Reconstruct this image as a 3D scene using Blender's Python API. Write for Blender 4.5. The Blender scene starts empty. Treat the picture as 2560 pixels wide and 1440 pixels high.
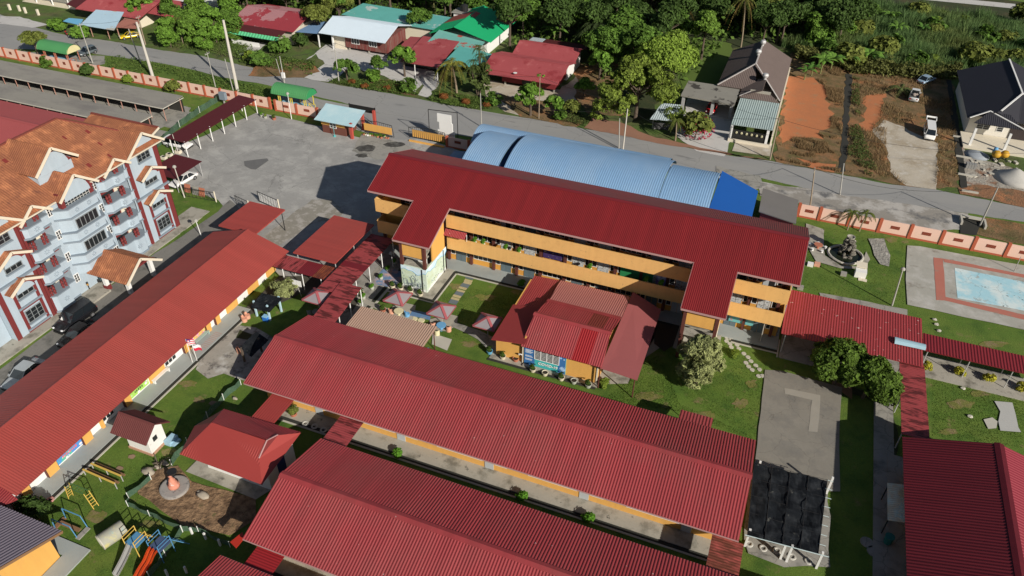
import bpy, math, random
from mathutils import Vector, Matrix
random.seed(7)
R = math.radians
C = bpy.data.collections.new('scene'); bpy.context.scene.collection.children.link(C)
SC = bpy.context.scene
# ------------------------------------------------------------------ camera, world, sun
CAMH = 55.0; FPX = 1882.76; PIT = R(37.256); ROL = R(0.983); GRD = R(20.678)
_f = Vector((0, math.cos(PIT), -math.sin(PIT))); _r = Vector((1, 0, 0)); _u = _r.cross(_f)
_M = Matrix.Rotation(GRD, 3, 'Z')
CF = _M @ _f; CR = _M @ (math.cos(ROL)*_r + math.sin(ROL)*_u); CU = _M @ (-math.sin(ROL)*_r + math.cos(ROL)*_u)
cam = bpy.data.cameras.new('camera'); camo = bpy.data.objects.new('camera', cam); C.objects.link(camo)
cam.sensor_width = 36; cam.lens = 36*FPX/2560; cam.clip_start = 1; cam.clip_end = 3000
m = Matrix((CR, CU, -CF)).transposed().to_4x4(); m.translation = Vector((0, 0, CAMH)); camo.matrix_world = m
SC.camera = camo
SUN_AZ = R(-32.2); SUN_EL = R(27.9)
w = bpy.data.worlds.new('World'); SC.world = w; w.use_nodes = True
nt = w.node_tree; bg = nt.nodes['Background']
sky = nt.nodes.new('ShaderNodeTexSky'); sky.sky_type = 'NISHITA'; sky.sun_disc = False
sky.sun_elevation = SUN_EL; sky.sun_rotation = math.pi/2 - SUN_AZ
nt.links.new(sky.outputs[0], bg.inputs[0]); bg.inputs[1].default_value = 0.05
sl = bpy.data.lights.new('sun', 'SUN'); sl.energy = 5.0; sl.angle = R(0.5); sl.color = (1, 0.93, 0.83)
so = bpy.data.objects.new('sun', sl); C.objects.link(so)
_d = Vector((math.cos(SUN_AZ)*math.cos(SUN_EL), math.sin(SUN_AZ)*math.cos(SUN_EL), math.sin(SUN_EL)))
so.rotation_euler = _d.to_track_quat('Z', 'Y').to_euler(); so.location = (40, -30, 60)
SC.view_settings.view_transform = 'Standard'; SC.view_settings.look = 'None'
SC.view_settings.exposure = 0.12; SC.view_settings.gamma = 1
# ------------------------------------------------------------------ helpers
def ray(px, py): return CR*((px-1280)/FPX) - CU*((py-720)/FPX) + CF
def g(px, py, z=0.0):
    d = ray(px, py); t = (z-CAMH)/d.z; return Vector((d.x*t, d.y*t, z))
def onx(px, py, x):
    d = ray(px, py); t = x/d.x; return Vector((x, d.y*t, CAMH+d.z*t))
def ony(px, py, y):
    d = ray(px, py); t = y/d.y; return Vector((d.x*t, y, CAMH+d.z*t))
def pan(*pts):
    """points (px,py,z) or Vectors, later ones (px,py) lie in the plane of the first three"""
    out = []
    for p in pts:
        if isinstance(p, Vector): out.append(p)
        elif len(p) == 3: out.append(g(*p))
        else:
            n = (out[1]-out[0]).cross(out[2]-out[0]); d = ray(*p); o = Vector((0, 0, CAMH))
            out.append(o + d*((out[0]-o).dot(n)/d.dot(n)))
    return out
V = Vector
class MB:
    def __init__(s): s.v = []; s.f = []
    def add(s, vs, fs):
        b = len(s.v); s.v += [tuple(p) for p in vs]; s.f += [tuple(i+b for i in f) for f in fs]; return s
    def box(s, x0, x1, y0, y1, z0, z1):
        return s.add([(x0,y0,z0),(x1,y0,z0),(x1,y1,z0),(x0,y1,z0),(x0,y0,z1),(x1,y0,z1),(x1,y1,z1),(x0,y1,z1)],
                     [(0,3,2,1),(4,5,6,7),(0,1,5,4),(1,2,6,5),(2,3,7,6),(3,0,4,7)])
    def obox(s, c, a, hx, hy, z0, z1):
        ca, sa = math.cos(a), math.sin(a)
        P = [(c[0]+dx*ca-dy*sa, c[1]+dx*sa+dy*ca) for dx, dy in ((-hx,-hy),(hx,-hy),(hx,hy),(-hx,hy))]
        return s.prism(P, z0, z1)
    def prism(s, P, z0, z1):
        n = len(P); P = [(p[0], p[1]) for p in P]
        if sum(P[i][0]*P[(i+1)%n][1]-P[(i+1)%n][0]*P[i][1] for i in range(n)) < 0: P = P[::-1]
        return s.add([(x,y,z0) for x,y in P]+[(x,y,z1) for x,y in P],
              [tuple(range(n-1,-1,-1)), tuple(range(n,2*n))]+[(i,(i+1)%n,(i+1)%n+n,i+n) for i in range(n)])
    def slab(s, P, t):
        """polygon thickened along its own normal downwards by t"""
        P = [V(p) for p in P]; n = nrm(P)
        if n.z < 0: P = P[::-1]; n = -n
        k = len(P); Q = [p-n*t for p in P]
        return s.add(P+Q, [tuple(range(k)), tuple(range(2*k-1,k-1,-1))]+[((i+1)%k,i,i+k,(i+1)%k+k) for i in range(k)])
    def poly(s, P): return s.add(P, [tuple(range(len(P)))])
    def tube(s, p0, p1, r0, r1=None, n=6, cap=True):
        r1 = r0 if r1 is None else r1; p0 = V(p0); p1 = V(p1); d = (p1-p0).normalized()
        a = d.orthogonal().normalized(); b = d.cross(a)
        vs = [p + (a*math.cos(2*math.pi*i/n)+b*math.sin(2*math.pi*i/n))*r for p, r in ((p0,r0),(p1,r1)) for i in range(n)]
        fs = [(i,(i+1)%n,(i+1)%n+n,i+n) for i in range(n)]
        if cap: fs += [tuple(range(n-1,-1,-1)), tuple(range(n,2*n))]
        return s.add(vs, fs)
    def path(s, P, r, n=5):
        for a, b in zip(P[:-1], P[1:]): s.tube(a, b, r, r, n)
        return s
    def bar(s, p0, p1, w, h):
        """square bar between two points"""
        p0 = V(p0); p1 = V(p1); d = (p1-p0).normalized(); up = V((0,0,1))
        a = d.cross(up)
        a = a.normalized() if a.length > 1e-3 else V((1,0,0)); b = a.cross(d)
        vs = [p+a*x*w/2+b*y*h/2 for p in (p0,p1) for x, y in ((-1,-1),(1,-1),(1,1),(-1,1))]
        return s.add(vs, [(0,1,2,3),(7,6,5,4),(0,4,5,1),(1,5,6,2),(2,6,7,3),(3,7,4,0)])
    def lathe(s, c, prof, n=12):
        c = V(c); k = len(prof); vs = []
        for r, z in prof:
            for i in range(n): vs.append(c+V((r*math.cos(2*math.pi*i/n), r*math.sin(2*math.pi*i/n), z)))
        fs = [(j*n+i, j*n+(i+1)%n, (j+1)*n+(i+1)%n, (j+1)*n+i) for j in range(k-1) for i in range(n)]
        fs += [tuple(range(n-1,-1,-1)), tuple(range((k-1)*n, k*n))]
        return s.add(vs, fs)
    def blob(s, c, rx, ry, rz, jit=0.12, n=10, m=7):
        c = V(c); vs = []; fs = []
        for j in range(1, m):
            th = math.pi*j/m
            for i in range(n):
                ph = 2*math.pi*(i+0.5*(j%2))/n; k = 1+random.uniform(-jit, jit)
                vs.append(c+V((rx*math.sin(th)*math.cos(ph)*k, ry*math.sin(th)*math.sin(ph)*k, rz*math.cos(th)*k)))
        t = len(vs); vs += [c+V((0,0,rz)), c-V((0,0,rz))]
        for j in range(m-2):
            for i in range(n): fs.append((j*n+i, (j+1)*n+i, (j+1)*n+(i+1)%n, j*n+(i+1)%n))
        for i in range(n): fs.append((t, i, (i+1)%n)); fs.append((t+1, (m-2)*n+(i+1)%n, (m-2)*n+i))
        return s.add(vs, fs)
    def corr(s, P, e, pitch=0.3, amp=0.03, t=0.06, prof=(0,0,1,1)):
        """corrugated sheet over the planar convex polygon P, ribs along e"""
        P = [V(p) for p in P]; n = nrm(P)
        if n.z < 0: n = -n
        e = V(e); e = (e-n*e.dot(n)).normalized(); a = n.cross(e); o = P[0]
        q = [((p-o).dot(a), (p-o).dot(e)) for p in P]
        lo = min(x for x,_ in q); hi = max(x for x,_ in q); st = pitch/len(prof); k = int((hi-lo)/st)
        S = sorted(set([round(lo+i*st, 4) for i in range(k+1)]+[round(x,4) for x,_ in q]))
        rows = []
        for x in S:
            ys = []
            xx = min(max(x, lo+1e-4), hi-1e-4)
            for i in range(len(q)):
                (x0,y0),(x1,y1) = q[i], q[(i+1)%len(q)]
                if (x0-xx)*(x1-xx) <= 0 and abs(x1-x0) > 1e-6: ys.append(y0+(y1-y0)*(xx-x0)/(x1-x0))
            if len(ys) < 2: continue
            h = amp*prof[int(round((x-lo)/st)) % len(prof)]
            rows.append((x, min(ys), max(ys), h))
        vs = []; fs = []
        for x, y0, y1, h in rows: vs += [o+a*x+e*y0+n*h, o+a*x+e*y1+n*h]
        for i in range(len(rows)-1): fs.append((2*i, 2*i+2, 2*i+3, 2*i+1))
        s.add(vs, fs); s.slab([p-n*0.002 for p in P], t); return s
def nrm(P):
    n = V((0,0,0))
    for i in range(len(P)):
        a = V(P[i]); b = V(P[(i+1)%len(P)]); n += a.cross(b)
    n = V((0,0,0)); o = V(P[0])
    for i in range(1, len(P)-1): n += (V(P[i])-o).cross(V(P[i+1])-o)
    return n.normalized()
def mesh(name, mb, mat, smooth=False):
    me = bpy.data.meshes.new(name); me.from_pydata(mb.v, [], mb.f); me.materials.append(mat)
    if smooth: me.polygons.foreach_set('use_smooth', [True]*len(me.polygons))
    me.update(); return me
def tag(o, label=None, cat=None, group=None, kind=None):
    if label: o['label'] = label
    if cat: o['category'] = cat
    if group: o['group'] = group
    if kind: o['kind'] = kind
    return o
def S(name, mb, mat, smooth=False):
    o = bpy.data.objects.new(name, mesh(name, mb, mat, smooth)); C.objects.link(o); o['kind'] = 'structure'; return o
def T(name, label, cat, loc=(0,0,0), group=None, rz=0):
    o = bpy.data.objects.new(name, None); C.objects.link(o); o.location = (loc[0], loc[1], loc[2] if len(loc) > 2 else 0)
    o.rotation_euler = (0,0,rz); o.empty_display_size = 0.5
    return tag(o, label, cat, group)
SPLIT = {'stair_tower_side','stair_tower_column','stair_tower_base','stair_tower_panel','red_sheet','post','pillar','carport_post','gate_pillar','corner_trim','shutter','awning_post','side_wall','floor_slab','mural_side_panel','stair','stair_landing','bay_side','fascia','veranda_post','red_band','window_sill','column','wing','leg','drain_pipe','downpipe','arched_opening','balcony_trim','sign_post','yellow_bay','recess_wall','parapet','awning','front_steps','walkway','wall','centre_bay','step','corner','end_block','porch_post','gutter','barge_board','replacement_tile','window_pillar','tower','lintel','belt_course','plinth_band','mural_germ'}
def split_mb(mb):
    par = list(range(len(mb.v)))
    def find(i):
        while par[i] != i: par[i] = par[par[i]]; i = par[i]
        return i
    for f in mb.f:
        a = find(f[0])
        for i in f[1:]: par[find(i)] = a
    G_ = {}
    for f in mb.f: G_.setdefault(find(f[0]), []).append(f)
    out = []
    for fs in G_.values():
        ids = sorted({i for f in fs for i in f}); mp = {i: k for k, i in enumerate(ids)}; q = MB(); q.v = [mb.v[i] for i in ids]; q.f = [tuple(mp[i] for i in f) for f in fs]; out.append(q)
    return out
def P(root, name, mb, mat, smooth=False, local=False, label=None):
    if name in SPLIT:
        qs = split_mb(mb)
        if 1 < len(qs) <= 12:
            for q in qs: r = P1(root, name, q, mat, smooth, local, label)
            return r
    return P1(root, name, mb, mat, smooth, local, label)
def P1(root, name, mb, mat, smooth=False, local=False, label=None):
    o = bpy.data.objects.new(name, mesh(name, mb, mat, smooth)); C.objects.link(o); o.parent = root
    if not local:
        w = V((0,0,0)); r = root
        while r: w += V(r.location); r = r.parent
        o.location = -w
    if label: o['label'] = label
    return o
def M1(name, label, cat, mb, mat, smooth=False, group=None, kind=None):
    o = bpy.data.objects.new(name, mesh(name, mb, mat, smooth)); C.objects.link(o)
    return tag(o, label, cat, group, kind)
def dup(root, loc, rz=0, label=None, group=None, scale=1.0, col=None):
    r = root.copy(); C.objects.link(r); r.location = (loc[0], loc[1], loc[2] if len(loc) > 2 else 0)
    r.rotation_euler = (0,0,rz); r.scale = (scale,)*3 if not isinstance(scale, tuple) else scale
    if label: r['label'] = label
    if group: r['group'] = group
    for ch in KIDS.get(root.name, list(root.children)):
        c = ch.copy(); C.objects.link(c); c.parent = r
        for gg in list(ch.children):
            d = gg.copy(); C.objects.link(d); d.parent = c
    return r
KIDS = {}
# ------------------------------------------------------------------ materials
def lin(r, gg, b):
    return tuple(((c/255)/12.92 if c/255 <= 0.04045 else ((c/255+0.055)/1.055)**2.4) for c in (r, gg, b))
MC = {}
def mat(name, col, rough=0.8, var=0.15, scale=0.6, spots=None, bump=0.0, bscale=8, metal=0.0, spec=0.4, stretch=None, fine=None, lf=None, trans=0.0, streak=None, sheets=None, cracks=None):
    """col linear rgb; var brightness variation; spots=(colour, amount 0-1, scale[, softness]) mixed patches"""
    if name in MC: return MC[name]
    m = bpy.data.materials.new(name); m.use_nodes = True; N = m.node_tree.nodes; L = m.node_tree.links
    b = N['Principled BSDF']; b.inputs['Roughness'].default_value = rough; b.inputs['Metallic'].default_value = metal
    b.inputs['Specular IOR Level'].default_value = spec
    geo = N.new('ShaderNodeNewGeometry'); pos = geo.outputs['Position']
    if stretch:
        mp = N.new('ShaderNodeMapping'); L.new(pos, mp.inputs[0]); mp.inputs['Scale'].default_value = stretch; pos = mp.outputs[0]
    def noise(sc, det=5, r=0.6):
        n = N.new('ShaderNodeTexNoise'); L.new(pos, n.inputs['Vector']); n.inputs['Scale'].default_value = sc
        n.inputs['Detail'].default_value = det; n.inputs['Roughness'].default_value = r; return n.outputs['Fac']
    def math_(op, a, bb):
        x = N.new('ShaderNodeMath'); x.operation = op
        for i, q in enumerate((a, bb)):
            if isinstance(q, (int, float)): x.inputs[i].default_value = q
            else: L.new(q, x.inputs[i])
        return x.outputs[0]
    cur = None
    base = N.new('ShaderNodeRGB'); base.outputs[0].default_value = (*col, 1); cur = base.outputs[0]
    for sp in (spots if isinstance(spots, list) else [spots] if spots else []):
        c2, amt, sc = sp[:3]; soft = sp[3] if len(sp) > 3 else 0.08
        mr = N.new('ShaderNodeMapRange'); L.new(noise(sc, 7, 0.65), mr.inputs[0])
        th = 0.72-0.44*amt; mr.inputs[1].default_value = th-soft/2; mr.inputs[2].default_value = th+soft/2
        mx = N.new('ShaderNodeMix'); mx.data_type = 'RGBA'; L.new(mr.outputs[0], mx.inputs[0]); L.new(cur, mx.inputs[6])
        mx.inputs[7].default_value = (*c2, 1); cur = mx.outputs[2]
    v = math_('MULTIPLY_ADD', noise(scale, 6), 2*var)
    v.node.inputs[2].default_value = 1-var
    if fine:
        v2 = math_('MULTIPLY_ADD', noise(fine[0], 4, 0.7), 2*fine[1]); v2.node.inputs[2].default_value = 1-fine[1]
        v = math_('MULTIPLY', v, v2)
    if lf:   # per-face/island variation for foliage
        ri = geo.outputs['Random Per Island']
        v3 = math_('MULTIPLY_ADD', ri, 2*lf); v3.node.inputs[2].default_value = 1-lf
        v = math_('MULTIPLY', v, v3)
    if streak:   # long thin weather streaks: (scale xyz, amount)
        mp2 = N.new('ShaderNodeMapping'); L.new(geo.outputs['Position'], mp2.inputs[0]); mp2.inputs['Scale'].default_value = streak[0]
        n5 = N.new('ShaderNodeTexNoise'); L.new(mp2.outputs[0], n5.inputs['Vector']); n5.inputs['Scale'].default_value = 1; n5.inputs['Detail'].default_value = 5
        v5 = math_('MULTIPLY_ADD', n5.outputs['Fac'], 2*streak[1]); v5.node.inputs[2].default_value = 1-streak[1]; v = math_('MULTIPLY', v, v5)
    if sheets:   # each roofing sheet slightly different: (axis, width, amount)
        sx = N.new('ShaderNodeSeparateXYZ'); L.new(geo.outputs['Position'], sx.inputs[0])
        fl_ = math_('FLOOR', math_('DIVIDE', sx.outputs[sheets[0]], sheets[1]), 0)
        wn = N.new('ShaderNodeTexWhiteNoise'); wn.noise_dimensions = '1D'; L.new(fl_, wn.inputs['W'])
        v6 = math_('MULTIPLY_ADD', wn.outputs['Value'], 2*sheets[2]); v6.node.inputs[2].default_value = 1-sheets[2]; v = math_('MULTIPLY', v, v6)
    if cracks:   # (scale, width, darkening)
        nd = N.new('ShaderNodeTexNoise'); L.new(geo.outputs['Position'], nd.inputs['Vector']); nd.inputs['Scale'].default_value = 1.1; nd.inputs['Detail'].default_value = 4
        ad = N.new('ShaderNodeVectorMath'); ad.operation = 'ADD'; L.new(geo.outputs['Position'], ad.inputs[0]); L.new(nd.outputs['Color'], ad.inputs[1])
        vo = N.new('ShaderNodeTexVoronoi'); vo.feature = 'DISTANCE_TO_EDGE'; vo.inputs['Scale'].default_value = cracks[0]; L.new(ad.outputs[0], vo.inputs['Vector'])
        mr2 = N.new('ShaderNodeMapRange'); L.new(vo.outputs['Distance'], mr2.inputs[0]); mr2.inputs[1].default_value = 0; mr2.inputs[2].default_value = cracks[1]; mr2.inputs[3].default_value = 1-cracks[2]; mr2.inputs[4].default_value = 1
        v = math_('MULTIPLY', v, mr2.outputs[0])
    hs = N.new('ShaderNodeHueSaturation'); L.new(cur, hs.inputs['Color']); L.new(v, hs.inputs['Value'])
    L.new(hs.outputs[0], b.inputs['Base Color'])
    if bump:
        bp = N.new('ShaderNodeBump'); bp.inputs['Strength'].default_value = bump; bp.inputs['Distance'].default_value = 0.1
        L.new(noise(bscale, 6), bp.inputs['Height']); L.new(bp.outputs[0], b.inputs['Normal'])
    if trans:
        tr = N.new('ShaderNodeBsdfTranslucent'); L.new(hs.outputs[0], tr.inputs[0])
        ms = N.new('ShaderNodeMixShader'); ms.inputs[0].default_value = trans
        L.new(b.outputs[0], ms.inputs[1]); L.new(tr.outputs[0], ms.inputs[2]); L.new(ms.outputs[0], N['Material Output'].inputs[0])
    MC[name] = m; return m
def text_obj(s, size, loc, rx, rz, m, name, root, ext=0.01, stretch=1.0, align='LEFT', bold=False):
    cu = bpy.data.curves.new('t', 'FONT'); cu.body = s; cu.size = size; cu.extrude = ext; cu.align_x = align
    if bold: cu.offset = size*0.025
    o = bpy.data.objects.new('t', cu); C.objects.link(o); bpy.context.view_layer.update()
    me = bpy.data.meshes.new_from_object(o.evaluated_get(bpy.context.evaluated_depsgraph_get()))
    M = Matrix.Translation(V(loc)) @ Matrix.Rotation(rz, 4, 'Z') @ Matrix.Rotation(rx, 4, 'X') @ Matrix.Diagonal((stretch,1,1,1))
    me.transform(M); me.materials.clear(); me.materials.append(m); me.name = name
    bpy.data.objects.remove(o); bpy.data.curves.remove(cu)
    q = bpy.data.objects.new(name, me); C.objects.link(q); q.parent = root
    w = V((0,0,0)); r = root
    while r: w += V(r.location); r = r.parent
    q.location = -w; return q
# ------------------------------------------------------------------ palette
RED = mat('roof_red', (0.285,0.038,0.043), 0.6, 0.10, 0.18, fine=(5,0.07), streak=((2.2,.12,.12),.16), sheets=(0,1.0,.05), spots=[((0.25,0.05,0.05),0.3,0.22,0.3),((0.5,0.36,0.34),0.035,2.2,0.02)])
REDL = mat('roof_red_plain', (0.30,0.042,0.036), 0.6, 0.05, 0.2)
REDD = mat('roof_red_dark', (0.175,0.011,0.013), 0.55, 0.10, 0.15, fine=(4,0.07), streak=((2.2,.12,.12),.18), sheets=(0,.9,.06))
REDC = mat('roof_crimson', (0.15,0.012,0.018), 0.6, 0.05, 0.2)
REDR = mat('roof_red_rusty', (0.30,0.05,0.052), 0.6, 0.08, 0.4, spots=((0.09,0.015,0.014),0.42,0.6,0.1), stretch=(1,4,1))
REDR2 = mat('roof_red_streaked', (0.30,0.05,0.052), 0.6, 0.08, 0.4, spots=((0.09,0.015,0.014),0.42,0.6,0.1), stretch=(4,1,1))
RUST = mat('rust_sheet', (0.20,0.05,0.02), 0.8, 0.2, 1, spots=((0.10,0.02,0.012),0.5,1.2,0.2), stretch=(3,1,1))
PINK = mat('roof_faded_pink', (0.36,0.135,0.12), 0.7, 0.08, 0.4, fine=(6,0.06))
MAROON = mat('roof_maroon', (0.075,0.014,0.015), 0.6, 0.06, 0.3)
YEL = mat('wall_yellow', (0.66,0.36,0.09), 0.85, 0.06, 0.4, streak=((2.5,2.5,.25),.10), spots=((0.62,0.33,0.09),0.2,0.8,0.3))
YELP = mat('parapet_yellow', (0.68,0.40,0.14), 0.85, 0.05, 0.3, spots=[((0.6,0.34,0.12),0.15,1.5,0.3),((0.40,0.25,0.11),0.08,2.2,0.1)], streak=((2.5,2.5,.25),.10))
WHITE = mat('white_paint', (0.74,0.74,0.72), 0.7, 0.04, 0.5)
CREAM = mat('cream_paint', (0.66,0.60,0.48), 0.7, 0.05, 0.5)
BLUEW = mat('pale_blue_wall', (0.37,0.445,0.51), 0.8, 0.05, 0.4, streak=((1.6,1.6,.18),.09), spots=((0.40,0.49,0.56),0.2,0.5,0.4))
GREYT = mat('grey_trim', (0.20,0.245,0.29), 0.8, 0.05, 0.5)
DRED = mat('dark_red_wall', (0.16,0.025,0.025), 0.8, 0.05, 0.4)
BROWN = mat('brown_column', (0.10,0.03,0.022), 0.8, 0.08, 0.6)
CONC = mat('concrete_walk', (0.35,0.33,0.28), 0.9, 0.18, 0.4, spots=[((0.17,0.16,0.13),0.32,0.5,0.15),((0.08,0.08,0.07),0.12,1.1,0.08)], fine=(5,0.12))
CONCB = mat('grey_screed', (0.33,0.36,0.35), 0.7, 0.06, 0.4, spots=((0.27,0.29,0.28),0.25,0.4,0.3))
CONCD = mat('dirty_concrete', (0.30,0.29,0.26), 0.9, 0.2, 0.5, cracks=(.4,.02,.4), spots=((0.12,0.12,0.11),0.3,0.5,0.2), fine=(4,0.12))
KERB = mat('drain_kerb', (0.45,0.43,0.37), 0.9, 0.12, 0.8)
DRAIN = mat('drain_dark', (0.03,0.03,0.025), 0.95, 0.3, 1)
GLASS = mat('dark_glass', (0.018,0.022,0.025), 0.12, 0.1, 1, spec=0.6)
GREYD = mat('grey_door', (0.11,0.15,0.17), 0.6, 0.05, 1)
LGREY = mat('light_grey_door', (0.42,0.45,0.46), 0.6, 0.05, 1)
STEEL = mat('galvanised_steel', (0.5,0.5,0.5), 0.5, 0.05, 1, metal=0.3)
BLACK = mat('black_metal', (0.02,0.02,0.02), 0.5, 0.1, 1)
TIMB = mat('brown_timber', (0.22,0.12,0.06), 0.9, 0.15, 1)
GREEN = mat('green_paint', (0.03,0.25,0.09), 0.5, 0.06, 0.5)
BARK = mat('bark', (0.10,0.075,0.055), 0.95, 0.25, 2)
# ------------------------------------------------------------------ ground sheets
GRASS = mat('mown_grass', (0.080,0.150,0.016), 0.95, 0.28, 0.12, bump=0.6, bscale=9,
            spots=[((0.12,0.17,0.025),0.42,0.2,0.35),((0.20,0.16,0.07),0.15,0.55,0.12),((0.045,0.10,0.010),0.3,0.35,0.2)], fine=(6,0.5))
ROUGH = mat('rough_grass', (0.075,0.125,0.022), 0.95, 0.3, 0.3, bump=1.0, bscale=4,
            spots=[((0.13,0.105,0.05),0.35,0.25,0.2),((0.035,0.065,0.012),0.3,0.5,0.2)], fine=(5,0.45))
DRY = mat('dry_scrub_ground', (0.20,0.125,0.06), 0.95, 0.3, 0.4, bump=1.2, bscale=4,
          spots=[((0.11,0.085,0.03),0.45,0.35,0.2),((0.33,0.13,0.05),0.25,0.2,0.2),((0.07,0.09,0.02),0.2,0.5,0.15)], fine=(5,0.4))
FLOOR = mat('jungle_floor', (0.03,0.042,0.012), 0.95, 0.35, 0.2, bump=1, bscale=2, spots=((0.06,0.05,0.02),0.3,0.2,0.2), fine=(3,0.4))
ORNG = mat('orange_laterite', (0.46,0.165,0.065), 0.95, 0.16, 0.3, bump=0.4, bscale=3, spots=[((0.36,0.14,0.06),0.35,0.3,0.3),((0.30,0.19,0.10),0.18,0.5,0.15)], fine=(4,0.2))
SAND = mat('pale_gravel', (0.46,0.41,0.33), 0.95, 0.15, 0.5, bump=0.4, bscale=6, spots=[((0.28,0.22,0.14),0.38,0.3,0.2),((0.55,0.52,0.46),0.3,0.6,0.2)], fine=(6,0.25))
PAVE = mat('house_forecourt_concrete', (0.50,0.49,0.47), 0.9, 0.12, 0.4, spots=((0.26,0.25,0.22),0.2,0.6,0.1), fine=(5,0.1))
ROADM = mat('road_asphalt', (0.265,0.265,0.26), 0.92, 0.07, 0.1, bump=0.15, bscale=12, spots=[((0.30,0.295,0.28),0.35,0.12,0.25),((0.19,0.19,0.188),0.18,0.3,0.08)], fine=(9,0.1), stretch=(0.35,1.6,1), cracks=(.10,.005,.3))
YARDM = mat('yard_asphalt', (0.30,0.297,0.284), 0.95, 0.16, 0.15, bump=0.3, bscale=5,
            spots=[((0.39,0.385,0.365),0.38,0.33,0.16),((0.235,0.232,0.225),0.22,0.22,0.2),((0.40,0.39,0.37),0.15,1.3,0.06)], fine=(6,0.18), cracks=(.13,.007,.3))
LANE = mat('lane_asphalt', (0.18,0.175,0.16), 0.95, 0.12, 0.3, bump=0.3, bscale=6, spots=((0.10,0.10,0.09),0.25,0.4,0.15), fine=(6,0.15))
SH = [0.0]
def sheet(name, pts, lvl, m, jit=0.0, step=1.5, raw=False, kind=True):
    SH[0] += 0.0003
    P0 = [V((p[0],p[1],0)) if raw else g(p[0],p[1]) for p in pts]; out = []
    for i in range(len(P0)):
        a, b = P0[i], P0[(i+1)%len(P0)]; k = max(1, int((b-a).length/step)) if jit else 1
        for j in range(k):
            q = a.lerp(b, j/k)
            if jit and j: q = q+V((random.uniform(-jit,jit), random.uniform(-jit,jit), 0))
            out.append((q.x, q.y, lvl*0.008+SH[0]))
    mb = MB().poly(out); o = S(name, mb, m); return o
S('ground', MB().poly([(-900,-200,0),(900,-200,0),(900,1500,0),(-900,1500,0)]), GRASS)
# jungle floor and village ground beyond the road
sheet('village_ground', [(-400,36),(0,36),(100,72),(231,97),(397,125),(640,172),(850,214),(1044,247),(1240,283),(1467,324),(1672,361),(1840,392),(2097,436),(2269,475),(2560,519),(2900,590),(3000,60),(1300,-420),(-900,-420)], 1, ROUGH)
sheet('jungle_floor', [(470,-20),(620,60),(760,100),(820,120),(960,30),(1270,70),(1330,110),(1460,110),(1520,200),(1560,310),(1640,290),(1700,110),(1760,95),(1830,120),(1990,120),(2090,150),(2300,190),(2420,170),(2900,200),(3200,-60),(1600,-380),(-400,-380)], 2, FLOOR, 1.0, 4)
sheet('distant_road', [(2230,-8),(2400,8),(2600,28),(2900,60),(2900,48),(2600,16),(2400,-3),(2230,-20)], 3, PAVE)
sheet('distant_field', [(2100,-28),(2330,-22),(2600,10),(2900,40),(3000,-60),(2100,-120)], 3, mat('bright_field', (0.12,0.19,0.03), 0.95, 0.2, 0.1))
# road
ru = [(-300,-30),(0,36),(100,72),(156,86),(231,97),(278,103),(397,125),(500,139),(640,172),(756,194),(850,214),(906,222),(1044,247),(1097,258),(1240,283),(1378,305),(1467,324),(1528,333),(1672,361),(1840,392),(1922,402),(2097,436),(2229,462),(2317,470),(2394,486),(2560,519),(3000,610)]
rl = [(3000,650),(2560,555),(2511,548),(2344,522),(2178,500),(2050,480),(1880,440),(1600,410),(1300,365),(1100,330),(1000,300),(880,262),(703,221),(640,207),(556,194),(472,172),(389,156),(267,139),(200,130),(100,124),(0,122),(-300,100)]
sheet('road', ru+rl, 4, ROADM, 0.12, 1.2)
sheet('road_shoulder', [(0,60),(0,40),(50,42),(120,62),(80,70)], 5, PAVE, 0.3)
sheet('gravel_apron', [(0,118),(60,128),(150,140),(262,140),(262,160),(230,168),(120,150),(20,128)], 5, CONCD, 0.3)
sheet('gravel_verge', [(1890,452),(1960,466),(2050,478),(2178,498),(2300,516),(2420,534),(2410,575),(2330,580),(2150,545),(1995,508),(1900,490)], 5,
      mat('gravel_patches', (0.27,0.25,0.22), 0.95, 0.2, 0.3, spots=[((0.42,0.40,0.37),0.45,0.25,0.1),((0.12,0.12,0.12),0.28,0.3,0.12)], fine=(6,0.2)), 0.3)
sheet('shelter_apron', [(700,222),(805,250),(880,264),(1010,300),(1110,335),(1050,370),(960,345),(800,300),(690,262)], 5, ROADM, 0.1)
# school yard and lane
sheet('school_yard', [(640,283),(700,292),(790,314),(900,345),(1000,350),(1060,345),(1180,390),(1100,480),(1000,600),(985,660),(900,760),(700,690),(600,600),(575,545),(545,500),(470,470),(437,465),(425,400),(440,370)], 6, YARDM, 0.15)
sheet('lane', [(575,500),(640,560),(610,610),(0,1120),(-200,1300),(-300,1150),(0,925),(60,880),(235,745),(390,632),(455,592),(545,530)], 7, LANE, 0.1)
sheet('yard_concrete_patch', [(700,560),(780,500),(830,500),(860,530),(850,545),(780,560),(720,600),(690,620),(660,590)], 8,
      mat('swirled_concrete', (0.25,0.235,0.20), 0.95, 0.2, 0.4, spots=((0.36,0.34,0.31),0.4,0.8,0.1), fine=(5,0.2)), 0.25)
sheet('gate_apron_concrete', [(905,335),(965,345),(1040,372),(1010,395),(940,400),(880,378)], 8, CONCD, 0.15)
for i, q in enumerate([(915,372,26,9),(905,390,16,6),(985,362,30,7)]):
    sheet('soot_stain', [(q[0]+q[2]*math.cos(a)*random.uniform(.75,1.1), q[1]+q[3]*math.sin(a)*random.uniform(.75,1.1)) for a in [k*math.pi/7 for k in range(14)]], 9, mat('soot', (0.045,0.043,0.04), 0.95, 0.3, 1, spots=((0.12,0.12,0.11),0.4,1.2,0.25)), 0.2)
sheet('asphalt_patch', [(610,404),(668,397),(672,402),(640,425),(628,424),(612,416)], 9, mat('fresh_asphalt', (0.13,0.13,0.13), 0.95, 0.15, 1, fine=(6,0.15)), 0.1)
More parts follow.
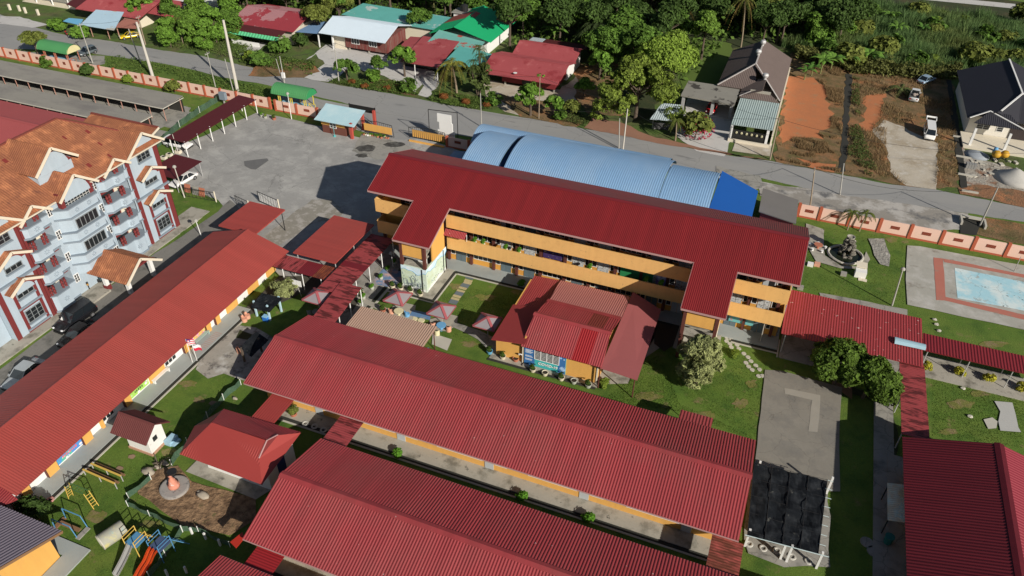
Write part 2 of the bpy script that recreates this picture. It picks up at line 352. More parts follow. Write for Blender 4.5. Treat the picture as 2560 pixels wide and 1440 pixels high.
sheet('grass_island', [(428,478),(470,485),(541,500),(541,530),(470,560),(455,590),(440,560)], 9, GRASS, 0.1)
# mown strips beside sheds
sheet('shed_apron', [(380,330),(470,290),(478,270),(440,262),(360,300)], 6, CONCD, 0.2)
# classroom walkways and garden paving (raised)
def kerbed(name, x0, x1, y0, y1, z1, m): return S(name, MB().box(x0,x1,y0,y1,-0.1,z1), m)
kerbed('classroom_walkway', -54.6,-51.9,20,52.3,0.15, CONCB)
kerbed('classroom_walkway', -41.3,3.6,39.75,42.2,0.15, CONC)
kerbed('classroom_walkway', -30.7,12,25.3,28.0,0.15, CONC)
kerbed('school_block_apron', -44.2,5.4,68.2,78.6,0.14, CONCB)
kerbed('tower_apron', -38.6,-33.4,61.9,68.2,0.14, CONC)
kerbed('tower_apron', -5.3,-0.6,64.2,68.2,0.14, CONC)
def drain(x0,x1,y0,y1,w=0.28):
    """open drain round a rectangle: dark channel and outer kerb"""
def strip(name, a, b, w, lvl, m, raise_=0):
    a = V(a); b = V(b); d = (b-a).normalized(); n = V((-d.y, d.x, 0))*w/2
    if raise_: return S(name, MB().prism([a-n,b-n,b+n,a+n], -0.05, raise_), m)
    P_ = [a-n,b-n,b+n,a+n]; SH[0] += 0.0003; return S(name, MB().poly([(p.x,p.y,lvl*0.008+SH[0]) for p in P_]), m)
for a, b in (((-51.72,20,0),(-51.72,52,0)), ((-41.3,39.55,0),(3.6,39.55,0)), ((-30.7,25.1,0),(12,25.1,0)), ((-33.2,61.7,0),(-33.2,68.0,0)), ((-38.8,61.7,0),(-33.2,61.7,0)), ((-38.8,61.7,0),(-38.8,68,0)), ((-33.2,68.0,0),(-6.1,68.0,0)), ((0.5,67.9,0),(5.6,67.9,0)), ((-23.4,54.9,0),(-11.4,54.9,0))):
    strip('drain', a, b, 0.36, 10, DRAIN)
for a, b in (((-51.45,20,0),(-51.45,52,0)), ((-41.3,39.28,0),(3.6,39.28,0)), ((-30.7,24.83,0),(12,24.83,0)), ((-32.93,61.4,0),(-32.93,67.7,0)), ((-39.1,61.42,0),(-33.05,61.42,0)), ((-32.8,67.72,0),(-6.4,67.72,0)), ((0.5,67.62,0),(5.6,67.62,0))):
    strip('drain_kerb', a, b, 0.17, 10, KERB, 0.07)
kerbed('school_block_step', 5.45,5.6,67,70,0.1,KERB)
# canteen apron
kerbed('canteen_apron', -23.3,-11.3,55.15,57,0.10, CONC)
sheet('canteen_side_slab', [(1495,950),(1505,915),(1560,930),(1650,870),(1700,800),(1640,770),(1570,960),(1500,962)], 8, CONC, 0.08)
sheet('soil_strip', [(1645,790),(1700,800),(1705,850),(1660,880),(1635,860)], 9, mat('wet_soil',(0.05,0.04,0.03),0.9,0.3,0.6), 0.2)
# middle garden
S('covered_walk_slab', MB().box(-51.2,-42.6,61.0,63.2,-0.1,0.06).box(-42.6,-39.9,46,70,-0.1,0.06), CONCD)
strip('drain', (-39.6,52,0), (-39.6,70,0), 0.35, 10, DRAIN); strip('drain_kerb', (-39.2,52,0), (-39.2,70,0), 0.3, 10, KERB, 0.06)
sheet('garden_dark_paving', [(700,690),(770,690),(860,715),(900,740),(880,780),(800,745),(750,735),(735,745),(600,800),(610,775)], 9, mat('mossy_paving',(0.07,0.065,0.05),0.95,0.35,0.5,spots=((0.2,0.19,0.16),0.25,0.5,0.1),fine=(5,0.2)), 0.2)
sheet('worn_concrete_court', [(500,900),(545,845),(600,815),(640,820),(690,850),(640,960),(600,950),(560,935),(520,948),(490,925)], 9, mat('worn_court',(0.33,0.31,0.27),0.95,0.22,0.5,spots=[((0.12,0.11,0.10),0.32,0.8,0.12),((0.42,0.41,0.38),0.3,0.5,0.1)],fine=(6,0.2)), 0.3)
sheet('flower_bed', [(600,826),(632,838),(622,852),(590,846)], 11, FLOOR)
sheet('painted_map_floor', [(936,700),(962,668),(1003,680),(1010,700),(985,722),(940,712)], 10, mat('painted_floor_blue',(0.13,0.22,0.36),0.9,0.2,0.8,spots=((0.55,0.36,0.32),0.42,0.9,0.15),fine=(5,0.1)), 0.1)
for pts in ([(893,740),(905,745),(1010,790),(1000,800),(960,785),(893,752)], [(1010,758),(1040,765),(1032,800),(1018,800),(960,788),(985,765)]):
    sheet('garden_path', pts, 10, CONC, 0.12)
sheet('blue_painted_path', [(1032,776),(1078,786),(1075,802),(1024,790)], 11, mat('worn_blue_paint',(0.10,0.20,0.36),0.9,0.2,1,spots=((0.3,0.29,0.25),0.3,1,0.1)), 0.05)
sheet('garden_path', [(1075,800),(1120,786),(1145,792),(1142,815),(1118,830),(1080,826),(1072,815)], 10, CONC, 0.12)
sheet('garden_path', [(1135,805),(1200,828),(1245,850),(1240,885),(1220,875),(1195,850),(1130,818)], 10, CONCD, 0.1)
sheet('tiled_hard_floor', [(1082,835),(1130,850),(1118,878),(1080,862)], 10, KERB)
# painted court
sheet('painted_court_slab', [(2268,615),(2300,617),(2420,640),(2700,690),(2800,860),(2560,826),(2268,763),(2264,700)], 10, mat('court_concrete',(0.36,0.35,0.31),0.9,0.1,0.4,spots=[((0.22,0.20,0.17),0.22,0.5,0.12),((0.46,0.45,0.42),0.3,0.4,0.2)],fine=(5,0.12)), 0.06, 3)
CX0, CY0 = g(2335,646)[:2]
PR = mat('red_court_paint',(0.42,0.15,0.11),0.9,0.12,0.5,spots=((0.33,0.17,0.13),0.25,1,0.1))
sheet('red_court_band', [(2333,645),(2357,648),(2364,753),(2340,752)], 12, PR, 0.04); sheet('red_court_band', [(2357,648),(2700,715),(2700,723),(2360,657)], 12, PR, 0.04)
sheet('red_court_band', [(2364,744),(2700,820),(2700,835),(2362,753)], 12, PR, 0.04)
sheet('light_blue_court', [(2386,671),(2700,735),(2700,805),(2393,747)], 12, mat('light_blue_court_paint',(0.36,0.60,0.68),0.9,0.08,0.5,spots=[((0.60,0.70,0.70),0.45,0.35,0.15),((0.34,0.38,0.37),0.2,0.5,0.06),((0.08,0.09,0.09),0.14,1.3,0.03)],fine=(6,0.1),cracks=(.3,.012,.3)), 0.04)
# lower right slab
sheet('assembly_slab', [(1912,926),(1952,928),(2105,970),(2098,1075),(2100,1230),(1880,1230),(1893,1110)], 10, mat('assembly_concrete',(0.22,0.205,0.175),0.92,0.2,0.35,spots=[((0.31,0.29,0.25),0.25,0.3,0.15),((0.13,0.125,0.115),0.3,0.3,0.2)],fine=(5,0.14),cracks=(.3,.010,.3)), 0.06, 2)
sheet('assembly_slab_patch', [(1960,972),(1978,975),(2050,990),(2050,1005),(2043,1082),(2020,1080),(2030,1002),(1962,986)], 12, mat('slab_patch_pale',(0.30,0.28,0.24),0.92,0.12,1), 0.06)
sheet('bare_soil', [(2080,955),(2130,965),(2130,1000),(2108,985)], 8, mat('bare_soil_red',(0.20,0.12,0.07),0.95,0.2,1), 0.4)
kerbed('corridor_slab', 19.6,36,69.7,73.4,0.1, CONC)
kerbed('corridor_slab', 5.7,19.5,67.0,75,0.08, CONCD); kerbed('corridor_slab', 15.4,17.2,36,67,0.08, CONCD)
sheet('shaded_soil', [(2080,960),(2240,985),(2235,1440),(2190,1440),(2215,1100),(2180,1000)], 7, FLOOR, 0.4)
sheet('field_concrete', [(2485,1004),(2530,1008),(2545,1070),(2552,1082),(2500,1078),(2495,1055),(2500,1030)], 10, mat('pale_slab',(0.42,0.42,0.40),0.9,0.1,1), 0.1)
sheet('field_concrete', [(2458,1050),(2480,1045),(2493,1055),(2490,1072),(2470,1074)], 10, KERB, 0.08)
sheet('old_drain_slab', [(2048,733),(2130,748),(2268,775),(2268,792),(2200,778),(2052,748)], 9, CONCD, 0.12)
# kindergarten garden
sheet('digging_plot', [(345,1215),(395,1175),(445,1165),(480,1205),(640,1245),(640,1300),(575,1340),(470,1325),(400,1275),(345,1235)], 8, mat('turned_soil',(0.27,0.17,0.095),0.95,0.3,0.8,bump=2.5,bscale=2.5,spots=[((0.11,0.065,0.035),0.4,1.2,0.2),((0.05,0.08,0.015),0.15,0.7,0.1)],fine=(4,0.35)), 0.2)
sheet('concrete_veranda', [(465,1180),(495,1150),(680,1225),(640,1250)], 9, CONC)
for px_, py_, a in ((300,1172,10),(330,1143,10),(535,1010,12),(165,1190,0)):
    if a: sheet('worn_patch', [(px_+a*math.cos(k*math.pi/5)*random.uniform(.8,1.2), py_+a*0.55*math.sin(k*math.pi/5)*random.uniform(.8,1.2)) for k in range(10)], 10, mat('worn_earth',(0.25,0.17,0.11),0.95,0.2,1), 0.1)
DRYG = mat('dry_lawn_patch', (0.150,0.155,0.035), 0.95, 0.3, 0.8, bump=.6, bscale=9, spots=((0.21,0.16,0.08),0.4,0.9,0.15), fine=(6,.5))
for px_, py_, a, b in ((1140,715,18,9),(1215,745,26,10),(1175,860,24,9),(1290,730,12,8),(1620,990,34,12),(1760,1040,40,14),(1850,1010,22,14),(2060,790,30,9),(2140,770,24,8),(2400,1010,34,14),(2450,985,24,10),(2370,1080,26,10),(2230,600,20,7),(240,1290,30,16),(420,1130,26,10),(380,1310,30,12),(470,960,26,10),(500,1000,18,9),(2480,860,40,10),(1880,960,14,12)):
    sheet('dry_grass_patch', [(px_+a*math.cos(k*math.pi/8)*random.uniform(.55,1.25), py_+b*math.sin(k*math.pi/8)*random.uniform(.55,1.25)) for k in range(16)], 1, DRYG, 0.25, .5)
# village lots
sheet('house_forecourt', [(765,150),(815,112),(990,130),(1010,160),(1075,170),(1040,235),(1010,215),(960,190),(880,170),(850,190),(822,205),(780,200),(735,190),(790,175),(812,160),(790,135)], 5, PAVE, 0.4)
sheet('house_forecourt', [(1010,165),(1080,175),(1100,205),(1070,245),(1045,238),(1060,215)], 5, PAVE, 0.3)
sheet('house_forecourt', [(1205,195),(1270,210),(1400,225),(1440,190),(1500,160),(1470,240),(1420,262),(1310,250),(1300,290),(1262,280),(1215,240)], 5, SAND, 0.4)
sheet('house_forecourt', [(1720,245),(1840,260),(1830,350),(1810,392),(1740,378),(1690,340)], 5, PAVE, 0.25)
sheet('porch_floor', [(1840,345),(1930,360),(1925,392),(1830,378)], 6, SAND, 0.1)
sheet('path_to_house', [(590,130),(650,105),(668,110),(610,150)], 5, PAVE, 0.2)
sheet('dirt_roadside', [(1460,320),(1480,290),(1560,310),(1640,345),(1750,370),(1840,388),(1925,402),(1700,368),(1600,350),(1500,330)], 5, mat('reddish_roadside',(0.27,0.14,0.09),0.95,0.2,0.5,fine=(5,0.2)), 0.4)
sheet('clipped_lawn', [(1740,95),(1830,110),(1800,220),(1720,240),(1700,250),(1705,150)], 5, mat('lawn_bright',(0.085,0.135,0.02),0.95,0.15,0.3,fine=(6,0.25)), 0.4)
sheet('dry_scrub_ground', [(1935,395),(1970,180),(1980,130),(2090,150),(2130,180),(2300,195),(2380,200),(2390,330),(2400,470),(2300,470),(2229,460),(2097,434),(1940,405)], 5, DRY, 0.5)
sheet('orange_earth_plot', [(1968,190),(2035,195),(2060,215),(2080,290),(2075,320),(2045,335),(2060,350),(1990,345),(1955,360),(1952,330)], 6, ORNG, 0.6, 1.2)
sheet('orange_earth_plot', [(1990,395),(2090,412),(2085,432),(2020,418)], 6, ORNG, 0.5)
sheet('orange_earth_plot', [(2165,240),(2215,235),(2200,300),(2180,340),(2150,320)], 6, ORNG, 0.6)
sheet('gravel_drive', [(2210,300),(2235,310),(2300,340),(2345,360),(2340,475),(2265,465),(2225,430),(2215,370),(2180,330)], 7, SAND, 0.4)
sheet('building_site_ground', [(2400,340),(2410,390),(2560,430),(2640,480),(2640,540),(2500,500),(2420,480),(2400,420)], 6, mat('building_rubble',(0.36,0.33,0.28),0.95,0.3,0.6,bump=2,bscale=3,spots=[((0.14,0.12,0.09),0.35,0.6,0.15),((0.28,0.12,0.06),0.25,0.3,0.2)],fine=(4,0.3)), 0.4)
sheet('dirt_verge', [(2395,470),(2440,462),(2560,480),(2640,495),(2640,545),(2560,520),(2480,500),(2400,486)], 7, mat('rusty_soil',(0.26,0.13,0.065),.95,.3,.5,bump=1.5,bscale=4,spots=[((0.12,0.09,0.05),.4,.5,.15),((0.42,0.17,0.07),.25,.35,.15)],fine=(4,.35)), 0.4)
sheet('dirt_verge', [(2405,540),(2480,548),(2560,562),(2680,590),(2680,640),(2560,612),(2460,592),(2400,575)], 6, DRY, 0.4)
sheet('gravel_verge', [(1790,415),(1900,440),(1905,470),(1880,478),(1800,440)], 6, CONCD, .3)
sheet('leaf_litter_ground', [(620,190),(640,160),(700,150),(780,160),(800,180),(760,195)], 5, DRY, 0.5)
sheet('leaf_litter_ground', [(900,190),(1010,205),(1040,240),(950,225)], 5, DRY, 0.5)
sheet('leaf_litter_ground', [(1230,235),(1420,260),(1460,300),(1440,318),(1300,292)], 5, DRY, 0.5)
sheet('leaf_litter_ground', [(1440,160),(1560,150),(1560,290),(1480,290),(1440,250)], 5, DRY, 0.5)
sheet('open_drain', [(2114,185),(2130,188),(2114,430),(2098,432)], 9, DRAIN, 0.25)
sheet('open_drain', [(2366,200),(2378,202),(2402,345),(2418,470),(2402,472),(2384,345)], 9, DRAIN, 0.1)
sheet('drain_floor', [(2400,560),(2412,540),(2450,560),(2440,590),(2400,585)], 9, DRAIN, 0.1)
# ================================================================== school buildings
X_ = V((1,0,0)); Y_ = V((0,1,0)); Z_ = V((0,0,1))
def gable(root, x0, x1, y0, y1, ze, zr, m, axis='x', pitch=0.25, amp=0.038, t=0.08, ridge=None, name='roof', cap=0.35, prof=(0,0,1,1), m2=None, mc=None):
    """gable roof over a rectangle; ridge along axis"""
    if axis == 'x':
        ym = (y0+y1)/2 if ridge is None else ridge
        A = [(x0,y0,ze),(x1,y0,ze),(x1,ym,zr),(x0,ym,zr)]; B = [(x0,ym,zr),(x1,ym,zr),(x1,y1,ze),(x0,y1,ze)]
        ea = V((0,ym-y0,zr-ze)); eb = V((0,y1-ym,ze-zr)); ca = (V((x0-.05,ym,zr)), V((x1+.05,ym,zr)))
    else:
        xm = (x0+x1)/2 if ridge is None else ridge
        A = [(x0,y0,ze),(xm,y0,zr),(xm,y1,zr),(x0,y1,ze)]; B = [(xm,y0,zr),(x1,y0,ze),(x1,y1,ze),(xm,y1,zr)]
        ea = V((xm-x0,0,zr-ze)); eb = V((x1-xm,0,ze-zr)); ca = (V((xm,y0-.05,zr)), V((xm,y1+.05,zr)))
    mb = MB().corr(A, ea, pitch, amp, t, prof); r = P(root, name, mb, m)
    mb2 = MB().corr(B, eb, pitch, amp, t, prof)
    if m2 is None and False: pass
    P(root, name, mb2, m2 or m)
    # ridge cap: shallow inverted V
    p, q = ca; d = (q-p).normalized(); s = Z_.cross(d)
    dz = (zr-ze)/max(abs((y1-y0)/2) if axis == 'x' else abs((x1-x0)/2), .1)
    cm = MB(); h = amp+0.03
    vs = []
    for e in (p, q):
        for k, zz in ((-cap, -dz*cap+h),(0,h+0.01),(cap,-dz*cap+h)): vs.append(e+s*k+Z_*zz)
    cm.add(vs, [(0,1,4,3),(1,2,5,4)]); cm.add([v-Z_*0.03 for v in vs], [(3,4,1,0),(4,5,2,1)])
    P(root, 'ridge_cap', cm, mc or m)
    return r
def gend(x, y0, y1, z0, ze, zr, t=0.12, ym=None):
    ym = (y0+y1)/2 if ym is None else ym
    A = [(x,y0,z0),(x,y1,z0),(x,y1,ze),(x,ym,zr),(x,y0,ze)]; B = [(x+t,a,b) for _,a,b in A]; n = 5
    return MB().add(A+B, [(0,1,2,3,4),(9,8,7,6,5)]+[((i+1)%n,i,i+n,(i+1)%n+n) for i in range(n)])
def window(root, x0, x1, y, z0, z1, n=3, out=-1, axis='x', fm=WHITE, gm=GLASS, name='window', bars=0):
    """framed window proud of a wall plane; out = -1 faces -y (or -x)"""
    fr = MB(); gl = MB(); w = 0.07; d0, d1 = sorted((y, y+out*0.07)); e0, e1 = sorted((y, y+out*0.035))
    def bx(mb, a0, a1, zz0, zz1, q0, q1):
        mb.box(a0,a1,q0,q1,zz0,zz1) if axis == 'x' else mb.box(q0,q1,a0,a1,zz0,zz1)
    bx(gl, x0+w, x1-w, z0+w, z1-w, e0, e1)
    bx(fr, x0, x1, z0, z0+w, d0, d1); bx(fr, x0, x1, z1-w, z1, d0, d1)
    for i in range(n+1):
        c = x0+(x1-x0-w)*i/n; bx(fr, c, c+w, z0+w, z1-w, d0, d1)
    for i in range(bars):
        c = z0+w+(z1-z0-2*w)*(i+1)/(bars+1); f0, f1 = sorted((y+out*0.036, y+out*0.06))
        for k in range(n):
            a = x0+(x1-x0-w)*k/n+w+.002; b = x0+(x1-x0-w)*(k+1)/n-.002; bx(fr, a, b, c-.015, c+.015, f0, f1)
    f = P(root, name, fr, fm); g_ = bpy.data.objects.new('pane', mesh('pane', gl, gm)); C.objects.link(g_); g_.parent = f
    return f
def boxes(*L):
    mb = MB()
    for b in L: mb.box(*b)
    return mb
# ---- three storey block
sb = T('school_block', 'three storey yellow school block with deep red roof and two stair towers', 'school building', (-19,68,0))
sl_ = 0.3675; ze, zr = 9.25, 11.4
rf = MB()
rf.corr([(-44.4,67.8,ze),(5.7,67.8,ze),(5.7,73.65,zr),(-44.4,73.65,zr)], (0,5.85,2.15), 0.2, 0.022, 0.1)
for x0, x1 in ((-38.2,-33.55),(-5.05,-0.55)):
    rf.corr([(x0,62.2,7.19),(x1,62.2,7.19),(x1,67.8,ze),(x0,67.8,ze)], (0,5.85,2.15), 0.2, 0.022, 0.1)
P(sb, 'roof', rf, REDD)
P(sb, 'roof', MB().corr([(-44.4,73.65,zr),(5.7,73.65,zr),(5.7,79.5,ze),(-44.4,79.5,ze)], (0,-5.85,2.15), 0.2, 0.022, 0.1), mat('roof_red_weathered', (0.20,0.035,0.035), 0.6, 0.08, 0.3, spots=((0.15,0.05,0.045),0.35,0.25,0.3)))
cm = MB(); vs = []
for x in (-44.45, 5.75): vs += [(x,73.3,zr-.13+.06),(x,73.65,zr+.07),(x,74.0,zr-.13+.06)]
P(sb, 'ridge_cap', cm.add(vs, [(0,3,4,1),(1,4,5,2)]), REDC)
FAS = mat('fascia_dusty_pink', (0.40,0.24,0.23), 0.8, 0.06, 1)
fa = MB()
for x0, x1, y, z in ((-44.4,-38.2,67.74,ze),(-33.5,-5.1,67.74,ze),(-.5,5.7,67.74,ze),(-38.2,-33.55,62.13,7.19),(-5.05,-.55,62.13,7.19)): fa.box(x0,x1,y,y+.05,z-.22,z-.01)
for x in (-38.25,-33.53,-5.1,-.53):
    fa.add([(x,62.2,7.0),(x+.04,62.2,7.0),(x+.04,67.8,9.06),(x,67.8,9.06),(x,62.2,7.2),(x+.04,62.2,7.2),(x+.04,67.8,9.26),(x,67.8,9.26)], [(0,3,2,1),(4,5,6,7),(0,1,5,4),(1,2,6,5),(2,3,7,6),(3,0,4,7)])
for x in (-44.44, 5.7):
    for y0, z0, y1, z1 in ((67.8,9.25,73.65,11.4),(73.65,11.4,79.5,9.25)):
        fa.add([(x,y0,z0-.2),(x+.04,y0,z0-.2),(x+.04,y1,z1-.2),(x,y1,z1-.2),(x,y0,z0+.02),(x+.04,y0,z0+.02),(x+.04,y1,z1+.02),(x,y1,z1+.02)], [(0,3,2,1),(4,5,6,7),(0,1,5,4),(1,2,6,5),(2,3,7,6),(3,0,4,7)])
P(sb, 'fascia', fa, FAS)
YELD = mat('wall_yellow_deep', (0.62,0.31,0.06), 0.85, 0.05, 0.4)
wl = boxes((-43.9,5.0,70.35,78.8,0.1,9.2)); gg = gend(-43.9,70.4,78.8,9.2,9.25,10.4); wl.add(gg.v, gg.f); gg = gend(4.88,70.4,78.8,9.2,9.25,10.4); wl.add(gg.v, gg.f)
P(sb, 'wall', wl, YELD)
P(sb, 'floor_slab', boxes((-43.95,5.05,68.65,70.33,2.93,3.08),(-43.95,5.05,68.65,70.33,5.98,6.13)), CONC)
for z0, z1 in ((2.95,4.72),(6.02,7.78)):
    for x0, x1 in ((-44.0,-37.9),(-34.4,-4.8),(-0.9,5.1)):
        P(sb, 'parapet', boxes((x0,x1,68.48,68.62,z0,z1)), YELP)
    P(sb, 'parapet', boxes((5.0,5.12,68.63,70.34,z0,z1)), YELP)
    P(sb, 'parapet', boxes((-44.02,-43.9,68.63,70.34,z0,z1)), YELP)
for i in range(-3, 14):
    x = -35.0+i*3.03
    P(sb, 'column', boxes((x-.16,x+.16,70.02,70.33,0.1,2.9),(x-.16,x+.16,70.02,70.33,3.1,5.95),(x-.16,x+.16,70.02,70.33,6.15,9.1)), BROWN)
def door(root, x0, x1, y, z0, z1, m, out=-1, leafs=2):
    mb = MB(); w = (x1-x0)/leafs; a, b = sorted((y, y+out*.05))
    for i in range(leafs): mb.box(x0+i*w+.02, x0+(i+1)*w-.02, a, b, z0, z1)
    return P(root, 'door', mb, m)
rr = random.Random(3)
GRL = mat('white_grille_door', (0.50,0.52,0.52), .6, .05, 1, spots=((0.20,0.22,0.23),.4,6,.05))
WF = mat('window_frame_white', (0.68,0.67,0.63), .7, .05, 1)
for fl, z in enumerate((0.14, 3.08, 6.13)):
    for k in range(-3, 13):
        xa = -35.0+k*3.03+.2; xb = xa+2.63; ym = 70.35
        if xb > 4.95 or xa < -43.8: continue
        if k % 3 == 1: window(sb, xa+.05, xb-.05, ym, z+.82, z+2.25, 4, fm=WF); continue
        window(sb, xa, xa+.62, ym, z+.82, z+2.25, 1, fm=WF); window(sb, xb-.5, xb, ym, z+.82, z+2.25, 1, fm=WF)
        dm = (GREYD, GRL, LGREY)[fl] if rr.random() < .75 else (LGREY, GRL, GREYD)[fl]
        door(sb, xa+.68, xb-.58, ym, z+.02, z+2.3, dm)
        if fl == 2 and rr.random() < .4: P(sb, 'open_doorway', boxes((xa+1.3,xa+1.9,ym-.07,ym-.055,z+.02,z+2.2)), BLACK)
P(sb, 'noticeboard', boxes((-13.2,-9.4,70.16,70.24,3.5,5.2)), mat('green_board', (0.02,0.20,0.07), 0.6, 0.05, 1))
P(sb, 'noticeboard', boxes((-22.6,-20.2,70.16,70.24,3.7,4.9)), mat('purple_banner', (0.05,0.03,0.12), 0.6, 0.1, 1, spots=((0.35,0.3,0.2),0.2,3,0.05)))
P(sb, 'poster', boxes((-9.0,-7.9,70.16,70.24,3.6,4.9)), mat('violet_poster', (0.25,0.18,0.5), 0.6, 0.1, 1, spots=((0.6,0.6,0.7),0.4,2,0.1)))
P(sb, 'noticeboard', boxes((-0.3,2.4,70.16,70.24,.9,2.0)), mat('teal_board', (0.15,0.42,0.42), 0.6, 0.1, 1, spots=((0.6,0.1,0.12),0.25,1.5,0.05)))
P(sb, 'awning', MB().corr([(-34.75,67.7,5.35),(-31.7,67.7,5.35),(-31.7,68.45,5.85),(-34.75,68.45,5.85)], (0,1,.6), 0.2, 0.03, 0.04), RED)
aw = MB(); [aw.box(-34.7+i*1.0,-34.66+i*1.0,68.3,68.36,4.75,5.7) for i in range(4)]
P(sb, 'awning_post', aw, WHITE)
# ceiling soffit strip behind towers, stairs
MUR = mat('mural_ground', (0.50,0.60,0.44), 0.9, 0.08, 0.8, spots=[((0.62,0.72,0.66),0.4,0.5,0.3),((0.45,0.50,0.30),0.2,1.1,0.2)], fine=(5,0.1))
MSKY = mat('mural_sky_blue', (0.52,0.70,0.80), 0.9, 0.06, 1.2, spots=((0.75,0.80,0.82),0.4,0.9,0.2))
MINK = mat('mural_ink', (0.12,0.15,0.18), 0.9, 0.3, 2, spots=((0.4,0.45,0.45),0.4,3,0.1))
MWH = mat('mural_white', (0.75,0.76,0.74), 0.9, 0.05, 2, spots=((0.35,0.4,0.45),0.25,3,0.1))
for ti, (x0, x1) in enumerate(((-37.75,-34.45),(-4.75,-1.1))):
    tp = MB()
    for x in (x0, x1-.35): tp.box(x, x+.35, 62.75, 63.1, 3.45 if ti == 0 else 0.1, 7.2); tp.box(x, x+.35, 67.9, 68.25, 0.1, 9.0)
    P(sb, 'stair_tower_column', tp, BROWN)
    P(sb, 'stair_tower_panel', boxes((x0+.36,x1-.36,62.82,62.95,4.83,6.6)), YEL)
    if ti == 0:
        P(sb, 'mural_wall', boxes((x0,x1,62.78,62.95,.1,3.45),(x1-.17,x1,62.95,68.2,.1,3.45)), MUR)
        # sky bands with wavy lower edge, ink figures
        for axis in (0, 1):
            L_ = 3.3 if axis == 0 else 5.4; top = []; bot = []
            for i in range(23):
                s = L_*i/22; top.append((s,3.42)); bot.append((s, 2.75+.22*math.sin(s*2.1+axis)+.1*math.sin(s*5)))
            pl = bot+top[::-1]
            vv = [((x0+s, 62.765, z) if axis == 0 else (x1+.015, 62.8+s, z)) for s, z in pl]
            P(sb, 'mural_sky', MB().poly(vv), MSKY)
            li = [((x0+s, 62.76, z) if axis == 0 else (x1+.02, 62.8+s, z)) for s, z in bot]
            P(sb, 'mural_line', MB().path(li, .03, 4), mat('mural_blue_line',(0.14,0.36,0.55),0.9,0.1,1))
        def mk(pts): return [(x0+a, 62.755, b) for a, b in pts]
        mr = MB()
        for cx, cz, rx_, rz_ in ((.5,1.0,.3,.55),(1.55,1.35,.32,.85),(1.8,.75,.35,.5),(2.3,.9,.25,.45),(1.05,.7,.2,.3)):
            for s_ in (1.0, .55):
                mr.path([(x0+cx+rx_*s_*math.cos(a)*(1+.15*math.sin(3*a)), 62.757, cz+rz_*s_*math.sin(a)) for a in [k*math.pi/8 for k in range(17)]], .03, 4)
        for k in range(26):
            a = rr.uniform(.1,3.1); b = rr.uniform(.3,2.4); mr.tube((x0+a,62.757,b),(x0+a+rr.uniform(-.25,.25),62.757,b+rr.uniform(-.3,.3)),.022,.022,4)
        for k in range(16):
            a = rr.uniform(63,67.8); b = rr.uniform(.3,2.4); mr.tube((x1+.02,a,b),(x1+.02,a+rr.uniform(-.5,.5),b+rr.uniform(-.15,.3)),.02,.02,4)
        P(sb, 'mural_drawing', mr, MINK)['kind'] = 'stuff'
        mw = MB().poly([(x0+a,62.762,b) for a,b in [(0.1,.2),(3.2,.2),(3.1,.55),(2.5,.45),(2.0,.75),(1.5,.6),(1.1,.8),(.6,.5),(.1,.7)]])
        mw.poly([(x1+.012,62.9+a,b) for a,b in [(0,.2),(5,.2),(5,.55),(4,.4),(3,.8),(2,.5),(1,.6),(0,.35)]])
        P(sb, 'mural_foreground', mw, MWH)
        P(sb, 'drain_pipe', MB().tube((x1-.5,62.7,.1),(x1-.5,62.7,3.4),.05).tube((x1+.07,67.3,.1),(x1+.07,67.3,3.4),.05), BLACK)
        P(sb, 'painted_stair_landing', boxes((x0+.9,x1-.6,64.2,64.35,2.4,4.7)), MWH)
    else:
        P(sb, 'stair_tower_base', boxes((x0,x0+.17,62.95,68.2,.1,3.3),(x1-.17,x1,62.95,68.2,.1,3.3)), CREAM)
        P(sb, 'stair_tower_base', boxes((x0+.2,x1-.2,65.0,65.15,.1,4.4)), CONC)
    # side walls, upper part
    P(sb, 'stair_tower_side', MB().prism([(x1-.15,64.6),(x1,64.6),(x1,68.2),(x1-.15,68.2)],3.47,7.85).prism([(x0,64.6),(x0+.15,64.6),(x0+.15,68.2),(x0,68.2)],3.47,7.85), YEL)
    P(sb, 'stair', MB().slab([(x0+.4,64,1.6),(x1-.4,64,1.6),(x1-.4,68,3.1),(x0+.4,68,3.1)],.2).slab([(x0+.4,63.2,4.6),(x1-.4,63.2,4.6),(x1-.4,68,6.1),(x0+.4,68,6.1)],.2), CONC)
    P(sb, 'stair_landing', boxes((x0+.18,x1-.18,62.97,64.1,3.25,3.42),(x0+.18,x1-.18,62.97,64.1,4.5,4.6)), CONC)
for x, y in ((5.2,70.5),(-44.05,78.7)): P(sb, 'downpipe', MB().tube((x,y,.1),(x,y,9.0),.06), GREYT)
# ---- long classroom blocks with yellow walls
def classroom(label, x0, x1, y0, y1, ze, zr, wy0, wy1, m, cuts=()):
    t = T('classroom_block', label, 'school building', ((x0+x1)/2,(y0+y1)/2,0))
    gable(t, x0, x1, y0, y1, ze, zr, m)
    P(t, 'wall', boxes((x0+1.2,x1-1.0,wy0,wy1,0.0,ze-.05)), YEL)
    for x in (x0+1.2, x1-1.12):
        gg = gend(x, wy0, wy1, ze-.05, ze+.25, zr-.15, ym=(y0+y1)/2); P(t, 'gable_wall', gg, YEL)
    n = int((x1-x0)/9)
    for i in range(n):
        xa = x0+2+i*9
        window(t, xa, xa+4.6, wy0, .95, 2.2, 4); window(t, xa+5.8, xa+7, wy0, .95, 2.2, 2)
        door(t, xa+4.8, xa+5.7, wy0, .16, 2.2, LGREY, leafs=1); window(t, xa, xa+6.8, wy1, .95, 2.2, 6, out=1)
    P(t, 'fascia', boxes((x0,x1,y0-.04,y0,ze-.14,ze-.02),(x0,x1,y1,y1+.04,ze-.14,ze-.02)), FAS)
    return t
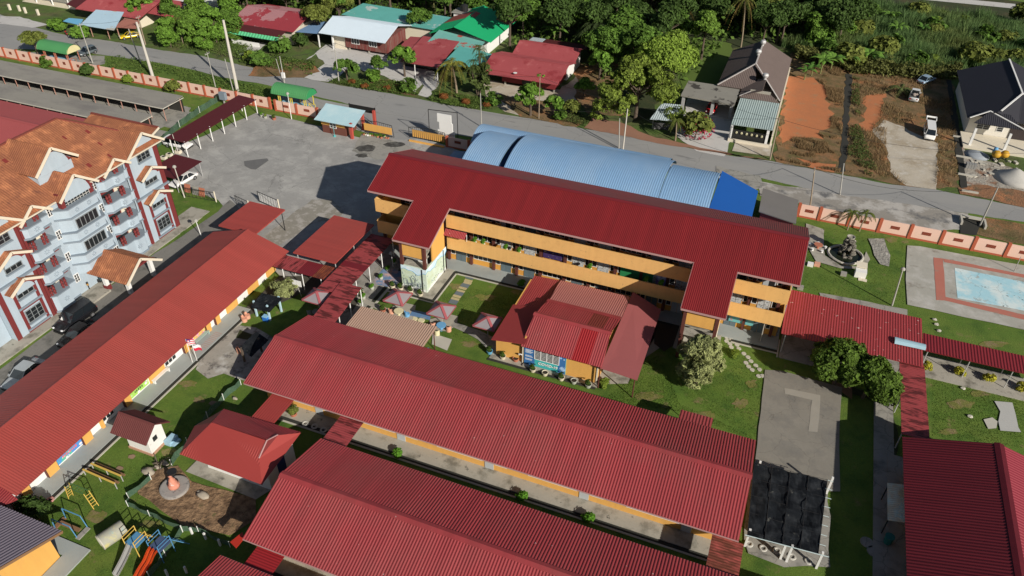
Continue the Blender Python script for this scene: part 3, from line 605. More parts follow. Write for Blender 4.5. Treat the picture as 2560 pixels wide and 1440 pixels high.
b1 = classroom('longest red ribbed classroom roof, between the canteen lawn and the lower blocks', -42.75, 4.6, 39.85, 51.1, 3.0, 4.55, 41.3, 49.6, RED)
b2 = classroom('red ribbed classroom roof running off the bottom edge, just below the longest one', -31.95, 14, 25.45, 36.6, 3.0, 4.55, 27.0, 35.2, RED)
b3 = classroom('small visible corner of a red ribbed roof at the bottom edge', -32.6, 8, 12.4, 23.6, 3.0, 4.55, 14.8, 22.2, RED)
P(b1, 'porch_roof', MB().corr([(-2.5,50.9,2.85),(.55,50.9,2.85),(.55,52.75,2.6),(-2.5,52.75,2.6)], (0,1,-.1), .3, .04, .05), RED)
P(b1, 'porch_post', MB().tube((-2.3,52.6,0),(-2.3,52.6,2.55),.05).tube((.4,52.6,0),(.4,52.6,2.55),.05), BROWN)
P(b2, 'eave_canopy', MB().slab(pan((575,1355,2.5),(606,1330,2.5),(611,1345,2.5),(590,1370)),.06), mat('bright_red_sheet',(0.42,0.03,0.015),0.5,0.05,1))
# ---- kindergarten block (long axis along y)
kb = T('kindergarten_block', 'long low block with smooth red roof running down beside the grey walkway', 'school building', (-57.4,41,0))
KR = mat('roof_red_smooth', (0.325,0.054,0.044), 0.6, 0.08, 0.12, fine=(8,0.06), streak=((.12,2.2,.12),.12), sheets=(1,.9,.04), spots=((0.29,0.055,0.045),.3,.15,.3))
gable(kb, -63.0, -51.8, 21.9, 60.6, 3.0, 4.75, KR, axis='y', pitch=0.22, amp=0.016, cap=0.25)
P(kb, 'wall', boxes((-61.0,-53.85,22.6,59.8,0,2.95)), WHITE)
for y in (22.6, 59.68):
    A = [(-61,y,2.9),(-53.85,y,2.9),(-53.85,y,3.5),(-57.4,y,4.6),(-61,y,3.5)]; B = [(a,y+.12,c) for a,_,c in A]
    P(kb, 'gable_wall', MB().add(A+B, [(0,1,2,3,4),(9,8,7,6,5)]+[((i+1)%5,i,i+5,(i+1)%5+5) for i in range(5)]), YEL)
yb = lambda px: 23.7+(px-70)*(36.0-23.7)/260 if px <= 330 else 36.0+(px-330)*15.0/270
for a, b in ((58,74),(112,135),(198,218),(244,250),(308,324),(374,412),(464,480),(528,540),(556,568)):
    d = .32 if b-a < 30 else .2
    P(kb, 'yellow_bay', boxes((-53.85,-53.85+d,yb(a),yb(b),0.15,2.9)), YEL)
    if 8 < b-a < 30: P(kb, 'bay_side', boxes((-53.85,-53.85+d,yb(a)-.06,yb(a)-.005,0.15,2.9)), BROWN)
for a, b, c in ((52.6,54.4,1),(56.5,58.0,1)):
    window(kb, a, b, -53.85, .9, 2.2, 3, out=1, axis='y')
P(kb, 'yellow_bay', boxes((-53.85,-53.7,50.6,52.5,.15,2.9),(-53.85,-53.7,54.5,56.4,.15,2.9),(-53.85,-53.7,58.1,59.8,.15,2.9)), YEL)
window(kb, yb(252), yb(282), -53.85, .5, 2.4, 3, out=1, axis='y', bars=3); window(kb, yb(415), yb(445), -53.85, .4, 2.4, 3, out=1, axis='y', bars=3)
def banner(label, a, b, base, blots, words, wcol, lines=1):
    t = T('banner', label, 'banner', (-53.6, (yb(a)+yb(b))/2, 0))
    P(t, 'cloth', boxes((-53.83,-53.76,yb(a)+.05,yb(b)-.05,.35,2.1)), base)
    r2 = random.Random(a); bl = MB()
    for k in range(26):
        y = r2.uniform(yb(a)+.2,yb(b)-.2); z = r2.choice([r2.uniform(1.3,2.05), r2.uniform(.4,2.0)]); s = r2.uniform(.06,.2)
        bl.poly([(-53.755, y+s*math.cos(q*math.pi/4), z+s*.8*math.sin(q*math.pi/4)) for q in range(8)])
    P(t, 'printed_flowers', bl, blots)
    if words: text_obj(words, .62, (-53.74, yb(a)+.55, .62), R(90), R(90), wcol, 'lettering', t, .012, 1.0, bold=True)
    else:
        lm = MB()
        for ln in range(lines):
            y = yb(a)+.7
            while y < yb(b)-.8:
                wd = r2.uniform(.12,.24); hh = .28
                lm.box(-53.75,-53.735,y,y+wd*.75,.65+ln*.5,.65+ln*.5+hh*r2.uniform(.7,1)); y += wd*1.15
        P(t, 'lettering', lm, wcol)
    return t
banner('pink banner with yellow lettering AL-BIRUNI beside the flagpoles', 483, 525, mat('banner_pink',(0.70,0.32,0.45),0.6,0.1,1,spots=((0.75,0.65,0.66),0.4,1.5,0.2)), mat('magenta_print',(0.60,0.06,0.42),0.6,0.1,1), 'AL-BIRUNI', mat('yellow_print',(0.75,0.50,0.05),0.6,0.05,1))
banner('lime green banner with dark lettering on the kindergarten wall', 324, 372, mat('banner_lime',(0.35,0.62,0.12),0.6,0.1,1), mat('white_print',(0.75,0.72,0.74),0.6,0.1,1), None, mat('dark_print',(0.08,0.10,0.05),0.6,0.1,1), 2)
banner('blue banner with red lettering and a green lower strip', 136, 198, mat('banner_blue',(0.08,0.26,0.62),0.6,0.1,1,spots=((0.1,0.45,0.3),0.35,.9,0.1)), mat('white_print',(0.75,0.72,0.74),0.6,0.1,1), None, mat('red_print',(0.6,0.15,0.22),0.6,0.1,1), 1)
# ---- bottom-left block and connector
pb_ = T('grey_roofed_block', 'yellow block with purple-grey ribbed roof in the bottom left corner', 'school building', (-50,17,0))
gable(pb_, -60, -45.75, 10.2, 20.8, 2.85, 5.0, mat('roof_mauve_grey',(0.19,0.165,0.20),0.5,0.06,0.5), axis='x', pitch=.3, amp=.045, mc=mat('roof_mauve_grey',(0.19,0.165,0.20)))
gg = gend(-46.5, 11.2, 20.0, 0, 2.9, 4.75); P(pb_, 'gable_wall', gg, YEL)
P(pb_, 'wall', boxes((-60,-46.5,11.2,19.9,0,2.8)), YEL)
P(pb_, 'walkway', boxes((-60,-44.6,20.2,21.4,0,.13),(-46.3,-44.6,10,20.2,0,.13)), CONCB)
P(pb_, 'barge_board', MB().bar((-45.72,20.8,2.75),(-45.72,15.5,4.9),.04,.25), TIMB)
cn = T('link_roof', 'small red ribbed link roof at the left edge below the kindergarten block', 'covered link', (-53,20.5,0))
P(cn, 'roof', MB().corr([(-58,23.2,2.8),(-51.9,21.9,2.5),(-52.6,20.9,2.45),(-58,20.9,2.55)],(0,1,.1),.25,.03,.05), RED)
P(cn, 'post', MB().tube((-52.6,21.6,0),(-52.6,21.6,2.5),.06), BROWN)
# ---- right bottom block
rb = T('classroom_block', 'broad crimson roofed block in the bottom right corner', 'school building', (24,46,0))
gable(rb, 16.95, 31.3, 30, 56.4, 3.2, 5.3, mat('roof_crimson_shade_side',(0.105,0.008,0.014),0.5,0.06,0.2,streak=((.12,2.2,.12),.2),sheets=(1,1.0,.06)), axis='y', pitch=.3, amp=.035, m2=mat('roof_crimson_sun_side',(0.26,0.03,0.045),0.5,0.06,0.4), cap=.4, mc=mat('roof_crimson_shade_side',(0.105,0.008,0.014)))  # same roof in two colours: left slope painted as shaded, right slope as sunlit
P(rb, 'wall', boxes((18.2,30.2,31,55.4,0,3.1)), YEL)
P(rb, 'walkway', boxes((16.6,18.2,31,57,0,.12)), CONCD)
aw = T('lean_to', 'small striped blue and cream lean-to roof against the crimson block', 'lean-to', (16.5,49.2,0))
P(aw, 'roof', MB().corr([(15.95,47.2,2.1),(17.25,47.2,2.45),(17.25,51.3,2.45),(15.95,51.3,2.1)],(1,0,.25),.22,.035,.03), mat('faded_striped_sheet',(0.55,0.66,0.60),0.7,0.08,.6,spots=((0.60,0.43,0.26),0.55,.35,0.2)))
P(aw, 'post', MB().tube((16.05,47.4,0),(16.05,47.4,2.1),.05).tube((16.05,51.1,0),(16.05,51.1,2.1),.05), BLACK)
P(aw, 'bin', MB().lathe((16.5,46.6,0),[(.3,0),(.38,.9),(.40,.95)],10), mat('teal_bin',(0.02,0.16,0.15),0.5,0.05,1))
# ---- canteen
ct = T('canteen', 'yellow canteen with patched red roofs and a COVID-19 painted front', 'canteen building', (-15.5,61,0))
P(ct, 'roof', MB().corr([(-19.7,55.0,3.05),(-14.2,55.0,3.05),(-14.2,58.6,4.75),(-19.5,58.6,4.75)],(0,3.6,1.7),.24,.035,.05), RED)
P(ct, 'roof', MB().corr([(-14.2,55.0,3.05),(-12.4,55.0,3.05),(-12.4,58.6,4.75),(-14.2,58.6,4.75)],(0,3.6,1.7),.24,.035,.055), mat('roof_new_red',(0.27,0.012,0.015),0.5,0.05,1))
P(ct, 'roof', MB().corr([(-12.4,55.0,3.05),(-11.0,55.0,3.05),(-11.2,58.6,4.75),(-12.4,58.6,4.75)],(0,3.6,1.7),.24,.035,.05), RED)
P(ct, 'roof', MB().corr([(-19.5,58.6,4.75),(-13.9,58.6,4.75),(-13.9,62.1,4.0),(-19.2,62.1,4.0)],(0,3.5,-.75),.24,.035,.05), RED)
P(ct, 'roof', MB().corr([(-13.9,58.6,4.75),(-12.1,58.6,4.75),(-12.1,62.1,4.0),(-13.9,62.1,4.0)],(0,3.5,-.75),.24,.035,.055), mat('roof_rust_brown',(0.17,0.028,0.02),0.7,0.1,.6))
P(ct, 'roof', MB().corr([(-12.1,58.6,4.75),(-11.2,58.6,4.75),(-11.0,62.1,4.0),(-12.1,62.1,4.0)],(0,3.5,-.75),.24,.035,.05), RED)
P(ct, 'ridge_cap', MB().slab([(-19.6,58.3,4.70),(-11.1,58.3,4.70),(-11.1,58.62,4.86),(-19.6,58.62,4.86)],.03).slab([(-19.6,58.62,4.86),(-11.1,58.62,4.86),(-11.1,58.95,4.74),(-19.6,58.95,4.74)],.03), RED)
P(ct, 'ridge_cap', MB().slab([(-19.3,61.85,4.12),(-11.0,61.85,4.12),(-11.0,62.4,4.03),(-19.3,62.4,4.03)],.03), RED)
P(ct, 'roof', MB().corr([(-19.1,62.1,3.98),(-11.0,62.1,3.98),(-11.2,67.2,3.2),(-19.4,67.2,3.2)],(0,5,-.8),.24,.035,.05), PINK)
P(ct, 'side_roof', MB().corr([(-22.95,54.9,2.95),(-19.2,54.9,3.55),(-19.2,61.3,3.55),(-22.95,61.3,2.95)],(1,0,.15),.2,.012,.06), mat('roof_red_matt',(0.27,0.035,0.035),0.7,0.05,.5))
P(ct, 'side_roof', MB().corr([(-22.6,61.4,2.9),(-19.3,61.4,3.1),(-19.3,67.3,3.1),(-22.6,67.3,2.9)],(0,1,0),.24,.03,.06), RED)
P(ct, 'lean_to_roof', MB().corr([(-11.15,54.95,3.0),(-7.3,55.0,2.75),(-7.5,66.8,2.75),(-11.1,68.2,3.25)],(1,0,-.06),.2,.012,.05), mat('roof_faded_rose',(0.30,0.085,0.085),0.75,0.06,.5,fine=(3,.05)))
P(ct, 'wall', boxes((-22.8,-19.6,55.9,66.5,0.05,2.9),(-19.6,-11.5,55.7,66.5,0.05,3.0)), YEL)
P(ct, 'gable_wall', MB().prism([(-19.55,55.8),(-19.4,55.8),(-19.4,62),(-19.55,62)],3.0,3.6), YEL)
P(ct, 'corner_trim', boxes((-19.72,-19.6,55.62,55.7,.05,2.9),(-11.6,-11.46,55.62,55.7,.05,2.9)), CREAM)
P(ct, 'mural_panel', boxes((-19.5,-14.9,55.6,55.69,.12,2.85)), mat('mural_teal',(0.05,0.42,0.42),0.7,0.06,.8))
mbp = MB(); 
mbp.box(-19.48,-18.3,55.585,55.598,.13,2.84); mbp.box(-15.7,-14.92,55.585,55.598,.13,2.84)
P(ct, 'mural_side_panel', mbp, mat('mural_blue',(0.04,0.16,0.40),0.7,0.1,.8))
wl_ = MB()
for z in (2.55,2.25,2.12,1.99,1.86,1.45,1.32,1.0,.87): wl_.box(-19.35,-19.35+rr.uniform(.6,.95),55.575,55.584,z,z+.06)
P(ct, 'mural_writing_lines', wl_, WHITE)
vf = MB()
for k in range(12):
    a = k*math.pi/6; vf.tube((-15.2+.12*math.cos(a),55.57,.85+.12*math.sin(a)),(-15.2+.34*math.cos(a),55.57,.85+.34*math.sin(a)),.025,.035,5)
vf.tube((-15.2,55.56,.85),(-15.2,55.59,.85),.2,.2,12); vf.tube((-15.45,55.56,2.3),(-15.45,55.59,2.3),.12,.12,8); vf.tube((-15.1,55.56,2.2),(-15.1,55.59,2.2),.1,.1,8)
P(ct, 'mural_germ', vf, mat('pale_blue_print',(0.35,0.52,0.72),0.8,0.1,1))
window(ct, -18.35, -15.6, 55.6, 1.25, 2.75, 4, bars=7)
text_obj('COVID-19', .46, (-17.9,55.56,.62), R(90), 0, WHITE, 'lettering', ct, .01, 1.05, bold=True)
P(ct, 'post', MB().tube((-7.6,55.2,0),(-7.6,55.2,2.7),.07).tube((-7.8,66.5,0),(-7.8,66.5,2.7),.07).tube((-11.2,55.2,0),(-11.2,55.2,2.9),.07), BROWN)
P(ct, 'water_tap_pipe', MB().path([(-20.1,55.8,1.0),(-20.1,55.6,1.3),(-19.9,55.6,1.35),(-19.7,55.6,1.3)],.06), WHITE)
# ---- kindergarten hall with Dutch gable roof
kh = T('dutch_gable_hall', 'small white hall with flared red Dutch gable roof next to the dug plot', 'hall', (-37.5,33.2,0))
A_, B_k, L_k, U_k, V_k, W_k = V((-42.6,30.6,2.75)), g(655,1212,2.8), g(648,1147,3.6), g(695,1088,3.9), g(752,1082,2.8), V((-42.5,36.5,2.75))
ra, rb2 = V((-41.1,33.6,4.4)), V((-35.25,33.66,4.4))
P(kh, 'roof', MB().corr([A_,B_k,L_k,rb2,ra],(0,2.8,1.7),.24,.03,.05), REDL)
P(kh, 'roof', MB().corr([ra,rb2,U_k,V_k,W_k],(0,3,-1.7),.24,.03,.05), RED)
P(kh, 'roof', MB().slab([L_k,V_k,U_k],.05).slab([L_k,B_k,V_k],.05), REDL)
P(kh, 'roof', MB().slab([W_k,ra,A_,(-43.4,33.6,3.0)],.05), RED)
P(kh, 'gable_face', MB().add([L_k,U_k,rb2,L_k-V((.1,0,0)),U_k-V((.1,0,0)),rb2-V((.1,0,0))],[(0,1,2),(5,4,3)]), DRED)
P(kh, 'ridge_trim', MB().bar(rb2+V((0,0,.08)),L_k+V((0,0,.08)),.1,.05).bar(rb2+V((0,0,.08)),U_k+V((0,0,.08)),.1,.05), mat('pale_trim',(0.5,0.3,0.29)))
P(kh, 'wall', boxes((-41.3,-34.4,31.9,35.6,0.1,2.8)), WHITE)
P(kh, 'door', boxes((-34.4,-34.33,33.2,34.2,.15,2.2)), mat('navy_door',(0.01,0.03,0.12)))
window(kh, -40.6, -38.6, 31.9, 1, 2.1, 3); 
# ---- play house
wh = T('play_house', 'little white playhouse with maroon ribbed roof and a small square window', 'playhouse', (-48.2,32,0))
gable(wh, -50.6, -46.5, 30.55, 33.7, 2.2, 3.45, mat('old_tile_maroon',(0.115,0.03,0.028),0.85,0.15,1.5,fine=(5,.2)), axis='x', pitch=.2, amp=.04, cap=.15)
P(wh, 'wall', boxes((-49.6,-47.0,31.15,33.1,.25,2.25)), mat('scuffed_white',(0.72,0.71,0.68),0.85,0.05,1,spots=((0.5,0.48,0.44),0.15,2.5,0.15)))
P(wh, 'gable_wall', gend(-47.1,31.15,33.1,2.25,2.4,3.2,.1), WHITE)
P(wh, 'plinth', boxes((-49.7,-46.9,31.05,33.2,0,.25)), mat('brick_plinth',(0.42,0.24,0.16),.9,.1,2))
P(wh, 'window', boxes((-47.0,-46.98,31.75,32.25,1.25,1.8)), BLACK)
P(wh, 'step', boxes((-46.9,-46.2,32.6,33.7,0,.5),(-46.2,-45.8,32.7,33.6,0,.25)), mat('pale_blue_paint',(0.32,0.50,0.62),.8,.15,2))
# ---- sheds, canopies and covered walks
def canopy(name, label, cat, pts, z, m, rib, posts, pm=WHITE, pitch=.25, amp=.02, t=.06, pr=.06, slope=None, group=None, gutter=None):
    c = sum((V((p[0],p[1],0)) for p in pts), V((0,0,0)))/len(pts)
    tt = T(name, label, cat, (c.x,c.y,0), group)
    P(tt, 'roof', MB().corr([V((p[0],p[1],p[2] if len(p) > 2 else z)) for p in pts], rib, pitch, amp, t), m)
    for x, y in posts:
        P(tt, 'post', MB().tube((x,y,0),(x,y,z-.05),pr), pm)
    return tt
canopy('covered_walkway','red covered walkway with rust streaks leaving the kindergarten gable end','covered walkway',[(-52.2,57.7,2.6),(-48.9,57.7,2.6),(-48.9,60.2,2.6),(-52.2,60.2,2.6)],2.6,REDR2,(0,1,0),[(-51,57.9),(-51,60)])
t_ = canopy('covered_walkway','dark crimson and rusty stretch of walkway roof beside the little silver shrub','covered walkway',[(-48.9,57.7,2.6),(-45.2,57.7,2.6),(-45.2,60.2,2.6),(-48.9,60.2,2.6)],2.6,REDC,(0,1,0),[(-48.3,57.9),(-45.7,57.9),(-45.6,60)])
P(t_, 'rusty_sheet', MB().corr([(-46.7,57.68,2.62),(-45.2,57.68,2.62),(-45.2,60.2,2.62),(-46.7,60.2,2.62)],(0,1,0),.25,.02,.03), RUST)
t_ = canopy('covered_walkway','longest rust-streaked walkway roof leading down from the school block stairs','covered walkway',[(-44.9,56.0,2.6),(-41.6,56.0,2.6),(-41.6,68.3,2.6),(-44.9,68.3,2.6)],2.62,REDR,(1,0,0),[(-41.8,y) for y in (56.2,59.2,62.2,65.2,68.1)]+[(-44.7,y) for y in (61.5,65,68)])
P(t_, 'dark_sheet', MB().corr([(-44.9,60.9,2.64),(-41.6,60.9,2.64),(-41.6,61.9,2.64),(-44.9,61.9,2.64)],(1,0,0),.25,.02,.03), REDC)
canopy('covered_walkway','streaked red walkway roof beside the tan garden shelter','covered walkway',[(-42.4,50.9,2.7),(-39.7,50.9,2.7),(-40.2,57.9,2.7),(-43.0,57.9,2.7)],2.68,REDR,(1,0,0),[(-39.9,52.5),(-40.2,55.2),(-40.3,57.7),(-42.8,57.6)])
canopy('flat_canopy','red flat canopy behind the kindergarten gable beside the white gate frame','canopy',[(-63.2,61.9,3.15),(-57.7,61.9,3.15),(-57.7,68.3,3.15),(-63.2,68.3,3.15)],3.1,KR,(1,0,0),[(-58,62.2),(-58,67.9),(-62.9,67.9)],BLACK,.25,.014,.18)
canopy('flat_canopy','red flat canopy in the yard beside the school block shadow','canopy',[(-51.1,60.4,3.1),(-45.2,60.4,3.1),(-45.2,69.6,3.1),(-51.1,69.6,3.1)],3.1,KR,(1,0,0),[(-45.5,60.8),(-45.5,65),(-45.5,69.2),(-50.8,60.8),(-50.8,69.2)],STEEL,.25,.014,.12)
canopy('carport','long maroon carport beside the green netting','carport',[(-87.2,79.6,2.75),(-83.6,79.6,2.55),(-83.6,97.3,2.55),(-87.2,97.3,2.75)],2.65,mat('carport_maroon',(0.085,0.012,0.014),.6,.08,.3),(1,0,-.05),[(-83.9,79.8+2.9*i) for i in range(7)]+[(-86.9,80),(-86.9,97)],WHITE,.3,.012,.05,.08)
canopy('carport','short maroon carport over the white saloon next to the flats','carport',[(-82.2,70.2,2.7),(-77.4,70.2,2.5),(-77.4,75.9,2.5),(-82.2,75.9,2.7)],2.55,mat('carport_maroon',(0.10,0.014,0.016),.6,.08,.3),(1,0,-.04),[(-77.7,70.5),(-77.7,75.6),(-82,75.6)],STEEL,.3,.012,.05,.05)
canopy('garden_shelter','tan ribbed shelter roof over the blue tiled wash area','shelter',[(-38.3,51.3,2.75),(-29.1,51.3,2.75),(-29.1,54.7,2.9),(-38.3,54.7,2.9)],2.75,mat('roof_tan',(0.36,0.24,0.18),.7,.06,.5),(0,1,.04),[(-29.3,54.2),(-38,54.4),(-33.7,54.4)],BROWN,.26,.05,.05)
t_ = canopy('covered_walkway','broad spotted red walkway roof between the school block and the dark green trees','covered walkway',[(5.3,67.7,2.8),(19.3,67.7,2.8),(19.3,75.4,3.3),(5.3,75.4,3.3)],2.85,mat('roof_red_spotted',(0.27,0.036,0.040),.6,.08,.5,streak=((2.2,.12,.12),.14),sheets=(0,1,.05),spots=((0.55,0.42,0.40),0.13,1.7,.03)),(0,1,.07),[(5.8,68),(10,68),(14.5,68),(19,68),(19,75)],STEEL,.27,.035,.06)
SK = T('roof_gutter_piece', 'pale blue curved gutter piece lying on the spotted red roof', 'gutter piece', (17,70.6,3.0))
P(SK, 'channel', MB().add([(x,y+0.55*math.cos(a)*(0.6+.4*(1 if x<18 else .6)),3.12+.3*math.sin(a)) for x in (16.5,18.6,19.5) for y in (70.6,) for a in [k*math.pi/6 for k in range(7)]], [(j*7+i,j*7+i+1,(j+1)*7+i+1,(j+1)*7+i) for j in range(2) for i in range(6)]+[(0,1,2,3,4,5,6)]), mat('pale_blue_sheet',(0.33,0.50,0.58),.4,.08,1))
canopy('covered_walkway','narrow dark red walkway roof running off the right edge beside yellow shrubs','covered walkway',[(19.5,70.8,2.6),(34,70.8,2.6),(34,73.6,2.75),(19.5,73.6,2.75)],2.6,mat('roof_wine',(0.19,0.018,0.024),.5,.06,.5),(0,1,.05),[(20+4*i,71.0) for i in range(4)]+[(20+4*i,73.3) for i in range(4)],STEEL,.3,.04,.06,.05)
canopy('covered_walkway','rusty faded walkway roof leading down to the crimson block','covered walkway',[(17.1,57.4,2.6),(19.5,57.4,2.6),(19.5,68.1,2.6),(17.1,68.1,2.6)],2.6,REDR,(1,0,0),[(17.3,58),(17.3,63),(17.3,67.6),(19.3,58),(19.3,63),(19.3,67.6)],STEEL,.25,.012,.05)
canopy('covered_walkway','short streaked link roof between the two long classroom blocks','covered walkway',[(-32,36.2,2.6),(-29.6,36.2,2.6),(-29.6,40.1,2.6),(-32,40.1,2.6)],2.6,REDR,(1,0,0),[(-31.8,37),(-29.8,37)],STEEL,.25,.015,.05)
canopy('covered_walkway','plain red link roof from the flared hall to the long classroom block','covered walkway',[(-39.6,36.7,2.6),(-37.2,36.7,2.6),(-37.2,40.3,2.6),(-39.6,40.3,2.6)],2.6,REDL,(0,1,0),[(-39.4,37),(-37.4,37)],STEEL,.25,.015,.05)
canopy('covered_walkway','glossy red link roof at the bottom left of the lower classroom blocks','covered walkway',[(-30.7,23.4,2.6),(-28.2,23.4,2.6),(-28.2,26.3,2.6),(-30.7,26.3,2.6)],2.6,mat('link_bright',(0.26,0.015,0.018),.5,.05,1),(1,0,0),[(-30.5,24),(-28.4,24)],STEEL,.22,.02,.05)
t_ = canopy('covered_walkway','rust-brown link roof beside the black shade net','covered walkway',[(2.55,36.3,2.6),(5.05,36.3,2.6),(5.05,40.0,2.6),(2.55,40.0,2.6)],2.6,mat('roof_red_very_rusty',(0.34,0.07,0.055),.7,.1,.5,spots=((0.13,0.035,0.018),.6,.7,.15),stretch=(1,3,1)),(1,0,0),[(2.7,37),(4.9,37)],STEEL,.25,.02,.05)
P(t_, 'gutter', MB().bar((2.4,36.2,2.6),(6.5,36.2,2.6),.16,.1), mat('blue_gutter',(0.2,0.35,0.6)))
# bicycle sheds, grey
GR = mat('weathered_asbestos',(0.235,0.225,0.20),.9,.12,.3,spots=[((0.17,0.16,0.15),.35,.25,.2),((0.05,0.05,0.045),.06,.7,.05)],stretch=(.5,1.5,1))
def shed(label, x0, x1, y0, y1, z0, z1, n):
    tt = T('parking_shed', label, 'parking shed', ((x0+x1)/2,(y0+y1)/2,0))
    P(tt, 'roof', MB().corr([(x0,y0,z0),(x1,y0,z0),(x1,y1,z1),(x0,y1,z1)],(0,y1-y0,z1-z0),.3,.02,.08), GR)
    for i in range(n):
        x = x1-.4-i*3.0; P(tt, 'post', MB().tube((x,y0+.3,0),(x,y0+.3,z0-.08),.07).tube((x,y1-.5,0),(x,y1-.5,z1-.08),.07), mat('pink_post',(0.40,0.22,0.17),.8,.1,1))
    P(tt, 'edge_board', boxes((x0,x1,y0-.05,y0,z0-.18,z0)).box(x1,x1+.05,y0,y1,z0-.1,z0+.02), mat('edge_board',(0.5,0.48,0.42)))
    P(tt, 'back_screen', boxes((x0,x1,y1-.45,y1-.4,0,z1-.35)), DRAIN)
    S('shed_floor', boxes((x0,x1+2.5,y0-1.5,y1,-.1,.05)), CONCD)
shed('weathered grey shed roof nearest the pink boundary wall', -150, -95.5, 88.4, 93.2, 2.5, 2.8, 17)
shed('weathered grey shed roof between the pink roof and the other shed', -150, -95.3, 81.3, 85.6, 2.4, 2.6, 16)
pk = T('long_red_hall', 'long plain rose-red roof behind the flats at the left edge', 'hall', (-110,72,0))
gable(pk, -150, -95.2, 64, 76.6, 5.0, 6.3, mat('roof_rose',(0.34,0.075,0.075),.7,.05,.3), axis='x', pitch=.3, amp=.02)
P(pk, 'wall', boxes((-149,-96.2,65,75.6,0,4.9)), WHITE)
# ================================================================== flats with orange tiled roofs
TILE = mat('orange_roof_tile', (0.265,0.10,0.047), .85, .16, .5, streak=((.25,2,.25),.14), spots=[((0.22,0.08,0.042),.38,.3,.25),((0.44,0.175,0.08),.28,.8,.2),((0.16,0.06,0.035),.15,.7,.1)], fine=(3.5,.25))
VERGE = mat('cream_verge', (0.66,0.59,0.47), .8, .06, 1)
fl = T('apartment_block', 'pale blue four storey flats with dark red trims, white balconies and orange tiled roofs', 'apartment block', (-78,50,0))
XF = -71.7
FGR = mat('window_frame_grey', (0.22,0.24,0.25), .7)
def tri_gable(root, xf, xb, y0, y1, ze, zr, wall=BLUEW, face=True, fx=None, trim=True, drop=0.0):
    """small roof with its ridge along x, gable end towards +x"""
    ym = (y0+y1)/2; s = (zr-ze)/(ym-y0)
    r = P(root, 'gable_roof', MB().corr([(xb,y0,ze),(xf,y0,ze),(xf,ym,zr),(xb,ym,zr)],(0,ym-y0,zr-ze),.28,.03,.1), TILE)
    P(root, 'gable_roof', MB().corr([(xb,ym,zr),(xf,ym,zr),(xf,y1,ze),(xb,y1,ze)],(0,y1-ym,ze-zr),.28,.03,.1), TILE)
    bd = MB().bar((xf+.05,y0-.05,ze-.02),(xf+.05,ym,zr+.05),.12,.28).bar((xf+.05,ym,zr+.05),(xf+.05,y1+.05,ze-.02),.12,.28)
    P(root, 'barge_board', bd, VERGE)
    if face:
        f = xf-.45 if fx is None else fx; k = .35
        P(root, 'gable_face', MB().add([(f,y0+k,ze-.2),(f,y1-k,ze-.2),(f,ym,zr-.25),(f-.1,y0+k,ze-.2),(f-.1,y1-k,ze-.2),(f-.1,ym,zr-.25)],[(0,1,2),(5,4,3),(0,3,4,1),(1,4,5,2),(2,5,3,0)]), DRED)
        P(root, 'gable_arch', MB().poly([(f+.02, ym+(ym-y0-.9)*math.cos(a), ze-.5+(zr-ze-.1)*math.sin(a)) for a in [k_*math.pi/12 for k_ in range(13)]]), wall)
# bodies
P(fl, 'wall', boxes((-86,-73.4,24,64.0,0,12.5)), BLUEW)
P(fl, 'recess_wall', boxes((-73.4,-73.3,54.2,58.4,0.2,12.3),(-73.4,-73.3,43.2,47.0,0.2,12.3)), DRED)
for k in range(4):
    for ya, yb_ in ((54.9,56.9),(44.0,45.8)): P(fl, 'balcony_dark_opening', boxes((-73.3,-73.26,ya,yb_,1.3+2.97*k,3.5+2.97*k)), GLASS)  # near-black openings added to deepen the shade in the balcony recesses
for (a, b) in ((58.4,63.7),(38.3,43.3)):
    dy = a-58.4
    P(fl, 'wing', boxes((-73.3,XF,a,b,0,12.45)), BLUEW)
    # vertical dark red bands
    for y0, y1, z0, z1 in ((58.38,58.95,0,12.3),(63.0,63.72,0,12.3),(59.85,60.2,0,5.9),(62.35,62.7,0,5.9),(60.2,62.35,2.95,3.2),(60.2,62.35,.1,.35)):
        P(fl, 'red_band', boxes((XF,XF+.06,y0+dy,y1+dy,z0,z1)), DRED)
    P(fl, 'red_band', boxes((-73.0,-71.64,b-.015,b+.02,0,12.3)), DRED)
    for z in (6.55,): P(fl, 'belt_course', boxes((XF,XF+.28,58.3+dy,63.8+dy,z,z+.22)), GREYT)
    for z0, z1, arch in ((11.0,12.35,0),(7.75,9.3,1),(4.45,5.95,1),(1.2,2.75,0)):
        window(fl, 60.25+dy, 62.3+dy, XF+.07, z0, z1, 3, out=1, axis='y', bars=2, fm=FGR)
        P(fl, 'window_sill', boxes((XF,XF+.3,60.2+dy,62.35+dy,z0-.18,z0-.04)), GREYT)
        if arch: tri_gable(fl, XF+1.0, XF, 59.2+dy, 63.2+dy, z1-.15, z1+.85, face=True)
    P(fl, 'plinth_band', boxes((XF+.06,XF+.2,59.8+dy,62.8+dy,0.35,.55),(XF+.06,XF+.2,59.8+dy,62.8+dy,3.2,3.4)), GREYT)
def flower(x, y, z, r=.3):
    mb = MB()
    for k in range(8):
        a = k*math.pi/4; mb.tube((x,y+.4*r*math.cos(a),z+.4*r*math.sin(a)),(x,y+r*math.cos(a),z+r*math.sin(a)),.035,.035,4)
    return mb
CUT = mat('cutout_dark', (0.22,0.27,0.32), .9)
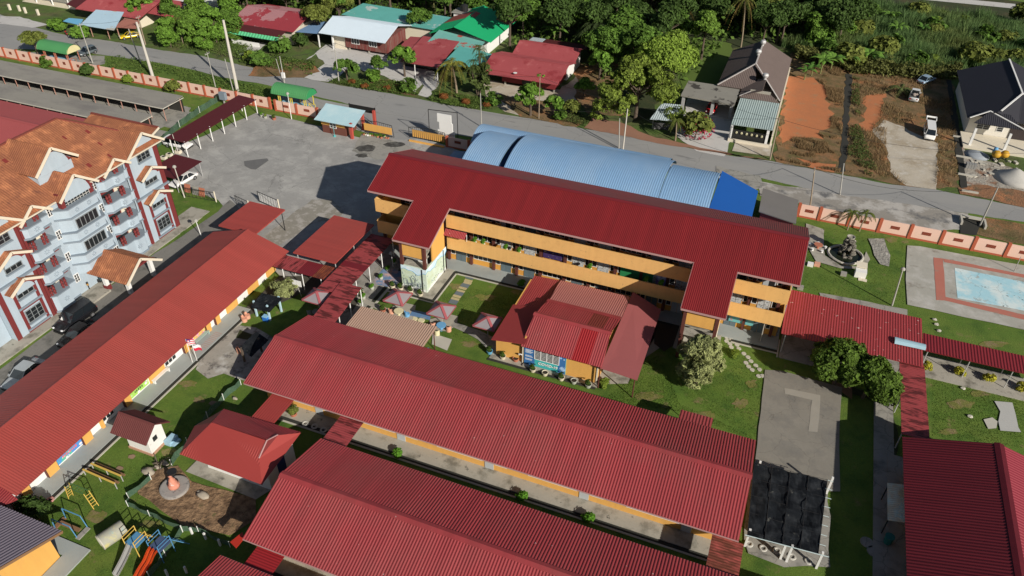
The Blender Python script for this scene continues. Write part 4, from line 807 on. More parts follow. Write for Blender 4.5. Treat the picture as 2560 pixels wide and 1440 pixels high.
def balcony(y0, y1, side, k):
    z0, z1 = 1.25+2.97*k, 2.3+2.97*k
    if k == 0: z0 = .35
    if side > 0: pl = [(-73.3,y0),(-72.3,y0),(-71.6,y0+.7),(-71.6,y0+2.0),(-71.25,y0+2.3),(-71.25,y1-.9),(-71.6,y1-.6),(-71.6,y1),(-73.3,y1)]
    else: pl = [(-73.3,y0),(-71.9,y0),(-71.25,y0+.6),(-71.25,y1-1.3),(-71.8,y1-1.0),(-71.8,y1),(-73.3,y1)]
    b = P(fl, 'balcony', MB().prism(pl, z0, z1), BLUEW)
    def grow(p, q): 
        cx = sum(a for a,_ in p)/len(p); cy = sum(c for _,c in p)/len(p)
        return [(a+(q if a > -73 else 0), c+(q if c > cy else -q)*.3) for a,c in p]
    P(fl, 'balcony_trim', MB().prism(grow(pl,.12), z1, z1+.12), GREYT)
    P(fl, 'balcony_trim', MB().prism(grow(pl,.12), z0-.2, z0), GREYT)
    fw = flower(-71.24, (y0+y1)/2+.2*side, (z0+z1)/2, .33)
    P(fl, 'flower_cutouts', fw, CUT)
    # recessed door, window and shutter
    P(fl, 'shutter', boxes((-73.3,-73.22,y1-1.3,y1-.5,z1-.2,z1+1.2)), CREAM)
    window(fl, y0+.6, y0+2.0, -73.28, z1-.8, z1+1.1, 4, out=1, axis='y', bars=4, fm=BLACK)
    for y in (y0+.5, y0+.9, y1-1.6, y1-1.2):
        P(fl, 'baluster', MB().lathe((-71.75 if side > 0 else -71.7,y,z1+.12),[(.16,0),(.10,.12),(.19,.3),(.11,.5),(.19,.7),(.10,.9),(.16,1.05)],8), DRED)
    P(fl, 'lintel', boxes((-73.25,-72.2,y0,y1,z1+1.25,z1+1.62)), DRED)
for k in range(4):
    balcony(54.1, 58.35, 1, k); balcony(43.35, 47.0, -1, k)
tri_gable(fl, -71.1, -74, 54.7, 58.75, 11.9, 13.3, face=False); tri_gable(fl, -71.1, -74, 43.3, 47.3, 11.9, 13.3, face=False)
# centre bay
P(fl, 'centre_bay', boxes((-73.3,-71.9,47.05,54.05,0,12.45)), BLUEW)
P(fl, 'centre_bay', MB().prism([(-71.9,47.9),(-70.8,48.8),(-70.8,52.4),(-71.9,53.2)], 2.6, 11.1), BLUEW)
for k in range(4):
    z = 1.2+2.97*k
    if k: P(fl, 'centre_parapet', MB().prism([(-71.9,47.6),(-70.6,48.6),(-70.6,52.6),(-71.9,53.4)], z, z+1.0), BLUEW); P(fl, 'flower_cutouts', MB().add(flower(-70.58,49.7,z+.5,.3).v+flower(-70.58,51.4,z+.5,.3).v, flower(0,0,0).f+[tuple(i+len(flower(0,0,0).v) for i in f) for f in flower(0,0,0).f]), CUT)
    if k: P(fl, 'balcony_trim', MB().prism([(-71.9,47.5),(-70.45,48.5),(-70.45,52.7),(-71.9,53.5)], z+1.0, z+1.12), GREYT); P(fl, 'balcony_trim', MB().prism([(-71.9,47.5),(-70.45,48.5),(-70.45,52.7),(-71.9,53.5)], z-.2, z), GREYT)
    if k < 3 and k: window(fl, 49.1, 52.1, -70.79, z+1.15, z+2.4, 5, out=1, axis='y', bars=0, fm=FGR)
    window(fl, 53.3, 53.95, -71.9, z+.6, z+1.7, 2, out=1, axis='y', bars=2); window(fl, 47.1, 47.75, -71.9, z+.6, z+1.7, 2, out=1, axis='y', bars=2)
P(fl, 'arched_opening', boxes((-71.5,-71.2,48.9,52.3,11.2,12.6)), GLASS)
gr = MB()
for i in range(9): gr.box(-71.15,-71.1,48.9+i*.42,48.94+i*.42,11.2,13.0)
for i in range(4): gr.box(-71.2,-71.15,48.9,52.3,11.4+i*.42,11.44+i*.42)
P(fl, 'window_grille', gr, mat('pale_grille',(0.5,0.5,0.48)))
P(fl, 'red_band', boxes((-71.6,-71.0,48.4,48.9,11.2,13),(-71.6,-71.0,52.3,52.8,11.2,13)), DRED)
tri_gable(fl, -70.3, -74.5, 47.9, 53.2, 12.45, 14.5)
# roof
E0, E1 = -71.1, -86.5
def plane(P_): return P(fl, 'roof', P_, TILE)
RZ = 16.8; RX = -78.8
plane(MB().corr([(E0,28,12.5),(E0,64.2,12.5),(RX,57.2,RZ),(RX,28,RZ)],(RX-E0,0,RZ-12.5),.28,.03,.12))
plane(MB().corr([(E1,28,12.5),(E1,64.2,12.5),(RX,57.2,RZ),(RX,28,RZ)],(RX-E1,0,RZ-12.5),.28,.03,.12))
plane(MB().corr([(E0,64.25,12.5),(E1,64.25,12.5),(RX,57.25,RZ)],(0,-7,RZ-12.5),.28,.03,.12))
plane(MB().corr([(-84,66.0,12.9),(-73.1,66.0,12.9),(-73.1,63.6,12.1),(-84,63.6,12.1)],(0,-3,-1),.28,.03,.1))
P(fl, 'wall', boxes((-84,-77,64,65.2,0,11.9)), BLUEW)
P(fl, 'ridge_tiles', MB().bar((RX,28,RZ+.05),(RX,57.2,RZ+.05),.3,.12).bar((RX,57.2,RZ+.05),(E0,64.2,12.6),.25,.12).bar((-84,66.0,12.98),(-73.1,66.0,12.98),.3,.12), mat('dull_red_ridge',(0.20,0.05,0.035),.8,.15,1))
P(fl, 'barge_board', MB().bar((-73.05,66.1,12.85),(-73.05,63.5,12.05),.12,.2), VERGE)
for y0, y1, zt in ((58.4,64.35,14.55),(38.2,43.9,14.5)): 
    tri_gable(fl, -70.9, -76.5, y0, y1, 12.45, zt, fx=-71.66)
tri_gable(fl, -72.6, -78.8, 48.0, 53.6, 15.0, 17.15, fx=-73.1)
P(fl, 'dormer_wall', boxes((-76,-73.2,48.5,53.1,13.4,15.0)), BLUEW)
rp = random.Random(5)
pt = MB()
for k in range(11):
    x = rp.uniform(-77.5,-72.5); y = rp.uniform(38,60); z = 12.5+(E0-x)*(RZ-12.5)/(E0-RX); w_ = rp.uniform(.2,.45)
    pt.slab([(x,y,z+.06),(x+.5,y,z+.06-.28),(x+.5,y+w_,z+.06-.28),(x,y+w_,z+.06)],.02)
P(fl, 'replacement_tile', pt, mat('new_red_tile',(0.17,0.025,0.02)))
P(fl, 'gutter', MB().bar((-70.98,24,12.42),(-70.98,64,12.42),.14,.12), VERGE)
P(fl, 'drain_pipe', MB().tube((-71.75,53.9,0),(-71.75,53.9,12),.07).tube((-71.6,58.1,0),(-71.6,58.1,12),.07), BLUEW)
# left neighbour bay
P(fl, 'wing', boxes((-73.3,-72.6,24,38.25,0,12.3)), BLUEW)
P(fl, 'red_band', boxes((-72.58,-72.5,34.0,34.6,0,12.3)), DRED)
for z in (1.3,4.3,7.3,10.3): window(fl, 35.6, 37.2, -72.6, z, z+1.3, 3, out=1, axis='y', bars=3)
P(fl, 'perimeter_walk', boxes((-73.4,-70.3,24,68,-.05,.12)), CONC)
# porch
po = T('entrance_porch', 'orange tiled gable porch roof on white pillars in front of the flats', 'porch', (-68.5,51,0))
tri_gable(po, -65.2, -71.2, 48.3, 53.8, 2.55, 4.4, face=False)
for x, y in ((-66.8,49.6),(-66.8,53.4),(-69.8,49.2),(-70.6,53.2)):
    P(po, 'pillar', boxes((x-.22,x+.22,y-.22,y+.22,0,2.7)), WHITE)
P(po, 'pillar_base', boxes((-70.1,-69.5,48.9,49.5,0,.7)), DRED)
P(po, 'gable_beam', boxes((-66.9,-66.6,49.6,53.4,2.5,2.75)), DRED)
P(po, 'step', boxes((-71,-69.2,45.5,49.0,0,.3)), CONC)
# ================================================================== boundary walls
WP = mat('wall_pink', (0.74,0.50,0.41), .85, .05, .6); WO = mat('wall_terracotta', (0.42,0.10,0.05), .85, .08, .6)
LAT = mat('lattice_terracotta', (0.20,0.045,0.025), .85, .2, 6)
def bwall(label, xs, y, zt, small=True, skip=()):
    t = T('boundary_wall', label, 'boundary wall', ((xs[0]+xs[-1])/2, y, 0))
    for i, x in enumerate(xs):
        P(t, 'pillar', boxes((x-.19,x+.19,y-.19,y+.19,0,zt+.12)), WO)
        if i+1 < len(xs):
            x1 = xs[i+1]; P(t, 'panel', boxes((x+.23,x1-.23,y-.08,y+.08,.26,zt)), WP)
            P(t, 'base_band', boxes((x+.23,x1-.23,y-.12,y+.12,0,.25)), WO)
            c = (x+x1)/2; w_ = .32 if small else .55
            P(t, 'lattice', boxes((c-w_,c+w_,y-.11,y+.11,.95,1.5 if small else 1.4)), LAT)
            if not small:
                lt = MB()
                for q in range(5): lt.bar((c-w_+q*.22,y-.12,.95),(c-w_+.22+q*.22,y-.12,1.4),.03,.03)
                P(t, 'lattice_bars', lt, WO)
    return t
bwall('pink boundary wall with square openings beside the grey sheds and grass verge', [-151.5+3.43*i for i in range(21)], 99.6, 2.0)
bwall('pink boundary wall with potted plants between long carport and guardhouse', [-81.6,-77.3,-73.2,-70.2], 99.4, 1.9, False)
bwall('pink and terracotta boundary wall beside the painted court', [5.2,8.0]+[8.0+3.84*i for i in range(1,9)], 98.1, 2.0, False)
bwall('short shaded pink wall between the school sign and the blue hall', [-48.6,-44.8,-41.0], 98.4, 1.8, False)
# ================================================================== blue vaulted hall
bh = T('vaulted_hall', 'pale blue corrugated barrel vault hall between the school block and the road', 'hall', (-22,89,0))
BL = mat('roof_sky_blue', (0.19,0.335,0.53), .5, .08, .3, fine=(3,.06), spots=((0.25,0.38,0.54),.35,.2,.3), stretch=(1,.4,1)); BD = mat('tarpaulin_blue', (0.01,0.085,0.34), .5, .05, .5)
def vault(root, x0, x1, y0, y1, zs, rise, m, name='roof', n=18, pitch=.3, amp=.026, axis='x'):
    h = (y1-y0)/2; Rr = (h*h+rise*rise)/(2*rise); a0 = math.asin(min(1,h/Rr)); cy = (y0+y1)/2; cz = zs+rise-Rr
    prof = (0,0,1,1); k = int((x1-x0)/(pitch/4)); mb = MB(); vs = []
    for i in range(k+1):
        x = x0+(x1-x0)*i/k; r_ = Rr+amp*prof[i%4]
        for j in range(n+1):
            a = -a0+2*a0*j/n; vs.append((x, cy+r_*math.sin(a), cz+r_*math.cos(a)))
    mb.add(vs, [(i*(n+1)+j,(i+1)*(n+1)+j,(i+1)*(n+1)+j+1,i*(n+1)+j+1) for i in range(k) for j in range(n)])
    vs = []; 
    for x in (x0+.02, x1-.02):
        for j in range(n+1):
            a = -a0+2*a0*j/n; vs.append((x, cy+(Rr-.08)*math.sin(a), cz+(Rr-.08)*math.cos(a)))
    mb.add(vs, [(j,j+1,n+1+j+1,n+1+j) for j in range(n)])
    if axis == 'y': mb.v = [(y, x, z) for x, y, z in mb.v]
    return P(root, name, mb, m), (cy, cz, Rr, a0)
vault(bh, -33.2,-12.2, 81.8,97.2, 5.1, 2.8, BL)
vault(bh, -39.6,-34.2, 82.0,96.8, 4.8, 2.5, BL); vault(bh, -12.2,-5.8, 82.0,96.8, 4.6, 2.9, BL)
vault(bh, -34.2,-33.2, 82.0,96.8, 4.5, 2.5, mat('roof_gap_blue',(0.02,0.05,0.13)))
vault(bh, -41.8,-13, 92.5,98.4, 4.9, 1.2, BL)
P(bh, 'side_roof', MB().slab([(-5.8,95.5,6.1),(-.6,94.6,4.6),(-.6,84.0,4.6),(-5.8,83.2,6.1)],.05), BD)
P(bh, 'side_roof', MB().slab([(-44.5,84.5,2.9),(-39.2,84.5,3.6),(-39.2,92.5,3.6),(-44.5,92.5,2.9)],.05), mat('roof_steel_blue',(0.13,0.22,0.34),.5,.08,.4))
P(bh, 'side_curtain', boxes((-40.5,-40.4,93.2,98,.8,4.4)), BD)
for x in (-41.5,-34,-27,-20,-13,-6): 
    P(bh, 'column', boxes((x-.15,x+.15,82.1,82.4,0,4.9)), BLUEW); P(bh, 'column', boxes((x-.15,x+.15,96.4,96.7,0,4.9)), BLUEW)
P(bh, 'floor', boxes((-42,-1,82,97,-.02,.12)), CONC)
P(bh, 'end_wall', boxes((-.75,-.6,84.5,94.2,0,4.4)), BD)
gb = T('storage_shed', 'low shed with flat grey concrete roof beside the blue tarpaulin', 'shed', (2.5,96,0))
P(gb, 'roof', MB().slab([(-.1,98.9,2.9),(4.8,97.4,2.9),(5.0,91.7,2.5),(0.1,93.0,2.5)],.14), mat('roof_grey_slab',(0.17,0.16,0.15),.9,.1,.6))
P(gb, 'wall', MB().prism([(.3,98.4),(4.5,97.1),(4.7,92.1),(.4,93.4)],0,2.4), DRED)
P(gb, 'flaking_apron', MB().prism([(0.1,93.0),(5.0,91.7),(5.2,88.6),(0.2,89.6)],0,.12), mat('flaking_white',(0.5,0.49,0.46),.9,.1,1,spots=((0.06,0.06,0.055),.4,1.0,.05)))
# ================================================================== guardhouse, gate, signs, shelters
gh = T('guardhouse', 'small guardhouse with pale blue ribbed roof and yellow shutters by the gate', 'guardhouse', (-67,96.5,0))
P(gh, 'roof', MB().corr([(-70.3,94.3,2.55),(-62.9,94.3,2.55),(-63.4,98.9,3.4),(-70.8,98.9,3.4)],(0,4.6,.85),.25,.03,.06), mat('roof_ice_blue',(0.38,0.56,0.62),.5,.08,.5,spots=((0.48,0.60,0.62),.3,.5,.3)))
P(gh, 'wall', boxes((-69.6,-65.2,95.3,98.5,0,2.6)), mat('wall_brown',(0.14,0.05,0.035),.9,.1,1))
P(gh, 'shutter', boxes((-69.7,-68.1,95.22,95.3,1.5,2.35),(-66.9,-65.3,95.22,95.3,1.5,2.35)), YEL)
window(gh, -68.1, -66.9, 95.3, 1.1, 2.2, 2, bars=2)
for x, y in ((-63.9,95.0),(-63.9,98.6),(-62.4,99.8)): P(gh, 'pillar', boxes((x-.2,x+.2,y-.2,y+.2,0,2.75 if y < 99 else 3.2)), mat('pillar_red',(0.42,0.07,0.05),.8,.1,1))
P(gh, 'sign_frame', boxes((-67.6,-62.6,100.6,100.7,2.2,2.32),(-67.6,-67.45,100.6,100.7,0,3.3),(-62.75,-62.6,100.6,100.7,0,3.3),(-67.4,-62.8,100.62,100.68,2.35,3.2)), BLACK)
P(gh, 'umbrella_stand', MB().tube((-67.0,94.6,0),(-67.0,94.6,1.6),.04).tube((-67.0,94.6,0),(-67.0,94.6,.35),.3,.06,10), mat('teal_paint',(0.08,0.35,0.36)))
def gate(label, x0, x1, y, panel, slats):
    t = T('sliding_gate', label, 'gate', ((x0+x1)/2,y,0))
    P(t, 'board', boxes((x0,x1,y-.08,y,.5,1.7)), panel)
    fr = MB().path([(x0-.7,y+.05,.1),(x0-.7,y+.05,1.9),(x0,y+.05,2.1),((x0+x1)/2,y+.05,2.3),(x1,y+.05,2.1),(x1+.3,y+.05,.1)],.05)
    n = int((x1-x0)/.35)
    for i in range(n+1):
        x = x0+(x1-x0)*i/n
        fr.tube((x,y+.06,1.7),(x,y+.06,2.15),.025)
        if slats: fr.tube((x,y-.1,.4),(x,y-.1,1.8),.03)
    P(t, 'frame', fr, BLACK); P(t, 'bottom_kerb', boxes((x0-.2,x1+.3,y-1.1,y-.8,0,.28)) if slats else boxes((x0,x1,y-.05,y+.05,.1,.2)), YEL if slats else BLACK)
    return t
gate('sliding gate with plain yellow board behind the row of flower pots', -63.3, -58.2, 97.9, YEL, False)
gate('slatted black gate over a yellow board next to the white sign', -54.9, -49.2, 98.8, YEL, True)
sg = T('school_sign', 'white stepped board inside a black pipe frame beside the gate', 'sign', (-49.6,99.6,0))
P(sg, 'board', boxes((-50.6,-47.7,99.3,99.5,0.6,2.3),(-50.3,-48.0,99.3,99.5,2.31,3.6),(-50.6,-48.2,99.3,99.5,3.61,5.0)), WHITE)
P(sg, 'frame', MB().path([(-51.9,98.9,.2),(-51.9,98.9,5.6),(-46.9,98.9,5.9),(-46.9,98.9,.2)],.06).tube((-51.9,98.9,1.9),(-46.9,98.9,1.9),.03), BLACK)
def shelter(label, x0, x1, y0, y1, pm, col):
    t = T('bus_shelter', label, 'bus shelter', ((x0+x1)/2,(y0+y1)/2,0), 'green barrel roofed bus shelters')
    vault(t, x0, x1, y0, y1, 2.25, 1.35, mat('shelter_green',(0.075,0.27,0.10),.5,.12,.5), n=12, pitch=.4, amp=.015)
    h = (y1-y0)/2; cy = (y0+y1)/2
    for x in (x0+.05, x1-.1): P(t, 'end_panel', MB().poly([(x,cy+h*math.cos(a),2.2+1.3*math.sin(a)) for a in [k*math.pi/10 for k in range(11)]]), col)
    for x in (x0+1.2, (x0+x1)/2, x1-.8):
        P(t, 'post', boxes((x-.06,x+.06,y0+.3,y0+.42,0,2.3),(x+.3,x+.42,y0+.3,y0+.42,0,2.3)), pm); P(t, 'post', boxes((x-.06,x+.06,y1-.42,y1-.3,0,2.3)), pm)
    P(t, 'bench', boxes((x0+1,x1-1,cy-.3,cy+.2,.4,.5)), mat('bench_blue',(0.2,0.42,0.55)))
    P(t, 'side_rail', MB().path([(x1+.1,y0+.4,.4),(x1+.1,y0+.4,1.5),(x1+1.4,y0+.4,1.5),(x1+1.4,y0+.4,.4),(x1+.1,y0+.4,1.5)],.05), pm)
    return t
shelter('green barrel roofed bus shelter with yellow posts near the guardhouse', -83.4,-76.2,100.9,104.3, mat('yellow_post',(0.62,0.50,0.08)), GREEN)
shelter('green barrel roofed bus shelter with pale yellow end beside the parked hatchback', -137.6,-129.8,101.2,104.6, mat('orange_post',(0.42,0.15,0.09)), mat('pale_yellow',(0.6,0.55,0.3)))
# ================================================================== village houses
ZINC = mat('zinc_sheet',(0.40,0.47,0.50),.5,.08,.5,fine=(3,.06)); WHR = mat('roof_white_blue',(0.58,0.68,0.76),.5,.04,.4)
TEAL = mat('roof_teal',(0.10,0.36,0.33),.6,.12,.5); GRN = mat('roof_green',(0.012,0.33,0.13),.5,.05,.5)
VRED = mat('roof_village_red',(0.32,0.065,0.07),.65,.12,.4,spots=[((0.24,0.03,0.035),.28,.25,.1),((0.38,0.11,0.11),.2,.4,.1)]); WOOD = mat('red_boards',(0.16,0.035,0.03),.9,.3,1.5,spots=((0.22,0.17,0.14),.3,1,.3),stretch=(4,4,.4))
def house(label, walls, roofs, name='house', cat='house'):
    c = walls[0][1]; cx = (c[0]+c[1])/2; cy = (c[2]+c[3])/2
    t = T(name, label, cat, (cx,cy,0))
    for m, b in walls: P(t, 'wall', boxes(b), m)
    for r in roofs:
        m, pts, rib = r[:3]; P(t, r[3] if len(r) > 3 else 'roof', MB().corr(pan(*pts), rib, .3, .03, .07), m)
    return t
def gh2(t, x0, x1, y0, y1, ze, zr, m, axis='x', m2=None, ridge=None): gable(t, x0, x1, y0, y1, ze, zr, m, axis=axis, amp=.03, m2=m2, ridge=ridge, cap=.2)
h3 = house('village house with broad white-blue gable roof, stilted dark timber wall and blue carport', [(WOOD,(-86.0,-76.4,129.6,137.5,.7,3.4)),(CREAM,(-89,-86.1,129.8,135,0,3))], [])
gh2(h3, -91.2,-76.0,128.2,139.8,3.3,5.0,WHR)
for x in (-85.5,-81,-77): P(h3, 'stilt', boxes((x,x+.3,129.8,130.1,0,.75)), CONC)
for x in (-84.5,-80.5): window(h3, x, x+1.8, 129.6, 1.6, 2.8, 3)
P(h3, 'carport_roof', MB().corr([(-97,128.6,2.6),(-91,128.6,3.0),(-91,136,3.0),(-97,136,2.6)],(1,0,.1),.3,.03,.05), mat('roof_denim_blue',(0.16,0.27,0.44),.5,.12,.4))
P(h3, 'carport_post', boxes((-96.6,-96.4,129,129.2,0,2.6),(-92,-91.8,128.9,129.1,0,2.8),(-88.7,-88.4,128.9,129.2,0,3)), WHITE)
h3b = house('teal zinc roofed rear house behind the white-blue roof', [(CREAM,(-90,-72,140.5,147,0,2.9))], [])
P(h3b, 'roof', MB().corr([(-93,139.9,3.4),(-70.5,139.9,3.0),(-70.5,149,2.9),(-93,149,3.3)],(0,1,0),.3,.03,.06), mat('roof_patched_teal',(0.11,0.37,0.34),.6,.12,.5,spots=((0.38,0.48,0.47),.3,.22,.02)))
ct2 = T('water_tower', 'small white tower room carrying a dark tank behind the teal roof', 'tank tower', (-68.5,150,0))
P(ct2, 'tower', boxes((-70.5,-67,148.5,151.5,0,4.2)), WHITE); P(ct2, 'tank', MB().lathe((-68.6,150,4.3),[(.8,0),(.85,1.2),(.3,1.5)],12), BLACK); P(ct2, 'roof', boxes((-70.9,-66.6,148.1,151.9,4.21,4.35)), CONCD)
h4 = house('village house with green and red patched gable roofs', [(WHITE,(-69,-58.6,138.5,151,0,3.3))], [])
gable(h4, -70.8,-57.2,137.2,152.5,3.2,5.2,GRN,axis='y',amp=.03,cap=.2,ridge=-65.2)
P(h4, 'red_sheet', MB().slab([(-70.4,143.5,3.45),(-65.4,143.5,5.22),(-65.4,148.5,5.22),(-70.4,148.5,3.45)],.03).slab([(-65.0,145,5.22),(-64,145,4.98),(-64,148,4.98),(-65.0,148,5.22)],.03).slab([(-60.6,148.2,4.12),(-57.3,148.2,3.3),(-57.3,152.4,3.3),(-60.6,152.4,4.12)],.03), mat('roof_brick_patch',(0.33,0.08,0.06),.7,.1,.5))
P(h4, 'front_roof', MB().slab([(-68.5,137.3,4.2),(-58.5,137.3,3.1),(-58.0,131.5,2.7),(-68.5,131.5,3.4)],.06), mat('roof_teal_red',(0.15,0.38,0.34),.6,.1,.5,spots=((0.35,0.08,0.06),.35,.25,.03)))
h5r = house('low red front roof of the green-roofed house, over a dark carport', [(DRAIN,(-71.5,-64.8,126.5,133.5,0,2.2))], [])
P(h5r, 'roof', MB().corr([(-73.0,126.0,2.7),(-69.6,126,2.9),(-69.6,134.4,3.3),(-73.6,134.4,3.0)],(0,1,.04),.3,.02,.06), VRED)
P(h5r, 'roof', MB().corr([(-69.4,122.0,2.7),(-61.6,122.2,2.7),(-62.6,134.2,3.6),(-70.6,134.2,3.6)],(0,1,.07),.3,.02,.06), VRED)
P(h5r, 'post', MB().tube((-66.5,122.3,0),(-66.5,122.3,2.7),.08).tube((-61.9,122.5,0),(-61.9,122.5,2.7),.08).tube((-69,122.4,0),(-69,122.4,2.7),.08), WHITE)
P(h5r, 'satellite_dish', MB().lathe((-70.0,126.5,3.2),[(.05,0),(.35,.12),(.4,.2)],10), WHITE)
P(h5r, 'teal_side_roof', MB().corr([(-61.5,122.8,2.8),(-54.5,126.5,2.4),(-54.5,133,2.4),(-62.2,134,3.2)],(0,1,.05),.3,.03,.05), TEAL)
h5 = house('dark red timber house on short stilts with patched red sheet roofs', [(mat('crimson_boards',(0.17,0.018,0.022),.8,.15,2,stretch=(5,5,.4)),(-50.0,-39.6,125.4,132,.7,3.0)),(WHITE,(-51,-39.5,132.2,140.5,0,2.9))], [])
gh2(h5, -53.6,-38.4,124.6,134.2,2.9,4.1,VRED); gh2(h5, -51.2,-38.6,133.6,141.8,3.0,4.3,VRED)
P(h5, 'front_awning', MB().corr([(-53.6,123.4,2.5),(-38.6,123.4,2.5),(-38.6,125.8,3.1),(-53.6,125.8,3.1)],(0,1,.2),.3,.03,.05), VRED)
for x in (-49.6,-45.2,-40): P(h5, 'stilt', boxes((x,x+.3,125.5,125.8,0,.7)), CONC)
window(h5, -49.4,-46.8,125.4,1.7,2.7,4); window(h5, -43.2,-40.4,125.4,1.7,2.7,4)
P(h5, 'door', boxes((-46.0,-44.4,125.3,125.38,.8,2.6)), DRAIN); P(h5, 'front_steps', boxes((-45.6,-44.4,124.2,125.35,0,.7),(-45.6,-44.4,123.5,124.19,0,.4)), WHITE)
P(h5, 'satellite_dish', MB().lathe((-47.0,124.3,3.0),[(.05,0),(.32,.1),(.38,.18)],10), WHITE)
P(h5, 'rear_patch', MB().corr([(-50.8,141.8,3.1),(-48,141.8,3.1),(-48,144,3.0),(-50.8,144,3.0)],(0,1,0),.3,.03,.05), ZINC)
P(h5, 'rear_roof', MB().corr([(-47.9,141.8,3.05),(-38.8,141.8,3.05),(-38.8,144.3,2.9),(-47.9,144.3,2.9)],(0,1,0),.3,.03,.05), MAROON)
h1 = house('cream walled house with red and dusty pink roof and green striped awning', [(mat('wall_sandy',(0.50,0.46,0.38),.85,.05,1),(-110.0,-97.5,128,139,0,3.0))], [])
gh2(h1, -112.4,-96.6,127.2,140.6,3.0,4.7,mat('roof_crimson_mauve',(0.26,0.035,0.045),.6,.06,.4,spots=((0.33,0.16,0.17),.42,.12,.02)))
P(h1, 'front_roof', MB().corr([(-110.5,124.4,2.6),(-98.2,124.4,2.6),(-98.2,127.5,3.0),(-110.5,127.5,3.0)],(0,1,.1),.3,.03,.05), MAROON)
AWN = mat('awning_green_stripe',(0.10,0.45,0.22),.6,.1,1)
P(h1, 'striped_awning', MB().corr([(-110.6,123.6,2.1),(-98.1,123.6,2.1),(-98.1,124.4,2.6),(-110.6,124.4,2.6)],(0,1,.6),.7,.06,.04), AWN)
P(h1, 'balustrade', boxes((-109.8,-103,123.9,124.0,0,.9)), WHITE); window(h1, -108,-105.6,128,1,2.2,3); P(h1, 'door', boxes((-103,-102,127.9,127.98,0,2.1)), TIMB)
h0 = house('village house with red roof and patched blue-grey front sheets over a porch', [(CREAM,(-146,-133.5,124,133,0,2.9))], [])
gh2(h0, -148.5,-131,121.5,135,2.9,4.6,VRED)
P(h0, 'front_sheets', MB().corr(pan((200,62,2.6),(285,76,2.4),(310,30,3.3),(240,24)),(0,1,.1),.3,.03,.05), mat('roof_patched_blue',(0.36,0.50,0.60),.6,.08,.5,spots=((0.38,0.38,0.34),.4,.22,.02)))
P(h0, 'front_sheets', MB().corr(pan((157,53,2.4),(200,63,2.4),(208,48,2.9),(172,45)),(0,1,.1),.3,.03,.05), mat('roof_azure',(0.12,0.33,0.5),.6,.08,.5))
P(h0, 'rusty_lean_to', MB().corr(pan((285,68,2.5),(340,72,2.5),(350,52,2.9),(312,45)),(0,1,.1),.3,.03,.05), mat('roof_rust_pink',(0.30,0.12,0.09),.8,.2,.7))
P(h0, 'post', MB().tube(g(233,92),g(233,92)+V((0,0,2.4)),.08).tube(g(275,98),g(275,98)+V((0,0,2.4)),.08).tube(g(300,96),g(300,96)+V((0,0,2.4)),.1).tube(g(330,100),g(330,100)+V((0,0,2.4)),.08), mat('pink_post',(0.4,0.22,0.17)))
h0b = house('red roofed house partly hidden by creepers near the yellow car', [(WHITE,(-133.5,-124,133,142,0,3))], [])
P(h0b, 'roof', MB().corr(pan((352,30,3),(430,44,3),(462,5,4.4),(385,-8)),(0,1,.3),.3,.03,.06), VRED)
h00 = house('white house with open porch at the top left corner', [(WHITE,(-172,-158,130,140,0,3.0)),(CREAM,(-172,-156,127.5,130,0,.15))], [])
P(h00, 'roof', MB().slab([(-173,127,3.1),(-155.5,127,3.1),(-155.5,141,3.6),(-173,141,3.6)],.2), WHITE)
for x in (-168,-163,-158): P(h00, 'pillar', MB().tube((x,128,0),(x,128,3.1),.15), WHITE)
P(h00, 'side_roof', MB().corr(pan((165,10,2.8),(195,22,2.8),(235,-5,3.4),(200,-12)),(0,1,.1),.3,.03,.05), MAROON)
# grey tiled bungalow
BT = mat('roof_brown_grey_tile',(0.125,0.095,0.085),.8,.12,.5,fine=(3,.15)); RT = mat('white_ridge_tile',(0.45,0.42,0.40),.8,.3,3)
h6 = T('bungalow', 'bungalow with brown-grey tiled roof, concrete carport and zinc front canopy', 'house', (-6,140,0))
P(h6, 'wall', boxes((-11,-1.4,134.6,150,0,3.05),(-7,-1.4,130.6,134.5,0,3.0)), CREAM); P(h6, 'side_wall', boxes((-.75,-.5,119,151,0,1.9)), CREAM)
rz_ = 6.0
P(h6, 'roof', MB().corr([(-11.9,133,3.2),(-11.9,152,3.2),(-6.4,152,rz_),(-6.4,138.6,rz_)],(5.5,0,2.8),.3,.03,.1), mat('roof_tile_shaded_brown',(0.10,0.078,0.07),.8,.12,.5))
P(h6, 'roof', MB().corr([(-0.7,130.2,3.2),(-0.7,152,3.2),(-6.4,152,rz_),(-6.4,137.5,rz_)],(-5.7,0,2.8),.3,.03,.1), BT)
P(h6, 'roof', MB().corr([(-11.9,133,3.2),(-5.2,133,3.2),(-6.4,138.5,rz_)],(0,5.5,2.8),.3,.03,.1), BT)
P(h6, 'roof', MB().corr([(-7.6,129.8,3.15),(-4.0,129.8,4.7),(-4.0,136.5,4.9),(-7.6,134,3.15)],(3.6,0,1.5),.3,.03,.1), BT)
P(h6, 'roof', MB().corr([(-7.6,129.4,3.1),(-.8,129.4,3.1),(-2.6,130.6,3.9),(-6.0,130.6,3.9)],(0,1,.6),.3,.03,.1), BT)
P(h6, 'gable_face', MB().prism([(-6,130.5),(-2.6,130.5),(-2.6,130.7),(-6,130.7)],3.3,4.3), CONC)
P(h6, 'ridge_tiles', MB().bar((-6.4,138.5,6.08),(-6.4,152,6.08),.25,.12).bar((-6.4,138.5,6.08),(-11.9,133,3.3),.22,.1).bar((-6.4,138.5,6.08),(-.9,130,3.3),.22,.1).bar((-7.6,129.8,3.2),(-5.9,130.6,4.0),.2,.1), RT)
